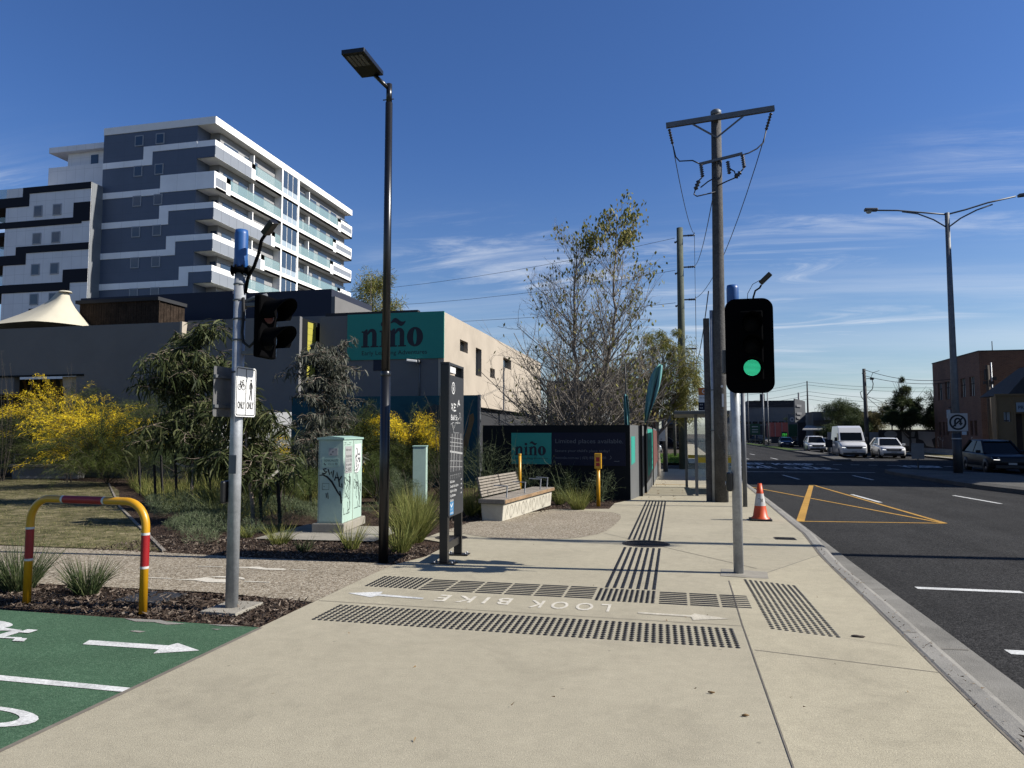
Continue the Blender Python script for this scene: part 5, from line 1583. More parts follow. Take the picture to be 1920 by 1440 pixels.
power_line('overhead wire from the left crossarm tip down to the top side arm', (0.085, 20.07, 9.85), (1.25, 39.5, 12.6), 0.5, 0.013)
power_line('overhead wire from the pole centre to the second side arm', (1.16, 19.85, 8.3), (1.25, 39.5, 10.85), 0.4, 0.013)
power_line('overhead wire from the right crossarm tip passing behind the pole', (2.6, 20.07, 10.0), (1.25, 39.5, 9.05), 0.9, 0.013)
power_line('low overhead wire from the conduit post to the lower side arms', (0.98, 20.0, 5.6), (1.22, 39.5, 5.5), 0.35, 0.016)
for z_, l_ in ((12.45, 'topmost of three wires leaving the green pole to the left'), (10.65, 'middle of three wires leaving the green pole to the left'), (8.85, 'lowest of three wires leaving the green pole to the left')):
    power_line(l_, (0.2, 39.5, z_), (-38, 50.0, 12.35 + (z_ - 10.65) * 0.34), 1.1, 0.011)
for z_, l_ in ((12.7, 'upper wire hanging down beyond the green pole'), (9.15, 'middle wire hanging down beyond the green pole'), (5.6, 'lower wire hanging down beyond the green pole')):
    power_line(l_, (1.25, 39.5, z_), (2.8, 90, z_ * 0.8 + 1), 1.0, 0.014)


# ---- double-arm street lamp on the median
def street_lamp(label, x, y):
    t = thing('street_lamp', label, 'street lamp', (x, y, gz(y) + 0.02))
    MB().tube([(0, 0, 0), (0, 0, 5), (0, 0, 12.7)], [0.185, 0.15, 0.10], 16).build('pole', M['galvdull'], t)
    MB().cyl((0, 0, 0.0), (0, 0, 1.9), 0.20, 0.195, 16).build('base_sleeve', M['charcoal'], t)
    MB().lathe([(0.205, 1.62), (0.21, 1.63), (0.21, 1.67), (0.205, 1.68)], n=16).build('white_band', M['sticker'], t)
    for s in (-1, 1):
        a = MB()
        a.tube([(0, 0, 12.62), (s * 0.8, 0, 12.80), (s * 1.8, 0, 13.08), (s * 3.0, 0, 13.30)] if s > 0 else [(0, 0, 12.62), (-1.0, 0, 12.78), (-2.2, 0, 12.98), (-3.25, 0, 13.06)], 0.04, 8)
        a.tube([(0, 0, 11.95), (s * 0.6, 0, 12.40), (s * 1.3, 0, 12.75), (s * 2.0, 0, 12.98 if s > 0 else 12.9)], 0.035, 8)
        a.build('arm', M['galvdull'], t)
        zc = 13.30 if s > 0 else 13.05
        h = MB().obox((s * 3.42, 0, zc + 0.05), (0.62, 0.28, 0.15), (0, s * R(-4), 0)).build('lamp_head', M['galvdull'], t, bevel=0.05, seg=3)
        MB().lathe([(0.0, -0.12), (0.10, -0.10), (0.15, 0.0)], (s * 3.52, 0, zc - 0.02), 16).build('lamp_glass', M['palewin'], h)
    return t


street_lamp('tall grey street lamp with two curved arms on the median', 13.23, 38.08)
street_lamp('grey two armed street lamp beside the road outside the right edge of the photo', 13.2, 12.95)

ns = thing('no_u_turn_sign', 'square no right-hand U turn sign strapped to the median street lamp', 'road sign', (13.23, 37.88, gz(38) + 2.45))
MB().box(-0.43, 0.43, -0.015, 0.0, -0.42, 0.43).build('panel', M['sticker'], ns)
sy = MB(); FO = (0, -0.018, 0)
stroke(sy, arc2(0, 0, 0.33, 0.33, 0, 360, 32), FO, (1, 0, 0), UPZ, 0.085)
stroke(sy, [(-0.24, -0.24), (0.24, 0.24)], (0, -0.019, 0), (1, 0, 0), UPZ, 0.07)
stroke(sy, [(-0.12, -0.2), (-0.12, 0.05)] + arc2(0.0, 0.05, 0.12, 0.13, 180, 0, 10) + [(0.12, -0.04)], (0, -0.020, 0), (1, 0, 0), UPZ, 0.085)
sy.add([(0.02, -0.021, -0.03), (0.22, -0.021, -0.03), (0.12, -0.021, -0.17)], [(0, 1, 2)])
sy.build('symbol', M['ink'], ns, fixn=False)
MB().box(0.16, 0.36, -0.015, 0.0, -0.60, -0.44).build('small_plate', M['shopsign'], ns)

bs_ = thing('sign_back', 'grey road sign seen from behind on a thin post at the median nose', 'road sign', (12.63, 41.81, gz(41.8)))
MB().cyl((0, 0, 0), (0, 0, 1.3), 0.035, n=10).build('post', M['galvdull'], bs_)
MB().box(-0.32, 0.30, -0.05, -0.04, 0.55, 1.38).build('panel', M['signgrey'], bs_)
bs_ = thing('sign_back', 'small dark keep sign back on the far median in front of the van', 'road sign', (13.1, 66.5, gz(66.5)))
MB().cyl((0, 0, 0), (0, 0, 1.0), 0.035, n=8).build('post', M['galvdull'], bs_)
MB().box(-0.30, 0.30, -0.05, -0.04, 0.62, 1.30).build('panel', M['fardark'], bs_)

# ---- bus shelter
bsx = thing('bus_shelter', 'grey bus shelter with glass walls and ochre bands beside the utility pole', 'bus shelter', (0.35, 22.2, gz(24)))
MB().box(-0.35, 1.55, -0.3, 4.4, 2.45, 2.56).build('roof', M['roofgrey'], bsx, bevel=0.02)
for x_, y_ in ((0.29, 0.0), (0.06, 4.0), (1.45, 0.0), (1.45, 4.0)):
    MB().box(x_ - 0.045, x_ + 0.045, y_ - 0.045, y_ + 0.045, -0.02, 2.45).build('post', M['galvdull'], bsx)
for a in ((0.34, 1.40, -0.006, 0.006, 0.35, 2.2), (1.444, 1.456, 0.05, 1.95, 0.35, 2.2), (1.444, 1.456, 2.05, 3.95, 0.35, 2.2), (0.12, 1.40, 3.994, 4.006, 0.35, 2.2)):
    MB().box(*a).build('glass_panel', M['shelterglass'], bsx)
MB().box(0.34, 1.40, -0.011, -0.007, 1.0, 1.16).box(1.438, 1.443, 0.05, 3.95, 1.0, 1.14).box(0.12, 1.4, 3.989, 3.993, 1.0, 1.12).build('ochre_band', M['ochreband'], bsx)
sb = MB()
for i in range(4): sb.box(0.78 + i * 0.13, 0.89 + i * 0.13, 0.5, 3.5, 0.44, 0.48)
sb.build('seat', M['galvdull'], bsx)
MB().box(0.9, 1.2, 0.6, 0.66, 0, 0.44).box(0.9, 1.2, 3.3, 3.36, 0, 0.44).build('seat_leg', M['galvdull'], bsx)
tag(sheet('kerb_line', [[(-0.7, 27.4), (0.4, 27.5), (0.4, 27.62), (-0.7, 27.52)]], 0.006, M['lineyellow']), kind='structure')
bf = thing('bus_stop_sign', 'bus stop flag sign with an orange top above the shelter roof', 'bus stop sign', (1.30, 26.0, gz(26)))
MB().cyl((0, 0, 0), (0, 0, 3.55), 0.04, n=12).build('post', M['galvdull'], bf)
pn = MB().box(-0.44, -0.045, -0.02, 0.02, 2.62, 3.52).build('panel', M['signwhite'], bf)
MB().box(-0.442, -0.043, -0.024, -0.0205, 3.26, 3.52).build('orange_header', M['busorange'], pn)
MB().box(-0.442, -0.043, -0.024, -0.0205, 2.72, 3.0).build('blue_panel', M['navy'], pn)
tx = MB(); put_text(tx, 'Bell Station', (-0.40, -0.0245, 3.14), (1, 0, 0), UPZ, 0.055, 0.28); tx.build('lettering', M['ink'], pn, fixn=False)
tx = MB(); put_text(tx, '513', (-0.40, -0.0245, 2.90), (1, 0, 0), UPZ, 0.05, 0.10); put_text(tx, '514', (-0.40, -0.0245, 2.78), (1, 0, 0), UPZ, 0.05, 0.10)
stroke(tx, arc2(-0.24, 3.39, 0.06, 0.06, 0, 360, 18), (0, -0.0245, 0), (1, 0, 0), UPZ, 0.03)
tx.build('lettering', M['signwhite'], pn, fixn=False)

# ================================================================== FENCE AND BUILDINGS ON THE LEFT
fn = thing('front_fence', 'dark solid fence with the teal and navy sign turning along the footpath', 'fence', (-1.2, 20.1, gz(20.1)))
zt = 1.94
MB().box(-5.46, -1.205, 20.10, 20.22, gz(20.1) - 0.05, zt).buildw('front_panel', M['fencedark'], fn)
ef = [(-1.20, 20.10), (-1.03, 21.5), (-0.98, 21.5), (-0.93, 22.8), (-0.86, 22.8), (-0.80, 27.0), (-0.76, 33.4)]


def wallseg(mb, a, b, z0a, z0b, z1a, z1b, th=0.08):
    a, b = Vector((*a, 0)), Vector((*b, 0)); t = (b - a).normalized(); n_ = Vector((-t.y, t.x, 0)) * th
    v = [a, b, b + n_, a + n_]
    zs = [z0a, z0b, z0b, z0a]; zt_ = [z1a, z1b, z1b, z1a]
    mb.add([(p.x, p.y, z) for p, z in zip(v, zs)] + [(p.x, p.y, z) for p, z in zip(v, zt_)], [(3, 2, 1, 0), (4, 5, 6, 7), (0, 1, 5, 4), (1, 2, 6, 5), (2, 3, 7, 6), (3, 0, 4, 7)])


sp_ = MB(); wallseg(sp_, ef[0], ef[1], gz(20) - .1, gz(21.5) - .1, zt + 0.002, zt + 0.002); wallseg(sp_, ef[2], ef[3], gz(21.5) - .1, gz(22.8) - .1, zt - 0.01, zt)
sp_.buildw('side_panel', M['fencegrey'], fn)
sp_ = MB(); wallseg(sp_, ef[4], ef[5], gz(22.8) - .1, gz(27) - .1, zt, zt - .02); wallseg(sp_, ef[5], ef[6], gz(27) - .1, gz(33.4) - .1, zt - .02, zt - .06)
sp_.buildw('side_panel', M['fencegrey'], fn)
pp = MB()
for x_, y_ in ((-0.955, 21.5), (-0.885, 22.8), (-0.79, 27.0), (-0.74, 33.4)): pp.box(x_ - .03, x_ + .03, y_ - .04, y_ + .04, gz(y_) - .1, zt + 0.03)
pp.buildw('fence_post', M['fencedark'], fn)
s_ = MB().box(-4.60, -1.33, 20.075, 20.097, 0.80, 1.73).buildw('sign_board', M['navy'], fn)
ts_ = MB().box(-4.59, -3.42, 20.066, 20.074, 0.83, 1.72).buildw('teal_square', M['teal'], s_)
lg = MB(); logo_letters(lg, (-4.49, 20.064, 1.08), (1, 0, 0), UPZ, 0.262)
put_text(lg, 'Early Learning Adventures', (-4.48, 20.064, 0.975), (1, 0, 0), UPZ, 0.05, 0.96)
lg.buildw('logo_lettering', M['navytext'], ts_, fixn=False)
tx = MB()
put_text(tx, 'Limited places available.', (-3.32, 20.073, 1.43), (1, 0, 0), UPZ, 0.125, 1.93)
put_text(tx, "Secure your child's place today!", (-3.32, 20.073, 1.18), (1, 0, 0), UPZ, 0.075, 1.55)
put_text(tx, 'mooola.com.au | (03) 8580 2400', (-3.32, 20.073, 0.985), (1, 0, 0), UPZ, 0.075, 1.45)
stroke(tx, [(-1.75, 1.08), (-1.72, 1.02), (-1.77, .98)], (0, 20.073, 0), (1, 0, 0), UPZ, 0.015); stroke(tx, [(-1.65, .93), (-1.5, .925), (-1.52, .95)], (0, 20.073, 0), (1, 0, 0), UPZ, 0.015)
tx.buildw('sign_lettering', M['greytext'], s_, fixn=False)
# panels on the footpath side
es = MB(); es.add([(-1.178, 20.22, 0.82), (-1.105, 20.82, 0.88), (-1.105, 20.82, 1.62), (-1.178, 20.22, 1.62)], [(0, 1, 2, 3)]); es.buildw('teal_panel', M['teal'], fn, fixn=False)
es = MB(); es.add([(-1.104, 20.83, 0.88), (-1.045, 21.32, 0.93), (-1.045, 21.32, 1.62), (-1.104, 20.83, 1.62)], [(0, 1, 2, 3)]); es.buildw('grey_poster', M['fencegrey'], fn, fixn=False)
es = MB(); es.add([(-0.838, 23.5, 0.30), (-0.785, 27.2, 0.42), (-0.785, 27.2, 1.86), (-0.838, 23.5, 1.86)], [(0, 1, 2, 3)]); tl_ = es.buildw('teal_panel', M['teal'], fn, fixn=False)
tx = MB()
for i in range(5): stroke(tx, [(25.2, 1.5 - i * .22), (26.8, 1.5 - i * .22)], (-0.80, 0, 0), (0.0135, 1, 0), UPZ, 0.05)
stroke(tx, arc2(24.3, 1.05, 0.35, 0.42, 0, 360, 16), (-1.142, 0, 0), (0.0135, 1, 0), UPZ, 0.1)
tx.buildw('panel_lettering', M['navytext'], tl_, fixn=False)
es = MB(); es.add([(-0.778, 27.6, 0.3), (-0.742, 33.0, 0.5), (-0.742, 33.0, 1.8), (-0.778, 27.6, 1.86)], [(0, 1, 2, 3)]); es.buildw('brown_poster', M['farred'], fn, fixn=False)


def feather(label, x, y, z0, pts, lean=0.0):
    t = thing('feather_flag', label, 'flag', (x, y, gz(y)))
    MB().tube([(0, 0, 0), (0, 0, z0), (lean * 0.6, 0.0, z0 + 1.4), (lean, 0, z0 + 2.1)], [0.025, 0.025, 0.018, 0.012], 8).build('flag_pole', M['charcoal'], t)
    mb = MB(); n_ = len(pts)
    vs = []
    for k_ in range(9):
        u = k_ / 8
        for (xa, xb, z) in pts: vs.append((xa + (xb - xa) * u, 0.09 * math.sin(u * 11 + z * 2.2), z + 0.02 * math.sin(u * 5)))
    mb.add(vs, [(k_ * n_ + i, k_ * n_ + i + 1, (k_ + 1) * n_ + i + 1, (k_ + 1) * n_ + i) for k_ in range(8) for i in range(n_ - 1)], 0, True)
    f = mb.build('flag_cloth', M['tealflag'], t, fixn=False)
    sd_ = f.modifiers.new('cloth', 'SOLIDIFY'); sd_.thickness = 0.004


feather('large rippling teal feather flag at the step in the footpath fence', -0.88, 22.9, 1.9, [(-0.03, 0.0, 2.2), (-0.02, 0.15, 2.55), (0.02, 0.32, 2.95), (0.08, 0.45, 3.35), (0.18, 0.52, 3.7), (0.32, 0.55, 3.95), (0.44, 0.55, 4.05)], 0.5)
feather('small hanging teal flag above the fence corner by the bare tree', -1.30, 20.5, 1.9, [(-0.06, 0.06, 1.95), (-0.08, 0.07, 2.3), (-0.10, 0.05, 2.7), (-0.08, 0.02, 2.95)], -0.05)

# ---- the learning-centre building
NX, NY, NZ = -9.28, 28.0, 6.77
nb = thing('learning_centre', 'two storey grey and cream building with a teal shop sign behind the garden', 'building', (NX, NY, gz(28)))
E_WIN = [(30.25, 31.5, 5.40, 5.92), (32.85, 33.9, 4.50, 5.86), (35.6, 36.6, 4.62, 5.12), (38.5, 40.5, 5.42, 5.98)]
# east wall with real openings
ew = MB()
yc_ = [28.0]
for a, b, c, d in E_WIN: yc_ += [a, b]
yc_.append(50.0)
for i in range(len(yc_) - 1):
    a, b = yc_[i], yc_[i + 1]
    op = next((q for q in E_WIN if abs(q[0] - a) < 1e-6), None)
    if op is None: ew.box(NX - 0.25, NX, a, b, 3.0, 6.77 + 0.012 * 0)
    else:
        ew.box(NX - 0.25, NX, a, b, 3.0, op[2]); ew.box(NX - 0.25, NX, a, b, op[3], 6.77)
ew.buildw('side_wall', M['cream'], nb)
ugl = MB(); ugl.box(NX - 2.2, NX - 0.26, 28.3, 50, -0.2, 3.0)
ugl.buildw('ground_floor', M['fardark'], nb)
for a, b, c, d in E_WIN: MB().box(NX - 0.24, NX - 0.20, a, b, c, d).buildw('window', M['darkglass'], nb)
MB().box(-14.95, NX - 0.26, 28.0, 28.25, 2.95, 6.77).buildw('front_wall', M['render'], nb)
MB().box(-14.95, NX - 0.3, 28.25, 49.8, 6.55, 6.62).buildw('roof', M['fardark'], nb)
MB().box(-14.95, NX - 2.3, 28.6, 28.9, -0.2, 2.95).buildw('lower_wall', M['tan'], nb)
MB().box(-14.6, -9.7, 27.99, 28.9, 2.86, 2.945).buildw('soffit', M['timberwarm'], nb)
MB().box(-14.9, -10.6, 28.4, 28.7, 6.77, 6.98).buildw('parapet_flashing', M['fardark'], nb)
sgn = MB().box(-13.63, NX + 0.01, 27.95, 27.998, 4.83, 6.80).buildw('shop_sign', M['teal'], nb)
lg = MB(); logo_letters(lg, (-12.97, 27.945, 5.36), (1, 0, 0), UPZ, 0.80)
put_text(lg, 'Early Learning Adventures', (-12.96, 27.945, 5.03), (1, 0, 0), UPZ, 0.19, 2.95)
lg.buildw('sign_lettering', M['navytext'], sgn, fixn=False)
MB().box(-12.42, -11.95, 27.98, 28.0, 4.36, 4.84).buildw('blue_window', M['navywall'], nb)
cc = MB().bar((-10.78, 27.6, 4.74), (-10.38, 27.75, 4.70), 0.12, 0.10).buildw('security_camera', M['signwhite'], nb, bevel=0.02)
MB().cyl((-10.35, 28.0, 4.70), (-10.35, 27.72, 4.70), 0.07, n=12).cyl((-10.33, 27.97, 4.6), (-10.33, 27.97, 3.0), 0.03, n=8).buildw('camera_bracket', M['galvdull'], cc)
# mid bay, set back, with the yellow louvred slot
MB().box(-20.65, -15.26, 26.85, 27.05, 2.6, 6.62).buildw('bay_wall', M['render'], nb)
MB().box(-15.35, -15.262, 27.05, 28.6, 2.6, 6.58).buildw('bay_side', M['fencedark'], nb)
MB().box(-15.55, -14.96, 28.7, 28.85, 2.6, 6.6).buildw('slot_reveal', M['fencedark'], nb)
MB().box(-15.258, -15.245, 27.5, 28.2, 3.9, 6.48).buildw('yellow_screen', M['yellowpanel'], nb)
MB().box(-16.9, -16.3, 26.82, 26.845, 4.9, 6.3).buildw('pale_window', M['palewin'], nb)
# left wing: long blank wall with low opening
WY = 26.5
MB().box(-60, -20.78, WY, WY + 0.3, 4.55, 6.52).box(-60, -29.4, WY, WY + 0.3, 3.5, 4.55).box(-26.0, -20.78, WY, WY + 0.3, -0.3, 4.55).box(-29.4, -26.0, WY, WY + 0.3, 4.3, 4.55).buildw('wing_wall', M['render'], nb)
MB().box(-20.77, -20.66, WY, 26.84, -0.3, 6.54).buildw('wing_return', M['cream'], nb)
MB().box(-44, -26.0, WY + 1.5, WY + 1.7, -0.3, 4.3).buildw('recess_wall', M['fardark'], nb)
MB().prism([(-27.05, 4.28), (-26.05, 4.28), (-26.45, 2.4), (-26.8, 2.4)], 0.4, lambda a, b, d: (a, WY + 0.3 + d, b)).buildw('tapered_pier', M['cream'], nb)
MB().box(-36, -25.6, WY - 0.06, WY, 4.27, 4.35).buildw('lintel_trim', M['fencedark'], nb)
rs = random.Random(6); mb = MB()
for i in range(9): mb.add([(-31.0 + i * .43, WY + 1.49, 4.25), (-30.8 + i * .43, WY + 1.49, 4.25), (-30.5 + i * .43 + rs.uniform(0, .3), WY + 1.49, 2.7)], [(0, 1, 2)])
mb.buildw('leaf_mural', M['muraltan'], nb, fixn=False)
MB().box(-60, -20.8, WY + 0.3, 34, 6.1, 6.18).buildw('wing_roof', M['fardark'], nb)
MB().box(-22.85, -17.0, 33.0, 38, 5.7, 9.1).box(-32.5, -22.85, 33.2, 38, 5.7, 9.3).buildw('upper_storey', M['navywall'], nb)
MB().box(-17.0, -16.8, 33.0, 37.6, 5.7, 8.7).box(-22.0, -17.0, 32.9, 33.0, 5.7, 7.7).buildw('upper_side', M['render'], nb)
pl = MB(); rs = random.Random(9)
x = -28.92
while x < -24.45:
    wd = rs.uniform(0.11, 0.19); pl.box(x, x + wd - 0.012, 29.5 + rs.uniform(0, .012), 29.55, 6.2, 8.17); x += wd
y = 29.55
while y < 31.3:
    wd = rs.uniform(0.17, 0.26); pl.box(-24.46, -24.40 + rs.uniform(0, .012), y, y + wd - 0.02, 6.2, 8.14); y += wd
pl.buildw('paling_screen', M['paling'], nb)
MB().box(-29.1, -24.3, 29.4, 31.5, 8.17, 8.34).buildw('screen_cap', M['fardark'], nb)

# ---- shade sail over the roof terrace
sl_ = thing('shade_sail', 'cream tensile shade sail peaking above the grey wall at the left', 'shade sail', (-28.9, 28.6, 6.18))
mb = MB(); n1, n2 = 24, 12
vs = []
for i in range(n1 + 1):
    a = 2 * math.pi * i / n1
    for j in range(n2 + 1):
        t = j / n2
        rx = 5.2 if math.cos(a) < 0 else 1.1
        sc = 0.10 + 0.90 * t
        edge = 1 - 0.10 * abs(math.sin(2 * a))
        x = rx * sc * math.cos(a) * edge; y = 1.8 * sc * math.sin(a) * edge
        z = 2.42 - 1.70 * (t ** 0.62)
        vs.append((x, y, z))
mb.add(vs, [(i * (n2 + 1) + j, i * (n2 + 1) + j + 1, (i + 1) * (n2 + 1) + j + 1, (i + 1) * (n2 + 1) + j) for i in range(n1) for j in range(n2)], 0, True)
mb.lathe([(0.30, 2.40), (0.25, 2.46), (0, 2.47)], n=16)
mb.build('membrane', M['sail'], sl_, fixn=False)
MB().cyl((0.05, 0, 0), (0.05, 0, 2.4), 0.05, n=10).build('mast', M['galvdull'], sl_)
an = thing('roof_antenna', 'thin white antenna bracket poking above the wall beside the sail', 'antenna', (-33.2, 30.5, 6.18))
MB().cyl((0.4, 0, 0), (0.4, 0, 1.75), 0.03, n=8).build('mast', M['galvdull'], an)
MB().bar((-0.3, 0, 1.82), (0.5, 0, 1.70), 0.10, 0.07).build('boom', M['signwhite'], an)

# ---- mural hoarding
mu = thing('mural_hoarding', 'blue painted mural hoarding behind the shrubs and the map stand', 'mural', (-9.0, 24.0, gz(24)))
MB().box(-13.9, -6.70, 24.0, 24.12, gz(24) - 0.1, 3.05).buildw('hoarding_panel', M['bluemural'], mu)
MB().box(-6.70, -6.62, 23.98, 24.14, gz(24) - 0.1, 3.06).buildw('end_post', M['galvdull'], mu)
mb = MB()
mb.add([(x, 23.994, z) for x, z in ((-9.4, 0.2), (-9.2, 1.6), (-8.9, 2.4), (-8.3, 2.75), (-7.7, 2.6), (-7.5, 1.8), (-7.6, 0.2))], [tuple(range(7))])
mb.add([(x, 23.993, z) for x, z in ((-10.9, 1.2), (-11.2, 2.2), (-10.7, 2.8), (-10.3, 2.3), (-10.5, 1.2))], [tuple(range(5))])
mb.buildw('mural_shape', M['muralshape'], mu, fixn=False)
mb = MB()
mb.add([(x, 23.992, z) for x, z in ((-7.35, 0.9), (-7.2, 1.5), (-7.05, 2.0), (-7.0, 2.35), (-6.86, 2.42), (-6.82, 2.2), (-6.95, 1.7), (-7.15, 0.9))], [tuple(range(8))])
mb.buildw('mural_limb', M['muraltan'], mu, fixn=False)

# ================================================================== APARTMENT BLOCK
XB, YB = -43.67, 60.0
ap = thing('apartment_block', 'tall white and slate apartment block with stepped bands and long balconies', 'apartment building', (XB, YB, gz(60)))
AW = 13.04
XL = XB - AW
YE = 90.5
T = [30.65, 27.5, 24.4, 21.25, 18.1, 14.95, 11.8]
xr = XB - 2.05
MB().box(XL, xr, YB, 90, 0, 32.3).buildw('slate_wall', M['aptslate'], ap)
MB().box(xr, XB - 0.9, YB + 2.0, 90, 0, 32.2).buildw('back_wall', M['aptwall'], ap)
MB().box(XL, XB, YB - 0.06, YE, 32.28, 33.02).buildw('roof_slab', M['aptplain'], ap)
wb = MB(); Y0 = YB - 0.05
for k, (u, full) in enumerate(((.37, 0), (.53, 1), (.53, 0), (.60, 0), (.72, 0), (.45, 0), (.6, 0))):
    t = T[k]; xs = XL + AW * u; st_ = 1.05
    d = 1.75 if full else 0.60
    wb.box(xs, xr, Y0, YB, t - d, t)
    if not full: wb.box(xs, xs + st_, Y0, YB, t - 1.95, t - 0.6)
    wb.box(XL, xs, Y0, YB, t - 1.95, t - 1.32)
wb.buildw('white_band', M['aptwhite'], ap)
for k in range(7):
    zc = T[k] + 0.72
    for xw in (-52.45, -50.0):
        wf = MB().box(xw - 0.50, xw + 0.50, Y0 - 0.01, YB - 0.001, zc - 0.60, zc + 0.52).buildw('window', M['aptframe'], ap)
        MB().box(xw - 0.40, xw + 0.40, Y0 - 0.02, Y0 - 0.011, zc - 0.50, zc + 0.42).buildw('pane', M['aptwin'], wf)
# balcony tiers, +X side and the wrap round the near corner
plans = [  # solid parapet length from the corner, solid parapet start at the far end
    (6.9, 86.3), (2.6, 85.0), (11.0, 84.3), (9.0, 86.5), (5.5, 80.3), (4.0, 84), (6.0, 86)]
for k, t in enumerate(T):
    ln, fe = plans[k]
    zb = t - 1.72
    sl2 = MB(); sl2.box(xr, XB, YB, YE, zb, zb + 0.22).box(XB - 0.12, XB, (YB if k == 1 else YB + ln - 0.7), YE, zb, zb + 0.62)
    sl2.box(XB - 0.14, XB + 0.01, YB - 0.01, YB + ln, t - 0.55, t)
    sl2.box(XB - 0.14, XB + 0.01, YB + ln - 0.7, YB + ln, zb, t)
    sl2.box(XB - 0.14, XB + 0.01, fe, YE, t - 0.45, t); sl2.box(XB - 0.14, XB + 0.01, fe, fe + 0.8, zb, t)
    if k == 1: sl2.box(XB - 0.14, XB + 0.008, YB, YB + 0.2, zb, t)
    sl2.box(xr, XB, YE - 0.12, YE, zb, t)
    sl2.buildw('balcony', M['aptplain'], ap)
    MB().box(xr, XB - 0.01, YB - 0.012, YB + 0.1, zb, t - 0.6).buildw('balcony_end', M['aptslate'] if k != 1 else M['aptwhite'], ap)
    MB().box(xr, XB - 0.005, YB - 0.02, YB + 0.1, t - 0.6, t).buildw('balcony_cap', M['aptwhite'], ap)
    MB().box(XB - 0.08, XB + 0.004, YB + 0.02, YB + ln - 0.7, (zb + 0.3 if k == 1 else zb + 0.01), t - 0.55).buildw('parapet_panel', M['aptgrid'], ap)
    MB().box(XB - 0.08, XB - 0.03, fe + 0.8, YE - 0.1, zb + .32, t - 0.45).buildw('parapet_panel', M['aptgrid'], ap)
    for a_, b_ in ((YB + ln, 72.2), (76.1, fe)): MB().box(XB - 0.07, XB - 0.055, a_, b_, zb + 0.62, t - 0.05).buildw('balustrade', M['balglass'], ap)
    MB().box(XB - 0.08, XB - 0.045, YB + ln, 72.2, t - 0.05, t).box(XB - 0.08, XB - 0.045, 76.1, fe, t - 0.05, t).buildw('handrail', M['galvdull'], ap)
    rw = MB(); rs = random.Random(k)
    y = YB + 2.6
    while y < 89:
        wdt = rs.choice((1.6, 2.4, 3.0))
        if not (70.5 < y + wdt and y < 76.5): MB().box(XB - 0.90, XB - 0.86, y, y + wdt, zb + 0.25, zb + 2.55).buildw('balcony_door', M['aptwin'], ap)
        y += wdt + rs.uniform(0.5, 1.4)
    rw.box(xr + .35, XB - 1.05, YB + 1.96, YB + 2.0, zb + 1.0, zb + 2.6)
    rw.buildw('corner_window', M['aptwin'], ap)
    for y_ in (67.0, 79.0): MB().box(XB - 0.85, XB - 0.3, y_, y_ + 0.15, zb + 0.2, zb + 2.9).buildw('dividing_screen', M['aptplain'], ap)
    if k in (1, 4):
        fu = MB(); fu.box(XB - .6, XB - .25, 68.5, 69.0, zb + .22, zb + 1.0).box(XB - .6, XB - .3, 69.3, 69.7, zb + .22, zb + 1.1)
        fu.buildw('balcony_furniture', M['aptside'], ap)
cb_ = MB(); cb_.box(XB - 1.0, XB + 0.02, 72.2, 72.45, 10, 32.3).box(XB - 1.0, XB + 0.02, 75.85, 76.1, 10, 32.3)
cb_.buildw('bay_pier', M['aptplain'], ap)
for k, t in enumerate([33.4 - 1.0] + T[:-1]):
    z0, z1 = T[k] - 0.55 + 0.15, (T[k - 1] - 1.75 if k else 32.2)
    gw = MB()
    for i in range(3): gw.box(XB - 0.06, XB - 0.02, 72.55 + i * 1.1, 73.5 + i * 1.1, z0, z1)
    gw.buildw('bay_window', M['aptwin'], ap)
    gf = MB()
    for i in range(3): gf.box(XB - 0.06, XB - 0.03, 72.55 + i * 1.1, 73.5 + i * 1.1, T[k] - 1.72, T[k] - 0.42)
    gf.buildw('bay_spandrel', M['shopsign'], ap)
MB().box(XB - 0.3, XB - 0.07, 72.45, 75.85, 10, 32.2).buildw('bay_wall', M['aptplain'], ap)
# lower left block with black steps
LY = 58.54
LR, LL = -56.6, -67.0
MB().box(LL, LR, LY, 80, 0, 26.9).buildw('pale_wall', M['aptpale'], ap)
MB().box(LR, LR + 0.05, LY + 0.03, YB + 1, 0, 26.88).buildw('return_wall', M['aptside'], ap)
bk = MB(); B0 = LY - 0.06
bk.box(-64.9, LR, B0, LY, 26.25, 26.92); bk.box(-64.9, -64.1, B0, LY, 25.35, 26.25); bk.box(-70, -64.1, B0, LY, 24.95, 25.35).box(-70, -64.9, B0, LY, 25.35, 25.95)
bk.box(-58.6, LR, B0, LY, 22.95, 24.9); bk.box(-70, -58.6, B0, LY, 22.75, 23.4).box(-58.6, -57.6, B0, LY, 22.75, 22.95)
bk.box(-65.45, LR, B0, LY, 20.05, 20.75); bk.box(-65.45, -64.2, B0, LY, 18.9, 20.05); bk.box(-70, -65.45, B0, LY, 18.9, 19.9)
bk.box(-59.55, LR, B0, LY, 16.75, 18.1); bk.box(-70, -59.55, B0, LY, 16.0, 16.85).box(-59.55, -58.7, B0, LY, 16.0, 16.75)
bk.box(-63.5, -60.2, B0, LY, 12.5, 14.3)
bk.buildw('black_band', M['aptblack'], ap)
aw = MB(); af = MB()
for zc in (24.35, 21.35, 18.3, 15.25):
    for xw in (-62.93, -60.6):
        if zc == 21.35: zc2 = 21.5
        else: zc2 = zc
        wf = MB().box(xw - 0.52, xw + 0.52, B0, LY, zc2 - 0.58, zc2 + 0.58).buildw('window', M['aptframe'], ap)
        MB().box(xw - 0.42, xw + 0.42, B0 - 0.008, B0, zc2 - 0.48, zc2 + 0.48).buildw('pane', M['aptwin'], wf)
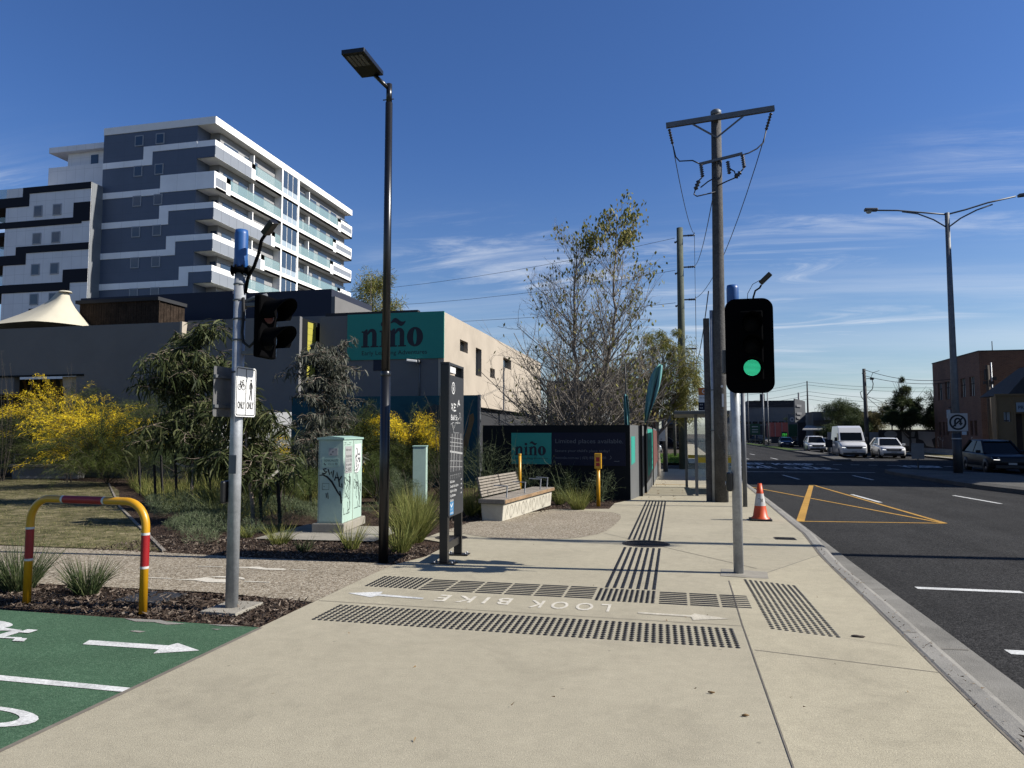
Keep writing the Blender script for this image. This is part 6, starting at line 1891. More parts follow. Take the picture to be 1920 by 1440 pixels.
for zt_ in (25.95, 23.0, 19.9, 16.9):
    MB().box(-72, -67.0, LY, 64, zt_ - 1.0, zt_ - 0.6).buildw('balcony', M['aptblack'], ap)
    MB().box(-72, -65 if zt_ > 25 else -67.0, LY + .02, LY + 0.04, zt_, zt_ + 1.0).buildw('balustrade', M['balglass'], ap)
ub = MB(); ub.box(-65.55, XL, 62.0, 80, 26.9, 30.35); ub.box(-63.7, XL, 62.6, 80, 30.35, 32.0); ub.box(-65.6, XL, 62.0, 80, 32.0, 32.6)
ub.buildw('upper_storey', M['aptpale'], ap)
MB().box(-60.7, -59.8, 62.55, 62.6, 30.4, 31.6).box(-58.2, -57.4, 62.55, 62.6, 30.4, 31.6).buildw('window', M['aptwin'], ap)
MB().box(-66.3, -65.6, 62.5, 63.5, 26.9, 28.2).buildw('planter', M['aptblack'], ap)


# ================================================================== RIGHT SIDE OF THE ROAD
# ---- brown brick building
bb = thing('brick_building', 'dark brown two storey brick building beyond the median street lamp', 'building', (22.59, 60.0, gz(60)))
BT = 7.9
wins = [(61.0, 62.0, 4.60, 6.10), (62.75, 63.75, 4.60, 6.10), (66.1, 67.1, 4.60, 6.10), (67.8, 68.8, 4.60, 6.10)]
low = [(60.9, 61.4), (61.7, 62.2), (62.6, 63.1), (66.7, 67.2), (67.5, 68.0), (68.4, 68.9)]
wb = MB(); ys_ = [60.0]
for a in wins: ys_ += [a[0], a[1]]
ys_.append(69.7)
for i in range(len(ys_) - 1):
    a, b = ys_[i], ys_[i + 1]
    if any(abs(q[0] - a) < 1e-6 for q in wins): wb.box(22.59, 22.85, a, b, 2.7, 4.6); wb.box(22.59, 22.85, a, b, 6.1, BT)
    else: wb.box(22.59, 22.85, a, b, 2.7, BT)
ys_ = [60.0]
for a in low: ys_ += list(a)
ys_.append(69.7)
for i in range(len(ys_) - 1):
    a, b = ys_[i], ys_[i + 1]
    if any(abs(q[0] - a) < 1e-6 for q in low): wb.box(22.59, 22.85, a, b, -0.3, 1.55)
    else: wb.box(22.59, 22.85, a, b, -0.3, 2.7)
wb.box(22.86, 40, 60.0, 60.25, -0.3, BT).box(22.85, 40, 60.26, 69.7, BT - 0.5, BT - 0.4).box(22.59, 40, 69.7, 69.95, -0.3, BT)
wb.buildw('wall', M['brick'], bb)
MB().box(22.55, 22.9, 59.97, 69.98, BT, BT + 0.08).box(22.9, 40, 59.97, 60.3, BT, BT + 0.08).buildw('coping', M['fardark'], bb)
for a, b, c, d in wins:
    w_ = MB().box(22.76, 22.80, a, b, c, d).buildw('window', M['palewin'], bb)
    MB().box(22.70, 22.758, a + .31, a + .36, c, d).box(22.70, 22.758, a + .64, a + .69, c, d).box(22.70, 22.758, a, b, (c + d) / 2 + .2, (c + d) / 2 + .26).buildw('mullion', M['fardark'], w_)
for a, b in low: MB().box(22.76, 22.80, a, b, 1.55, 2.7).buildw('lower_window', M['darkglass'], bb)
MB().box(22.5, 22.588, 65.2, 66.3, 3.85, 3.93).buildw('door_hood', M['fardark'], bb)
s_ = MB().box(22.55, 22.588, 66.1, 66.9, 3.0, 3.7).buildw('wall_sign', M['shopsign'], bb)
s_ = MB().box(22.54, 22.588, 65.0, 65.9, 3.0, 3.7).buildw('wall_sign', M['fardark'], bb)
rs = random.Random(31); gr = MB()
for i in range(7):
    y0 = rs.uniform(60.4, 68.8)
    scribble(gr, rs, (22.585, 0, 0), (0, 1, 0), UPZ, y0, y0 + 0.8, 0.5, 1.4, 3, 0.06)
gr.buildw('graffiti', M['sticker'], bb, fixn=False)
MB().tube([(27.6, 59.9, 7.2), (27.6, 59.9, 4.6)], 0.10, 10).box(27.35, 27.85, 59.75, 59.99, 6.6, 7.0).buildw('downpipe', M['tandark'], bb)
MB().cyl((24.3, 62, BT), (24.3, 62, BT + 1.0), 0.03, n=6).tube([(29.0, 62, BT), (29.0, 62, BT + 1.2), (29.15, 62, BT + 1.35), (29.3, 62, BT + 1.2), (29.3, 62, BT)], 0.035, 6).buildw('roof_vent', M['fardark'], bb)

SB = 68.0 / 60.0                                     # the block stands further back than first measured
bb.scale = (SB, SB, SB)
bb.location = (22.59 * SB, 68.0, 1.7 + (gz(60) - 1.7) * SB)

# ---- ochre shop
tb_ = thing('ochre_shop', 'low ochre rendered shop with a pale blue sign at the right edge', 'building', (21.2, 54.0, gz(54)))
wl_ = MB()
wl_.box(21.2, 21.66, 54.0, 54.25, -0.4, 4.25).box(22.08, 22.30, 54.0, 54.25, -0.4, 4.25).box(21.66, 22.08, 54.0, 54.25, -0.4, 2.50).box(21.66, 22.08, 54.0, 54.25, 3.15, 4.25).box(22.30, 26.4, 54.0, 54.25, 3.05, 4.3)
wl_.box(21.2, 21.4, 54.25, 54.7, -0.4, 4.2).box(21.4, 22.3, 54.6, 54.7, -0.4, 4.2).box(22.3, 26.4, 54.5, 54.7, -0.4, 3.05)
wl_.buildw('wall', M['tan'], tb_)
w_ = MB().box(21.66, 22.08, 54.14, 54.18, 2.5, 3.15).buildw('window', M['palewin'], tb_)
MB().box(21.84, 21.87, 54.09, 54.135, 2.5, 3.15).box(21.72, 22.0, 54.10, 54.138, 2.52, 2.6).buildw('mullion', M['tandark'], w_)
MB().box(21.15, 26.4, 53.9, 54.0, 4.25, 4.37).box(22.25, 22.35, 53.94, 54.0, 0, 4.2).buildw('fascia', M['tan'], tb_)
MB().tube([(21.18, 53.93, 4.2), (21.24, 53.93, 3.9), (21.24, 53.93, -.2)], 0.05, 8).buildw('downpipe', M['tan'], tb_)
mb = MB(); mb.add([(22.1, 54.3, 4.36), (26.4, 54.3, 4.36), (26.4, 59, 4.36), (22.1, 59, 4.36), (24.3, 55.6, 6.4), (24.3, 57.8, 6.4)], [(0, 1, 4), (1, 2, 5, 4), (2, 3, 5), (3, 0, 4, 5)])
mb.buildw('roof', M['rooftile'], tb_)
s_ = MB().box(22.42, 25.5, 53.93, 53.995, 3.15, 3.78).buildw('shop_sign', M['shopsign'], tb_)
tx = MB(); put_text(tx, 'PRESTON', (22.50, 53.925, 3.32), (1, 0, 0), UPZ, 0.26, 1.3); tx.buildw('sign_lettering', M['navy'], s_, fixn=False)
MB().box(22.40, 22.9, 54.40, 54.49, -0.3, 3.05).buildw('door_recess', M['tandark'], tb_)

# ---- tall building outside the frame whose shadow crosses the road
tbx = thing('office_block', 'tall rendered block outside the right edge whose shadow lies across the road', 'building', (27, 33, gz(33)))
MB().box(27.0, 44, 33.0, 57.2, -0.5, 21.5).buildw('wall', M['farpale'], tbx)
wd_ = MB()
for fl in range(6):
    for i in range(9): wd_.box(26.95, 26.999, 34.2 + i * 2.45, 35.9 + i * 2.45, 1.2 + fl * 3.3, 3.0 + fl * 3.3)
wd_.buildw('window', M['aptwin'], tbx)

# ---- street poles on the far side
pf = thing('utility_pole', 'thin dark timber pole with short wires standing behind the white van', 'utility pole', (18.44, 75.7, gz(75)))
MB().tube([(0, 0, 0), (-0.05, 0, 4), (-0.1, 0, 8.2)], [0.23, 0.19, 0.15], 12).build('pole_shaft', M['pole'], pf)
a_ = MB(); a_.bar((-0.1, 0, 7.2), (0.85, 0, 7.25), 0.06, 0.06); a_.tube([(-0.1, 0, 5.3), (0.25, 0, 5.8), (0.62, 0, 6.2), (0.7, 0, 6.7), (0.6, 0, 7.2)], 0.04, 6)
a_.tube([(0.5, 0, 7.3), (0.7, 0, 7.8), (1.3, 0, 8.0)], 0.025, 6); a_.tube([(-0.1, 0, 5.0), (-0.4, 0, 5.4), (-0.5, 0, 5.9), (-0.3, 0, 6.0)], 0.035, 6)
a_.obox((0.6, 0, 7.2), (0.3, 0.2, 0.22)); a_.obox((-0.1, 0, 7.75), (0.35, 0.1, 0.1))
a_.build('side_arm', M['fardark'], pf)
for a, b, s, l in (((18.35, 75.7, 8.0), (24.5, 71, 6.6), .5, 'upper service wire from the thin pole to the brick building'), ((18.35, 75.7, 7.4), (24.5, 71, 6.3), .4, 'lower service wire from the thin pole to the brick building'),
                   ((18.5, 75.7, 5.4), (24.5, 84, 4.6), .2, 'dark service wire sloping into the trees right of the thin pole'), ((18.5, 75.7, 5.3), (23.5, 84, 3.4), .2, 'steeper service wire into the trees right of the thin pole')):
    power_line(l, a, b, s, 0.025)
pd = thing('utility_pole', 'dark pole with a meter box against the corner of the brick building', 'utility pole', (25.95, 67.3, gz(67)))
pd.scale = (SB, SB, SB)
MB().cyl((0, 0, -.2), (0, 0, 6.7), 0.15, 0.12, n=12).build('pole_shaft', M['barkdark'], pd)
MB().cyl((0.28, 0, -.2), (0.24, 0, 6.9), 0.05, n=8).build('conduit_pipe', M['galv'], pd)
MB().box(-0.3, 0.35, -0.1, 0.1, 5.3, 5.5).box(-0.2, -0.05, -0.15, 0.1, 5.6, 6.4).obox((0.42, 0, 5.7), (0.22, 0.2, 0.25)).build('fittings', M['fardark'], pd)
for x_, y_, h_, l in ((14.1, 121, 8.6, 'plain grey pole on the far grassed median'), (18.1, 112, 7.9, 'plain dark pole in front of the far billboard')):
    p_ = thing('plain_pole', l, 'pole', (x_, y_, gz(y_)))
    MB().cyl((0, 0, -.1), (0, 0, h_), 0.17, 0.13, n=10).build('pole_shaft', M['galvdull'], p_)
for x_, y_, h_, dr, l in ((15.3, 125, 9.0, -1, 'far single arm street lamp before the grey buildings'), (14.6, 150, 15.5, 1, 'distant street lamp showing right of the black signal head')):
    p_ = thing('street_lamp', l, 'street lamp', (x_, y_, gz(y_)))
    MB().cyl((0, 0, -.1), (0, 0, h_), 0.13, 0.09, n=8).build('pole', M['galvdull'], p_)
    MB().tube([(0, 0, h_ - .1), (dr * .5, 0, h_ + .3), (dr * 1.6, 0, h_ + .75), (dr * 3.1, 0, h_ + 1.05)], 0.06, 6).build('arm', M['galvdull'], p_)
    MB().obox((dr * 3.4, 0, h_ + 1.08), (.9, .3, .2)).build('lamp_head', M['galvdull'], p_)
tr_ = thing('transmission_pole', 'far slender transmission pole carrying a fan of wires above the shop', 'pole', (27.6, 160, 0))
MB().cyl((0, 0, 0), (0, 0, 12.8), 0.26, 0.12, n=8).build('pole_shaft', M['fardark'], tr_)
for i, z_ in enumerate((12.6, 12.0, 10.6, 9.8, 9.0)):
    for sgn, (bx_, by_) in ((-1, (4.0, 190)), (1, (60, 150))):
        power_line('far transmission wire %s in the fan, running %s from the slender pole' % (('highest', 'second', 'middle', 'fourth', 'lowest')[i], 'left' if sgn < 0 else 'right'), (27.6, 160, z_), (bx_, by_, z_ - (0.4 if sgn < 0 else 1.6) - i * .25), 1.0, 0.03)

# ---- far shops
fs = thing('grey_shop', 'low pale grey shop with an awning beyond the white cars', 'building', (20.4, 106, 0))
MB().box(18.9, 27, 106, 118, 0, 4.75).box(20.3, 24, 105.2, 106, 3.55, 5.0).buildw('wall', M['fargrey'], fs)
MB().box(20.2, 24.1, 105.0, 105.2, 3.6, 5.05).buildw('fascia', M['farpale'], fs)
MB().box(22.3, 23.2, 104.97, 105.0, 4.1, 4.8).buildw('shop_sign', M['palewin'], fs)
MB().box(18.95, 24, 105.3, 106, 2.9, 3.55).buildw('shade_band', M['fardark'], fs)
mb = MB(); mb.add([(18.0, 105.9, 2.85), (22.0, 105.9, 2.85), (22.6, 104.2, 2.25), (17.2, 104.2, 2.25)], [(0, 1, 2, 3)]); mb.box(17.2, 22.6, 104.16, 104.2, 2.1, 2.26)
mb.buildw('awning', M['farpale'], fs)
MB().box(19.2, 21.8, 105.93, 105.99, 0.3, 2.2).buildw('window', M['darkglass'], fs)
bl_ = thing('billboard', 'tall dark billboard panel on end above the far shop', 'billboard', (17.6, 108, 0))
mb = MB(); mb.add([(16.9, 108, 3.3), (18.5, 109.2, 3.3), (18.5, 109.2, 6.35), (16.9, 108, 6.7)], [(0, 1, 2, 3)]); b_ = mb.buildw('panel', M['fargrey'], bl_, fixn=False)
sd_ = b_.modifiers.new('thick', 'SOLIDIFY'); sd_.thickness = 0.2
MB().box(17.3, 18.4, 108.4, 109.0, 0, 3.3).buildw('support', M['fardark'], bl_)
tx = MB()
for i, (z_, w_) in enumerate(((5.7, .9), (4.6, .9), (4.0, .6))): stroke(tx, [(0.35, z_), (0.35 + w_, z_ - .05)], (16.9, 107.86, 0), (0.8, 0.6, 0), UPZ, 0.34)
tx.buildw('panel_lettering', M['farpale'], bl_, fixn=False)
fb = thing('grey_warehouse', 'long dark grey factory building stepping up beyond the far end of the road', 'building', (14, 180, 0))
MB().box(10.5, 36, 180, 200, 0, 6.1).box(17.5, 29.5, 182, 200, 6.1, 9.6).buildw('wall', M['fargrey'], fb)
MB().box(17.4, 29.6, 181.9, 182, 8.1, 9.7).box(20.5, 21.5, 181, 182, 9.6, 11.3).buildw('upper_band', M['fardark'], fb)
mb = MB()
for i in range(9): mb.box(14 + i * 1.5, 15.1 + i * 1.5, 179.9, 179.99, 4.0, 4.6)
mb.buildw('window', M['darkglass'], fb)
MB().box(10.4, 36, 178.5, 180, 0, 3.6).buildw('dark_base', M['fardark'], fb)
pk = thing('salmon_shopfront', 'salmon pink shopfront behind the fuel price sign', 'building', (19, 150, 0))
MB().box(18.8, 27.2, 150, 156, 1.1, 3.9).buildw('wall', M['pink'], pk)
MB().box(18.9, 27.1, 150.1, 156, -.2, 1.1).buildw('lower_front', M['fardark'], pk)
mb = MB()
for i in range(6): mb.box(19.6 + i * 1.3, 19.7 + i * 1.3, 149.9, 149.99, 1.1, 3.9)
mb.buildw('pilaster', M['farpale'], pk)
fu = thing('fuel_sign', 'green fuel price sign with lit green digits beside the road', 'fuel sign', (17.7, 120, gz(120)))
MB().box(0, 1.35, 0, 0.3, 0, 3.3).build('panel', M['fueldark'], fu)
MB().box(0, 1.35, -0.005, 0.3, 3.3, 4.9).build('header', M['fargrey'], fu)
tx = MB(); stroke(tx, arc2(0.62, 4.05, 0.28, 0.28, 0, 360, 16), (0, -0.02, 0), (1, 0, 0), UPZ, 0.22); tx.build('emblem', M['sticker'], fu, fixn=False)
MB().box(-1.05, -0.15, 0, 0.2, 0.2, 2.1).build('price_panel', M['fueldark'], fu)
tx = MB(); put_text(tx, '178.9', (-0.98, -0.02, 1.5), (1, 0, 0), UPZ, 0.36, 0.75); put_text(tx, '185.9', (-0.98, -0.02, 1.0), (1, 0, 0), UPZ, 0.36, 0.75); put_text(tx, '83.9', (-0.88, -0.02, 0.5), (1, 0, 0), UPZ, 0.3, 0.5)
tx.build('price_digits', M['ledgreen'], fu, fixn=False)
cn_ = thing('fuel_canopy', 'dark flat canopy beyond the green fuel sign', 'canopy', (20.5, 128, 0))
MB().box(0, 6, 0, 8, 4.0, 4.6).build('canopy_roof', M['fardark'], cn_)
for x_ in (0.5, 5.5): MB().box(x_ - .2, x_ + .2, 1, 1.4, 0, 4.0).build('column', M['farpale'], cn_)
rd = thing('road_sign', 'green direction sign on two posts on the far median', 'road sign', (13.6, 128, gz(128)))
MB().box(-0.9, 0.75, 0, 0.06, 1.6, 3.5).build('panel', M['fueldark'], rd)
MB().cyl((-.1, .1, 0), (-.1, .1, 3.4), .05, n=6).build('post', M['galvdull'], rd)
tx = MB()
for z_ in (3.0, 2.5, 2.1): stroke(tx, [(-0.6, z_), (0.4, z_)], (0, -0.02, 0), (1, 0, 0), UPZ, 0.14)
tx.build('panel_lettering', M['sticker'], rd, fixn=False)
gw_ = thing('graffiti_wall', 'dark fence wall painted with huge pale bubble graffiti letters', 'wall', (16.6, 80, gz(80)))
MB().box(16.0, 22.2, 81.5, 81.8, -.3, 1.85).buildw('pale_wall', M['farpale'], gw_)
MB().box(20.6, 28.5, 80, 80.25, -.3, 2.1).buildw('dark_wall', M['fardark'], gw_)
gl = MB()


def blob(pts): gl.add([(x, 79.98, z) for x, z in pts], [tuple(range(len(pts)))])


blob([(21.7 + .62 * math.cos(R(a)), 1.62 + .38 * math.sin(R(a))) for a in range(0, 360, 20)])
blob([(21.5, 1.2), (22.3, 1.35), (22.5, 0.5), (22.1, 0.35)])
blob([(22.75, 1.95), (24.0, 1.9), (23.9, 1.35), (23.2, 1.38), (23.2, 1.25), (24.05, 1.2), (24.0, 0.45), (22.75, 0.4)])
blob([(24.25, 1.95), (26.0, 1.85), (25.9, 1.35), (25.5, 1.1), (25.7, 0.3), (25.0, 0.45), (24.7, 1.0), (24.3, 1.15)])
gl.buildw('graffiti_letters', M['farpale'], gw_, fixn=False)
bk_ = thing('hoarding', 'blank white hoarding above the graffiti wall under dark trees', 'hoarding', (22.1, 82, 0))
MB().box(22.2, 24.0, 82, 82.1, 2.6, 3.65).buildw('panel', M['farpale'], bk_)
MB().box(22.4, 22.5, 82.1, 82.2, -.2, 2.6).box(23.7, 23.8, 82.1, 82.2, -.2, 2.6).buildw('post', M['fardark'], bk_)
lw_ = thing('low_wall', 'low pale kerb wall in front of the brick building', 'wall', (24.3, 70, 0))
MB().box(24.2, 24.5, 66.5, 80, -.2, 0.28).buildw('wall', M['kerb'], lw_)
# ---- shops at the far left of the street
for x0, x1, y_, h_, mt, l in ((-9.0, -1.8, 72, 4.6, 'farred', 'dark red shopfront across the side street'), (-1.6, 1.2, 95, 4.2, 'fargrey', 'grey shopfront at the far end of the left footpath'), (-9.2, -5.4, 52, 5.6, 'fargrey', 'grey rear building rising behind the bare tree')):
    t = thing('shop', l, 'building', (x0, y_, 0))
    MB().box(x0, x1, y_, y_ + 12, -.3, h_).buildw('wall', M[mt], t)
    MB().box(x0 + .2, x1 - .2, y_ - 1.4, y_ - 0.01, 2.75, 2.95).buildw('awning', M['fardark'], t)
    MB().box(x0 + .4, x1 - .4, y_ - .03, y_ - .005, .4, 2.4).buildw('window', M['darkglass'], t)
for x_, y_, h_, l in ((-0.45, 36.8, 2.6, 'weathered post at the end of the footpath beside the fence'), (0.05, 58, 5.0, 'far grey pole on the grass strip')):
    p_ = thing('plain_pole', l, 'pole', (x_, y_, gz(y_)))
    MB().cyl((0, 0, -.1), (0, 0, h_), 0.12, n=10).build('pole_shaft', M['pole'], p_)
wsn = thing('white_sign', 'small white sign on the post by the fence end', 'sign', (-0.62, 36.6, gz(36) + 1.55))
MB().box(-.18, .18, 0, .03, 0, .62).build('panel', M['signwhite'], wsn)


# ================================================================== VEHICLES
def car(label, x, y, rz, paint, Lg=4.5, W=1.84, H=1.66, hood=0.98, kind='suv', lit=True, cat='car', name='parked_car', group='traffic coming down the far side'):
    """front faces -Y in local space; length along Y from 0 (front) to Lg"""
    t = thing(name, label, cat, (x, y, gz(y) - 0.13), rz, group)
    hw = W / 2
    belt = hood + 0.02 if kind != 'van' else 1.32
    # stations: y, z_low, z_top (bonnet / belt), half width
    if kind == 'van':
        st_ = [(0.0, .42, .78, hw * .80), (0.07, .28, .98, hw * .93), (.35, .24, 1.12, hw * .98), (1.0, .24, 1.28, hw), (1.25, .24, 1.34, hw), (Lg - .1, .26, 1.36, hw), (Lg, .3, 1.34, hw * .97)]
    else:
        st_ = [(0.0, .40, .66, hw * .74), (0.06, .26, .80, hw * .88), (.28, .21, .88, hw * .97), (.75, .20, hood - .05, hw), (1.28, .20, hood, hw), (Lg * .55, .20, belt + .02, hw), (Lg - .5, .22, belt + .07, hw * .99), (Lg - .08, .30, belt + .04, hw * .93), (Lg, .42, belt - .15, hw * .85)]
    mb = MB(); vs = []
    for (yy, zl, zt_, w_) in st_:
        zm = zl + (zt_ - zl) * .55
        half = [(w_ * .90, zl), (w_, zl + .14), (w_ * 1.0, zm), (w_ * .985, zt_ - .07), (w_ * .90, zt_), (w_ * .5, zt_ + .025)]
        ring = half + [(-a, b) for a, b in reversed(half)]
        vs += [(a, yy, b) for a, b in ring]
    n_ = 12
    fs = [(i * n_ + j, i * n_ + (j + 1) % n_, (i + 1) * n_ + (j + 1) % n_, (i + 1) * n_ + j) for i in range(len(st_) - 1) for j in range(n_)]
    fs += [tuple(range(n_)), tuple(range((len(st_) - 1) * n_, len(st_) * n_))]
    mb.add(vs, fs, 0, True)
    body = mb.build('body', paint, t, bevel=0.02)
    # greenhouse
    if kind == 'van':
        lo = [(1.05, hw * .97), (Lg - .04, hw * .97)]; zl, zh = 1.33, H
        cols = [(1.05, .86, 1.33), (1.62, .80, 2.02), (1.95, .76, H - .12), (2.4, .74, H)]
        mb = MB(); vs = []
        for yy, w_, zz in [(1.05, .93 * hw, 1.34), (1.60, .90 * hw, 2.05), (1.95, .86 * hw, H - .16), (2.5, .84 * hw, H), (Lg - .05, .84 * hw, H - .02)]:
            vs += [(-w_, yy, zz), (w_, yy, zz)]
        # roof/windscreen skin
        fsk = [(2 * i, 2 * i + 1, 2 * i + 3, 2 * i + 2) for i in range(4)]
        b0 = len(vs)
        vs += [(-hw * .97, 1.05, 1.33), (hw * .97, 1.05, 1.33), (-hw * .97, Lg - .05, 1.33), (hw * .97, Lg - .05, 1.33)]
        fsk += [(b0, 0, 2, 4, 6, 8, b0 + 2), (b0 + 1, 1, 3, 5, 7, 9, b0 + 3), (b0 + 2, 8, 9, b0 + 3)]
        mb.add(vs, fsk); mb.build('cargo_body', paint, t, bevel=0.03)
        MB().add([(-.80 * hw, 1.075, 1.40), (.80 * hw, 1.075, 1.40), (.78 * hw, 1.575, 2.04), (-.78 * hw, 1.575, 2.04)], [(0, 1, 2, 3)]).build('windscreen', M['carglass'], t, fixn=False)
        for s in (-1, 1): MB().add([(s * hw * .975, 1.3, 1.42), (s * hw * .975, 2.3, 1.42), (s * hw * .925, 2.3, 1.98), (s * hw * .935, 1.68, 1.98)], [(0, 1, 2, 3)]).build('side_window', M['carglass'], t, fixn=False)
    else:
        ya, yb, yc, yd = 1.22, 2.05, Lg - (.95 if kind == 'suv' else 1.1), Lg - (.18 if kind == 'suv' else .5)
        wb_, wt = hw * .90, hw * .70
        zb_ = belt + .0
        mb = MB()
        P0 = [(-wb_, ya, zb_), (wb_, ya, zb_), (wb_, yd, zb_ + .05), (-wb_, yd, zb_ + .05), (-wt, yb, H - .06), (wt, yb, H - .06), (wt, yc, H - .05), (-wt, yc, H - .05)]
        mb.add(P0, [(0, 1, 5, 4), (1, 2, 6, 5), (2, 3, 7, 6), (3, 0, 4, 7), (4, 5, 6, 7)])
        mb.build('windows', M['carglass'], t)
        rf = MB(); rv = []
        for yy, w_, zz in ((yb - .12, wt * .97, H - .085), (yb + .1, wt * 1.03, H - .03), ((yb + yc) / 2, wt * 1.04, H), (yc - .1, wt * 1.03, H - .02), (yc + .18, wt * .98, H - .06)):
            rv += [(-w_, yy, zz - .045), (-w_ * .93, yy, zz), (0, yy, zz + .012), (w_ * .93, yy, zz), (w_, yy, zz - .045)]
        rf.add(rv, [(i * 5 + j, i * 5 + j + 1, (i + 1) * 5 + j + 1, (i + 1) * 5 + j) for i in range(4) for j in range(4)], 0, True)
        for s in (-1, 1):
            rf.bar((s * wb_, ya, zb_), (s * wt, yb, H - .05), .09, .06); rf.bar((s * wb_, yd, zb_ + .05), (s * wt, yc, H - .05), .16, .10)
            ym = (yb + yc) / 2 - .1
            rf.bar((s * wb_ * 1.0, ym + .1, zb_), (s * wt * 1.0, ym, H - .05), .08, .04)
        rf.build('roof', paint, t, fixn=True)
    wr = .345 if kind != 'van' else .36
    wy = (0.86, Lg - .88) if kind != 'van' else (0.95, Lg - 1.1)
    for yy in wy:
        for s in (-1, 1):
            a_ = MB().lathe([(wr + .045, 0), (wr + .045, .03), (wr * .6, .035)], n=20).build('wheel_arch', M['cartrim'], t)
            a_.rotation_euler = (0, R(90 * s), 0); a_.location = (s * (hw - .022), yy, wr + .01)
            w_ = MB().lathe([(wr * .62, .11), (wr * .93, .11), (wr, .07), (wr, -.11), (wr * .9, -.13), (0, -.13)], n=22).build('wheel', M['rubber'], t)
            w_.rotation_euler = (0, R(90 * s), 0); w_.location = (s * (hw - .12), yy, wr)
            rm = MB().lathe([(0, .085), (wr * .60, .09), (wr * .66, .10)], n=20)
            rm2 = MB()
            for q in range(5):
                a0 = q * 1.2566
                rm2.bar((0, 0, .095), (wr * .62 * math.cos(a0), wr * .62 * math.sin(a0), .102), .075, .02)
            rm.build('rim_dish', M['cartrim'], w_); rm2.build('rim_spoke', M['rim'], w_)
    g0 = .02
    zg = .70 if kind != 'van' else .84
    gr_ = MB().add([(-hw * .52, .005, zg - .12), (hw * .52, .005, zg - .12), (hw * .60, .062, zg + .07), (-hw * .60, .062, zg + .07)], [(0, 1, 2, 3)]).build('grille', M['cartrim'], t, fixn=False)
    gr_.location.y = -.035
    MB().box(-hw * .80, hw * .80, -.02, .12, .25, .42).build('lower_bumper', M['cartrim'], t, bevel=.02)
    MB().box(-.19, .19, -.03, -.021, .44, .54).build('number_plate', M['sticker'], t)
    for s in (-1, 1):
        h_ = MB().add([(s * hw * .58, .02, zg - .01), (s * hw * .90, .12, zg + .01), (s * hw * .955, .30, zg + .13), (s * hw * .62, .075, zg + .11)], [(0, 1, 2, 3)]).build('headlight', M['headlamp'], t, fixn=False)
        h_.location.y = -.045
        if lit:
            q = MB(); q.add([(s * hw * .62, .0, zg - .022), (s * hw * .88, .085, zg - .012), (s * hw * .88, .085, zg + .006), (s * hw * .62, .0, zg - .006)], [(0, 1, 2, 3)]); dl = q.build('running_light', M['drl'], h_, fixn=False)
        zm_ = belt + .08 if kind != 'van' else 1.48
        MB().obox((s * (hw + .11), 1.45, zm_), (.22, .12, .16 if kind != 'van' else .34)).build('mirror', paint if kind != 'van' else M['cartrim'], t, bevel=.03)
        sk_ = MB(); sk_.box(s * hw - .02, s * hw + .012, 1.25, Lg - 1.3, .22, .34); sk_.build('sill', M['cartrim'], t)
        if kind != 'van':
            hn = MB(); hn.box(s * hw * .995 - .012, s * hw * .995 + .016, 2.2, 2.38, .86, .89).box(s * hw * .995 - .012, s * hw * .995 + .016, 3.05, 3.23, .88, .91); hn.build('door_handle', M['cartrim'], t)
    return t


# cars drive towards the viewer: local -Y is their front
car('dark navy SUV stopped in the shade beyond the median street lamp', 16.75, 41.0, R(-2), M['carblack'], 4.6, 1.88, 1.70)
car('white SUV with a slim dark grille in front of the graffiti wall', 16.75, 61.0, R(-3), M['carwhite'], 4.4, 1.84, 1.62, lit=True)
car('tall white delivery van between the white SUVs', 14.15, 62.2, R(-4), M['carwhite'], 5.7, 2.05, 2.60, kind='van', cat='van', name='delivery_van')
car('bulkier white SUV left of the delivery van near the green fuel sign', 14.7, 80.0, R(-3), M['carwhite'], 4.6, 1.9, 1.70)
car('small silver car half hidden behind the white van', 18.0, 92.0, R(-2), M['carsilver'], 4.4, 1.8, 1.45, hood=.9, kind='sedan', lit=False)
car('blue hatchback near the fuel price sign', 15.6, 107.0, R(-3), M['carblue'], 4.3, 1.8, 1.46, hood=.92, kind='sedan')
car('dark car behind the blue hatchback', 18.6, 117.0, R(-2), M['carblack'], 4.4, 1.8, 1.48, hood=.92, kind='sedan')
car('silver car waiting far down the left lane', 8.2, 150.0, R(176), M['carsilver'], 4.4, 1.8, 1.5, hood=.92, kind='sedan', lit=False, group='far cars')
car('dark car far off at the mouth of the side street', 1.4, 92.0, R(80), M['carblack'], 4.4, 1.8, 1.5, hood=.92, kind='sedan', lit=False, group='far cars')
car('silver car parked before the far red shopfront', -1.2, 69.5, R(90), M['carsilver'], 4.4, 1.8, 1.5, hood=.92, kind='sedan', lit=False, group='far cars')
car('dark SUV on the far forecourt behind the direction sign', 17.0, 140.0, R(30), M['carblack'], 4.5, 1.85, 1.66, lit=False, group='far cars')


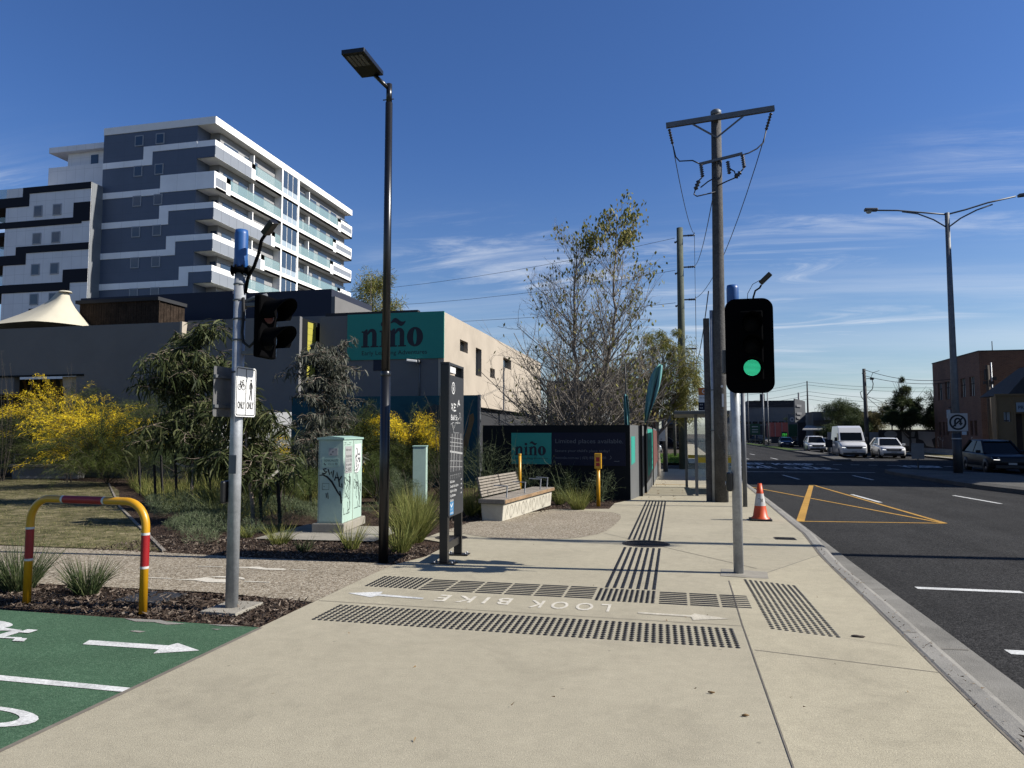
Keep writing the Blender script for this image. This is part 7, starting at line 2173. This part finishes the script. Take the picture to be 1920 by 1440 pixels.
# ================================================================== PLANTING
def grass_tuft(name, label, x, y, h, hw, n, mat, seed, group=None, wd=0.0085, curl=0.8):
    rg = np.random.default_rng(seed)
    t = thing(name, label, 'grass', (x, y, gz(y) - 0.01), 0, group)
    n = int(n * 1.6)
    P = np.zeros((n, 3)); rr = hw * 0.28 * np.sqrt(rg.uniform(0, 1, n)); aa = rg.uniform(0, 6.283, n)
    P[:, 0] = rr * np.cos(aa); P[:, 1] = rr * np.sin(aa)
    D = np.stack([np.cos(aa) * rg.uniform(0.05, 1, n) * hw / h * 1.05 + rg.normal(0, .1, n), np.sin(aa) * rg.uniform(.05, 1, n) * hw / h * 1.05 + rg.normal(0, .1, n), np.ones(n)], 1)
    ln = h * rg.uniform(0.6, 1.25, n)
    V, F = ribbons(P, D, ln, wd * rg.uniform(.6, 1.2, n), 5, curl * rg.uniform(.1, 1.0, n) * .55, rg, 'blade')
    mesh_np('blades', V, F, mat, t)
    return t


G0 = 'strappy grass clumps in the garden'
for a in (
    ('green and gold strappy clump filling the bed between lamp post and map stand', -4.15, 10.95, 0.86, 0.62, 520, 'bl_grass', 1),
    ('small strappy clump in front of the left end of the cabinet slab', -6.06, 10.19, 0.40, 0.38, 130, 'bl_grass', 2),
    ('thin strappy clump before the mint cabinet plinth', -4.75, 10.0, 0.52, 0.36, 90, 'bl_grass', 3),
    ('golden strappy clump left of the bench behind the map stand', -4.35, 15.2, 0.82, 0.55, 330, 'bl_grass', 4),
    ('strappy clump at the far end of the bench by the orange box post', -2.25, 16.95, 0.66, 0.5, 240, 'bl_grass', 5),
    ('low strappy clump right behind the far bench end', -2.9, 18.3, 0.5, 0.4, 160, 'bl_grass', 6),
    ('wiry dark tuft in bark mulch under the middle of the striped rail', -6.15, 6.52, 0.50, 0.40, 190, 'bl_dark', 7),
    ('wiry dark tuft in bark mulch behind the left leg of the striped rail', -7.0, 6.5, 0.64, 0.50, 260, 'bl_dark', 8),
    ('tiny strappy clump to the right of the left signal pole base', -7.05, 10.8, 0.28, 0.3, 90, 'bl_grass', 9),
    ('tall strappy clump behind the lamp post below the pillar box', -4.95, 13.4, 0.80, 0.55, 330, 'bl_grass', 10),
    ('dark strappy tuft low in the bed left of the lamp post', -5.35, 9.65, 0.25, 0.26, 70, 'bl_dark', 11),
    ('strappy clump to the right of the lamp post foot', -3.95, 9.95, 0.55, 0.42, 170, 'bl_grass', 12),
    ('dark tuft at the left frame edge by the green path', -7.9, 6.45, 0.7, 0.55, 230, 'bl_dark', 13),
    ('strappy clump left of the golden clump behind the map stand', -5.6, 14.6, 0.75, 0.5, 260, 'bl_grass', 14),
):
    grass_tuft('grass_clump', a[0], *a[1:6], M[a[6]], a[7], G0)

# long soft meadow grass behind the ground cover
rg = np.random.default_rng(77)
n = 30000
P = np.stack([rg.uniform(-21, -8.6, n), rg.uniform(13.2, 21.5, n), np.zeros(n)], 1)
edge = -7.3 - (P[:, 1] - 9.1) * 1.0
keep = (P[:, 0] > edge + 1.0) & (np.sin(P[:, 0] * 1.3 + P[:, 1] * .9) + np.sin(P[:, 0] * .7 - P[:, 1] * 1.9) > -0.9)
P = P[keep]; n = len(P)
P[:, 2] = [gz(y) - .01 for y in P[:, 1]]
D = dirs(rg, n, 2.2, .7)
hgt = (0.66 + 0.38 * np.sin(P[:, 0] * 1.7) * np.cos(P[:, 1] * 1.3)) * rg.uniform(.6, 1.3, n)
V, F = ribbons(P, D, hgt, .016, 3, rg.uniform(.05, .5, n), rg, 'blade')
tag(mesh_np('meadow_grass', V, F, M['bl_meadow']), 'long soft grass growing behind the low ground cover and young trees', 'grass', kind='stuff')
# dry lawn blades
n = 48000
u = rg.uniform(0, 1, n) ** 1.6
P = np.stack([rg.uniform(-26, -7.3, n), 9.15 + u * 14.5, np.zeros(n)], 1)
P = P[P[:, 0] < -7.35 - (P[:, 1] - 9.14) * 0.995]; n = len(P)
P[:, 2] = [gz(y) - .01 for y in P[:, 1]]
V, F = ribbons(P, dirs(rg, n, .8, .8), rg.uniform(.03, .085, n), .008, 1, .2, rg, 'blade')
tag(mesh_np('lawn_grass', V, F, M['bl_lawn']), 'patchy dry lawn with thin green and straw blades', 'grass', kind='stuff')
n = 9000
P = np.stack([rg.uniform(-6, 0.8, n), rg.uniform(47.1, 64, n), np.zeros(n)], 1); P[:, 2] = [gz(y) - .02 for y in P[:, 1]]
V, F = ribbons(P, dirs(rg, n, 1.5, .6), rg.uniform(.12, .3, n), .04, 1, .2, rg, 'blade')
tag(mesh_np('verge_grass', V, F, M['bl_verge']), 'bright green grass strip across the side street', 'grass', kind='stuff')
# low ground cover
n = 62000
P = np.stack([rg.uniform(-12.6, -6.2, n), rg.uniform(9.3, 15.2, n), np.zeros(n)], 1)
f = np.sin(P[:, 0] * 2.1) + np.sin(P[:, 1] * 1.7 + P[:, 0]) + np.sin(P[:, 0] * 5.3 + P[:, 1] * 4.1) * .5
keep = (P[:, 0] > -7.0 - (P[:, 1] - 9.1) * 0.98 + .1) & (P[:, 0] < -6.85 + (P[:, 1] > 12.7) * .4) & (f > -1.6 + .9 * (P[:, 1] < 9.8))
P = P[keep]; f = f[keep]; n = len(P)
top = 0.13 + 0.15 * np.clip(f + 1.2, 0, 2.4) / 1.2
P[:, 2] = np.array([gz(y) for y in P[:, 1]]) + top * rg.uniform(.1, 1.0, n) ** .6
V, F = ribbons(P, dirs(rg, n, .9, .8), rg.uniform(.04, .085, n), rg.uniform(.018, .03, n), 1, .1, rg)
tag(mesh_np('ground_cover', V, F, M['lf_cover']), 'low leafy ground cover between the lawn edging and the mint cabinet', 'ground cover', kind='stuff')


def leaf_blob(rg, n, c, rad, ll, lw, seg=1, curl=.2, up=.2, shell=.55, droop=None):
    """leaves spread through an uneven ellipsoid built from smaller clumps"""
    c = np.array(c, float); rad = np.array(rad, float)
    k = max(6, int(14 * (rad[0] * rad[2]) ** .5))
    cc = rg.normal(size=(k, 3)); cc /= np.linalg.norm(cc, axis=1, keepdims=True)
    cc = cc * rg.uniform(.25, .95, (k, 1)); cr_ = rg.uniform(.22, .5, k)
    i = rg.integers(0, k, n)
    q = rg.normal(size=(n, 3)); q /= np.linalg.norm(q, axis=1, keepdims=True)
    q *= (rg.uniform(0, 1, (n, 1)) ** shell)
    P = c + (cc[i] + q * cr_[i][:, None]) * rad
    D = q + rg.normal(size=(n, 3)) * .6; D[:, 2] += up
    if droop is not None: D[:, 2] = -abs(D[:, 2]) * droop - .25
    ln = ll * rg.uniform(.6, 1.25, n)
    return ribbons(P, D, ln, lw * rg.uniform(.7, 1.2, n), seg, curl, rg)


def shrub(name, label, x, y, h, hw, n, mat, seed, ll=.07, lw=.022, group=None, stems=8, up=.4, twig='barkdark'):
    rg = np.random.default_rng(seed)
    t = thing(name, label, 'shrub', (x, y, gz(y) - .01), 0, group)
    V, F = leaf_blob(rg, int(n * 1.8), (0, 0, h * .52), (hw, hw, h * .52), ll, lw * 1.3, up=up)
    mesh_np('foliage', V, F, M[mat], t)
    br = Branches()
    for i in range(stems):
        p, d = wander(rg, (rg.normal() * .05, rg.normal() * .05, 0), (rg.normal() * .5, rg.normal() * .5, 1), h * .85, 5, .15)
        br.add(p, .016, .004, 4)
    br.mesh('stems', M[twig], t)
    return t


GS = 'shrubs in the street garden'
shrub('shrub', 'bright green fine leaved shrub left of the mint cabinet', -7.96, 13.4, 1.2, 0.75, 5200, 'lf_green', 101, .075, .012, GS)
shrub('shrub', 'dark bushy shrub between the young trees behind the left signal pole', -9.3, 14.6, 1.2, 0.8, 3800, 'lf_dark', 102, .08, .018, GS)
shrub('shrub', 'grey green shrub around the foot of the pillar box', -6.55, 16.2, 1.15, 0.75, 4200, 'lf_cover', 103, .07, .014, GS)
shrub('shrub', 'green shrub between the mint cabinet and the pillar box', -7.5, 17.3, 1.25, 0.9, 4200, 'lf_green', 104, .08, .014, GS)
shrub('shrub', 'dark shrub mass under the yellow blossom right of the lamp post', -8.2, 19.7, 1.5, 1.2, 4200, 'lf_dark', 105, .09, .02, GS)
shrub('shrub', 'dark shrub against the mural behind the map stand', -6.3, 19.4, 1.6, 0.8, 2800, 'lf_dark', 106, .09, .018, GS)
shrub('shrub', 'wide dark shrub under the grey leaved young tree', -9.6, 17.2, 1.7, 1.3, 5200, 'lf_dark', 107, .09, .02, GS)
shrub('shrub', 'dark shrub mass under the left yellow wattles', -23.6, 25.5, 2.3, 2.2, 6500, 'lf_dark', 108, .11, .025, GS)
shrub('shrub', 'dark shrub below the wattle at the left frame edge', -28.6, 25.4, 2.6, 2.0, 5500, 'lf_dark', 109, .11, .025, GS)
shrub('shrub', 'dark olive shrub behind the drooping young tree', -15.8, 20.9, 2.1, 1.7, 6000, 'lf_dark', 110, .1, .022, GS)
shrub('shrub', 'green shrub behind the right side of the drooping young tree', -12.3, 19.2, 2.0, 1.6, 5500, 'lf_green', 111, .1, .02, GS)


def wispy(label, x, y, h, hw, n, seed, mat='lf_cover'):
    """open twiggy shrub: arching stems with small leaves along them"""
    rg = np.random.default_rng(seed)
    t = thing('shrub', label, 'shrub', (x, y, gz(y) - .01), 0, 'wispy shrubs along the dark fence')
    br = Branches(); PP, DD = [], []
    for i in range(n):
        a = rg.uniform(0, 6.28); s = rg.uniform(.2, 1.0)
        p, d = wander(rg, (rg.normal() * .06, rg.normal() * .06, 0), (math.cos(a) * s * hw / h * 1.1, math.sin(a) * s * hw / h * 1.1, 1), h * rg.uniform(.7, 1.15), 8, .16, -.05)
        br.add(p, .009, .002, 3)
        for q in range(3):
            j = rg.integers(3, 8)
            p2, d2 = wander(rg, p[j], (rg.normal(), rg.normal(), .6), h * .28, 4, .2, -.05)
            br.add(p2, .004, .0015, 3)
            for pt in p2[1:]:
                for _ in range(4): PP.append(pt + rg.normal(size=3) * .012); DD.append(rg.normal(size=3) + [0, 0, .5])
        for pt in p[2:]:
            for _ in range(4): PP.append(pt + rg.normal(size=3) * .012); DD.append(rg.normal(size=3) + [0, 0, .5])
    br.mesh('stems', M['lf_cover'], t)
    V, F = ribbons(np.array(PP), np.array(DD), rg.uniform(.03, .07, len(PP)), .011, 1, .1, rg)
    mesh_np('foliage', V, F, M[mat], t)


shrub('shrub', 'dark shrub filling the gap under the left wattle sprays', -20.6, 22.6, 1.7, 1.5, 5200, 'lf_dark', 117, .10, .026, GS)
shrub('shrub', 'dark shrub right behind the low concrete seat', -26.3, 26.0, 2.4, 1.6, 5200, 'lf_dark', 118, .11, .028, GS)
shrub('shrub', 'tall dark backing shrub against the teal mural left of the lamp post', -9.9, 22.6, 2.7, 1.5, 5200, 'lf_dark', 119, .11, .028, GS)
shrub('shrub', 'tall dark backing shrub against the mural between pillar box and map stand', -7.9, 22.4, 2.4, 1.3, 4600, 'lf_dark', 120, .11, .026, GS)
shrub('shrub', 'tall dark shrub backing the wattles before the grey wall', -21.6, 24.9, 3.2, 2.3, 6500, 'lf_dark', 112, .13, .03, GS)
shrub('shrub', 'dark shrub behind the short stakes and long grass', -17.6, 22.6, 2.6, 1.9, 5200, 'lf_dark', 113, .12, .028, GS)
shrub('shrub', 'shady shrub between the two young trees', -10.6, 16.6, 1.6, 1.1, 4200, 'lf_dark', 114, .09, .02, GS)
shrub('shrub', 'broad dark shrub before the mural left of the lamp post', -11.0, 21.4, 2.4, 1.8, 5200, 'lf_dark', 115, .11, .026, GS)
shrub('shrub', 'olive green shrub low behind the mint cabinet', -8.0, 15.9, 1.3, 0.9, 3600, 'lf_green', 116, .08, .016, GS)
wispy('tall wispy shrub at the left end of the dark fence behind the map stand', -5.2, 19.4, 2.0, .95, 46, 201)
wispy('wide wispy shrub before the teal sign square behind the bench', -4.0, 19.5, 1.35, .95, 44, 202)
wispy('wispy shrub below the navy fence sign', -2.9, 19.5, 1.0, .9, 46, 203, 'lf_green')
wispy('low wispy shrub at the right foot of the dark fence', -2.0, 19.3, 0.85, .75, 30, 204)


def wattle(label, x, y, h, hw, n, seed, yellow=.6, dirx=0.0):
    """arching sprays: stems carry fine leaves, the outer lengths carry blossom"""
    rg = np.random.default_rng(seed)
    t = thing('wattle_shrub', label, 'shrub', (x, y, gz(y) - .01), 0, 'flowering wattles')
    br = Branches(); LP, LD, FP, FD = [], [], [], []
    for i in range(n):
        a = rg.uniform(0, 6.28); s = rg.uniform(.15, 1.0)
        z0 = rg.uniform(.15, .7) * h
        d0 = np.array([math.cos(a) * s + dirx * .4, math.sin(a) * s, rg.uniform(.35, 1.0)])
        start = np.array([math.cos(a) * s * hw * .45, math.sin(a) * s * hw * .45, z0])
        ln = rg.uniform(.5, 1.0) * (hw * .8 + .35) * (1.15 - .35 * z0 / h)
        p, d = wander(rg, start, d0, ln, 9, .07, -.13)
        p[:, 2] = np.minimum(p[:, 2], h * 1.03)
        br.add(p, .008, .002, 3)
        fl = (math.sin(start[0] * 3.1 + seed) + math.sin(start[2] * 3.7 + start[1] * 2.3 + seed * 1.7)) * .5 + rg.uniform(-.25, .25) < yellow * 2 - 1 and z0 > .28 * h
        for j in range(1, 10):
            for _ in range(15):
                b = p[j - 1] + (p[j] - p[j - 1]) * rg.uniform() + rg.normal(size=3) * .05
                dd = (p[j] - p[j - 1]) / (np.linalg.norm(p[j] - p[j - 1]) + 1e-9) + rg.normal(size=3) * .8
                if fl and j > 2 and rg.uniform() < .85: FP.append(b); FD.append(dd)
                else: LP.append(b); LD.append(dd)
    br.mesh('stems', M['barkdark'], t)
    for nm, PP, DD, mt, l0, l1, w_ in (('foliage', LP, LD, 'lf_wattle', .10, .20, .028), ('blossom', FP, FD, 'fl_yellow', .05, .11, .05)):
        if not PP: continue
        V, F = ribbons(np.array(PP), np.array(DD), rg.uniform(l0, l1, len(PP)), w_, 1, .15, rg)
        mesh_np(nm, V, F, M[mt], t)


wattle('large wattle heavy with yellow blossom at the left edge of the garden', -25.4, 25.2, 4.15, 2.9, 330, 301, .5)
wattle('lower wattle with yellow sprays left of the drooping tree', -19.3, 20.6, 3.0, 1.9, 240, 302, .55)
wattle('tall part green wattle behind the drooping tree', -18.2, 22.2, 3.9, 1.7, 190, 303, .3)
wattle('small wattle with yellow blossom between the two young trees', -11.6, 18.6, 2.5, .9, 70, 304, .6)
wattle('olive green wattle left of the lamp post behind the mint cabinet', -9.0, 18.9, 2.9, 1.3, 200, 305, .2)
wattle('golden wattle right of the lamp post behind the pillar box', -8.0, 20.8, 2.8, 1.2, 170, 306, .24)


def spike(label, x, y, h, hw, n, seed, mat):
    rg = np.random.default_rng(seed)
    t = thing('upright_shrub', label, 'shrub', (x, y, gz(y) - .01), 0, 'upright feathery shrubs')
    br = Branches(); PP, DD = [], []
    for i in range(n):
        p, d = wander(rg, (rg.normal() * .1, rg.normal() * .1, 0), (rg.normal() * hw / h, rg.normal() * hw / h, 1), h * rg.uniform(.6, 1.05), 10, .05, .03)
        br.add(p, .012, .003, 4)
        for j in range(2, 11):
            for _ in range(12): PP.append(p[j - 1] + (p[j] - p[j - 1]) * rg.uniform()); DD.append(rg.normal(size=3) * .8 + [0, 0, .6])
    br.mesh('stems', M['barkdark'], t)
    V, F = ribbons(np.array(PP), np.array(DD), rg.uniform(.07, .15, len(PP)), .014, 1, .1, rg)
    mesh_np('foliage', V, F, M[mat], t)


spike('dark upright feathery shrub standing before the mural right of the lamp post', -6.8, 20.5, 3.2, .5, 16, 401, 'lf_dark')
spike('tall grey feathery shrub rising above the wattle at the far left', -26.0, 23.0, 5.0, .5, 12, 402, 'lf_grey')
spike('grey feathery shrub topping out right of the left wattle', -22.6, 22.9, 4.6, .4, 9, 403, 'lf_grey')


def young_tree(label, x, y, h, hw, seed, mat, bark, n_br, per, ll, lw, lean=(0, 0), zlow=.3, name='young_tree', nleaf=2):
    """slim trunk, arching branchlets, long leaves hanging from them"""
    rg = np.random.default_rng(seed)
    t = thing(name, label, 'tree', (x, y, gz(y) - .02))
    br = Branches()
    tr, d = wander(rg, (0, 0, 0), (lean[0], lean[1], 1), h * .92, 10, .035, .03)
    br.add(tr, .045, .012, 8)
    PP, DD, CC = [], [], []
    for i in range(n_br):
        f = rg.uniform(zlow, 1.0); k_ = min(9, int(f * 10)); st = tr[k_] + (tr[k_ + 1] - tr[k_]) * (f * 10 - k_)
        a = rg.uniform(0, 6.28)
        ln = hw * (1.15 - .65 * abs(f - .45)) * rg.uniform(.55, 1.1)
        p, d = wander(rg, st, (math.cos(a), math.sin(a), rg.uniform(.2, .9)), ln, 7, .13, -.10)
        br.add(p, .010, .003, 4)
        for j in range(1, 8):
            for q in range(2):
                p2, d2 = wander(rg, p[j], (rg.normal(), rg.normal(), .1), ln * .32, 3, .2, -.18)
                br.add(p2, .004, .002, 3)
                for pt in p2:
                    for _ in range(nleaf):
                        PP.append(pt + rg.normal(size=3) * .03); DD.append([rg.normal() * .55, rg.normal() * .55, rg.uniform(-.9, .35)])
    br.mesh('trunk', M[bark], t)
    n_ = len(PP)
    V, F = ribbons(np.array(PP), np.array(DD), ll * rg.uniform(.6, 1.25, n_), lw * rg.uniform(.7, 1.2, n_), 4, rg.uniform(.2, .75, n_), rg)
    mesh_np('foliage', V, F, M[mat], t)
    return t


young_tree('young tree with long drooping olive leaves and a pale trunk left of the signal pole', -12.0, 15.97, 4.6, 1.42, 501, 'lf_droop', 'barkpale', 52, 0, .30, .040, zlow=.28)
young_tree('second drooping young tree with a leaning pink trunk behind the left signal pole', -7.95, 12.4, 2.75, .88, 502, 'lf_droop', 'barkpale', 32, 0, .27, .036, lean=(-.12, .1), zlow=.42)
young_tree('slender young gum with silvery grey leaves above the mint cabinet', -8.1, 15.4, 4.15, 1.0, 503, 'lf_grey', 'barkpale', 52, 0, .15, .032, zlow=.22)
for x_, y_, h_, l in ((-12.35, 15.8, 1.25, 'black timber stake left of the pale trunk'), (-11.6, 16.1, 1.35, 'black timber stake right of the pale trunk'), (-13.9, 17.2, 1.2, 'black stake standing alone in the long grass'), (-15.3, 18.0, 1.15, 'leftmost black stake in the long grass'),
                     (-7.75, 12.3, 1.2, 'black stake leaning beside the pink trunk'), (-7.45, 12.45, 1.15, 'black stake right of the pink trunk'), (-8.35, 15.3, 1.25, 'black stake close to the left of the mint cabinet'), (-12.8, 15.6, 1.0, 'short black stake before the drooping tree')):
    t = thing('tree_stake', l, 'stake', (x_, y_, gz(y_)), 0, 'black timber tree stakes')
    MB().obox((0, 0, h_ / 2), (.045, .045, h_), (R(2), R(-3), 0)).build('stake_post', M['stake'], t)
for pts, l in (([(-12.33, 15.75, .95), (-12.1, 15.85, .86), (-11.95, 15.95, .90)], 'pale hessian tie between stake and pale trunk'), ([(-7.76, 12.28, .80), (-7.6, 12.3, .82), (-7.44, 12.42, 1.0)], 'pale hessian tie across the two stakes by the pink trunk')):
    o = MB()
    for a, b in zip(pts, pts[1:]): o.bar(a, b, .012, .045)
    tag(o.build('tree_tie', M['strap']), l, 'tree tie')


# ---- the big bare street tree behind the fence
def bare_tree(label, x, y):
    rg = np.random.default_rng(611)
    t = thing('bare_tree', label, 'tree', (x, y, gz(y)))
    br = Branches(); tips = []

    def twigs(p, d, ln, r, lev):
        pts, d2 = wander(rg, p, d, ln, 7 if lev < 2 else 4, .085 if lev else .05, .055)
        br.add(pts, r, r * .35, 7 if lev == 0 else (5 if lev == 1 else 3))
        if lev >= 3:
            tips.append((pts[-1], d2)); return
        m = (9, 9, 5)[lev]
        for i in range(m):
            f = rg.uniform(.22, 1.0) if lev else rg.uniform(.15, 1.0)
            k_ = min(len(pts) - 2, int(f * (len(pts) - 1)))
            q = pts[k_] + (pts[k_ + 1] - pts[k_]) * (f * (len(pts) - 1) - k_)
            nd = d2 * .75 + rg.normal(size=3) * (.55 if lev else .6); nd[2] += .18
            twigs(q, nd, ln * rg.uniform(.28, .5) * (1.1 - .35 * f), r * .42, lev + 1)
        tips.append((pts[-1], d2))
    # two leaders and a vase of spreading limbs
    leaders = [((-.1, 0, 0), [(.05, 0, 2.2), (.05, 0, 4.4), (0.0, 0, 6.6), (.1, 0, 9.1)], .13), ((.15, 0, 0), [(.7, .1, 2.2), (1.25, .2, 4.4), (1.5, .2, 6.6), (1.6, .2, 10.0)], .13)]
    for s, pts, r in leaders:
        P_ = np.array([s] + pts, float)
        tt = np.linspace(0, len(P_) - 1, 19)
        path = np.stack([np.interp(tt, np.arange(len(P_)), P_[:, i]) for i in range(3)], 1)
        path[1:-1] += rg.normal(size=(17, 3)) * .05
        br.add(path, r, .015, 8)
        for i in range(88):
            f = rg.uniform(.10, .98); k_ = min(17, int(f * 18)); q = path[k_]
            a = rg.uniform(0, 6.28)
            ln = (3.0 * (1 - f) ** .5 + .85) * rg.uniform(.6, 1.05)
            twigs(q, (math.cos(a), math.sin(a) * .8, .6 + .5 * f), ln, .032 * (1.25 - f), 1)
    for i in range(34):
        a = rg.uniform(0, 6.28)
        twigs((rg.normal() * .2, rg.normal() * .15, rg.uniform(.5, 2.2)), (math.cos(a) * 1.25, math.sin(a) * .9, rg.uniform(.5, 1.1)), rg.uniform(2.8, 4.6), .032, 1)
    br.mesh('trunk', M['bark'], t)
    PP, DD = [], []
    for p, d in tips:
        hgt = p[2]
        pr = .48 if (hgt > 8.6 and p[0] > .3) else (.13 if hgt > 5.5 else .10)
        if p[0] > 1.9: pr += .22
        if p[0] < -1.5 and hgt > 3: pr *= .9
        if rg.uniform() < pr:
            for _ in range(2 if hgt > 8.8 else 1): PP.append(p + rg.normal(size=3) * .07); DD.append([rg.normal() * .5, rg.normal() * .5, -.9])
    n_ = len(PP)
    V, F = ribbons(np.array(PP), np.array(DD), rg.uniform(.09, .16, n_), rg.uniform(.06, .10, n_), 2, .1, rg)
    mesh_np('last_leaves', V, F, M['lf_olive'], t)


bare_tree('large nearly bare two stemmed tree behind the dark fence, few leaves at its top', -3.55, 26.0)


def crown_tree(name, label, x, y, h, crown, n, seed, mat, ll, lw, trunk_r=.12, bark='bark', group=None, limbs=9, droop=None, extra=()):
    """trunk with limbs reaching through a clumped crown: crown = list of (cx, cy, cz, rx, ry, rz)"""
    rg = np.random.default_rng(seed)
    t = thing(name, label, 'tree', (x, y, gz(y) - .05), 0, group)
    br = Branches()
    tr, d = wander(rg, (0, 0, 0), (0, 0, 1), h * .6, 7, .04, .03)
    br.add(tr, trunk_r, trunk_r * .45, 8)
    parts = []
    tot = sum(c[3] * c[5] for c in crown)
    for c in crown:
        m = int(n * c[3] * c[5] / tot)
        parts.append(leaf_blob(rg, m, c[:3], c[3:], ll, lw, up=.1, droop=droop, shell=.6))
        for i in range(limbs):
            k_ = rg.integers(3, 8)
            tg = np.array(c[:3]) + rg.normal(size=3) * np.array(c[3:]) * .45
            v = tg - tr[k_]
            p, d = wander(rg, tr[k_], v, np.linalg.norm(v), 6, .10, .02)
            br.add(p, trunk_r * .35, .008, 5)
    br.mesh('trunk', M[bark], t)
    V, F = join(*parts)
    mesh_np('crown', V, F, M[mat], t)
    return t


crown_tree('leafy_tree', 'leafy olive and gold tree overhanging the footpath beside the fence', -0.75, 33.0, 7.2, [(0.55, 0, 4.9, 1.3, 1.3, 1.7), (-.6, .2, 4.3, 1.5, 1.3, 1.6), (1.35, -.2, 4.0, .85, 1.0, 1.6), (.3, 0, 6.2, .9, .8, .9), (-1.1, 0, 3.3, 1.3, 1.1, 1.0), (.7, 0, 3.4, 1.2, 1.0, .8), (-1.7, 0, 4.3, 1.2, 1.1, 1.4)], 38000, 701, 'lf_olive', .13, .11, .13, droop=.5)
crown_tree('roof_tree', 'round topped tree rising behind the learning centre roof', -17.8, 40.0, 12.6, [(0, 0, 10.6, 1.6, 1.6, 1.8), (-.9, 0, 9.3, 1.2, 1.2, 1.1), (.9, 0, 9.2, 1.3, 1.2, 1.0), (0.0, 0, 7.4, 1.5, 1.5, 1.4)], 8000, 702, 'lf_olive', .30, .17, .16)
GT = 'trees beyond the far side of the road'
for a in (
    ('round dark tree behind the left end of the delivery van', 18.2, 83.5, 3.6, [(0, 0, 2.4, 1.9, 1.6, 1.7), (-1.4, 0, 1.8, 1.3, 1.3, 1.3), (1.6, 0, 2.0, 1.4, 1.3, 1.5)], 5200, 711, 'lf_far'),
    ('domed tree rising behind the thin pole', 21.0, 100.0, 6.6, [(0, 0, 4.8, 2.6, 2.4, 1.7), (2.0, 0, 3.9, 1.9, 1.9, 1.4)], 4800, 712, 'lf_far'),
    ('tan feathery bush right of the thin pole', 21.2, 86.0, 5.0, [(0, 0, 3.6, 1.5, 1.4, 1.5), (1.5, 0, 3.9, 1.4, 1.3, 1.3), (0.3, 0, 2.0, 1.8, 1.5, 1.4)], 4600, 713, 'lf_fargold'),
    ('open tree with dark clumps against the sky left of the brick building', 23.2, 82.0, 8.0, [(0, 0, 5.3, 1.0, 1.0, 1.0), (.55, 0, 6.5, .55, .6, .8), (.3, 0, 7.5, .25, .3, .4), (-.9, 0, 4.6, .8, .8, .6), (1.5, 0, 4.9, 1.1, 1.0, .9)], 3000, 714, 'lf_far'),
    ('dense dark tree against the wall of the brick building', 26.6, 82.0, 7.3, [(.6, 0, 4.3, 1.8, 1.6, 2.2), (-.6, 0, 3.4, 1.6, 1.5, 1.6), (1.2, 0, 6.2, 1.1, 1.1, 1.1)], 7000, 715, 'lf_dark'),
    ('dark rounded tree over the graffiti wall', 23.2, 79.0, 4.8, [(0, 0, 3.5, 1.7, 1.4, 1.1), (-1.5, 0, 3.3, .9, .9, .9)], 4600, 716, 'lf_dark'),
    ('far hedge like tree beyond the billboard', 24.0, 128.0, 6.0, [(0, 0, 4.2, 2.5, 2, 1.7), (-4, 0, 4.6, 2, 2, 1.2)], 2600, 717, 'lf_far'),
):
    crown_tree('street_tree', a[0], a[1], a[2], a[3], a[4], int(a[5] * 3.2), a[6], a[7], .26, .19, .14, 'barkdark', GT)
crown_tree('street_tree', 'dark tree beyond the dark fence left of the bare trunk', -6.2, 34.0, 4.2, [(0, 0, 2.6, 1.5, 1.4, 1.4), (2.4, .5, 2.2, 1.3, 1.2, 1.2)], 3600, 721, 'lf_dark', .16, .08, .1, 'barkdark', 'trees behind the front fence')
crown_tree('street_tree', 'dark shrubby tree beyond the fence right of the bare trunk', -1.9, 40.0, 4.4, [(0, 0, 2.9, 1.4, 1.4, 1.4), (-1.8, 0, 2.4, 1.1, 1.1, 1.0)], 3200, 722, 'lf_far', .16, .08, .1, 'barkdark', 'trees behind the front fence')
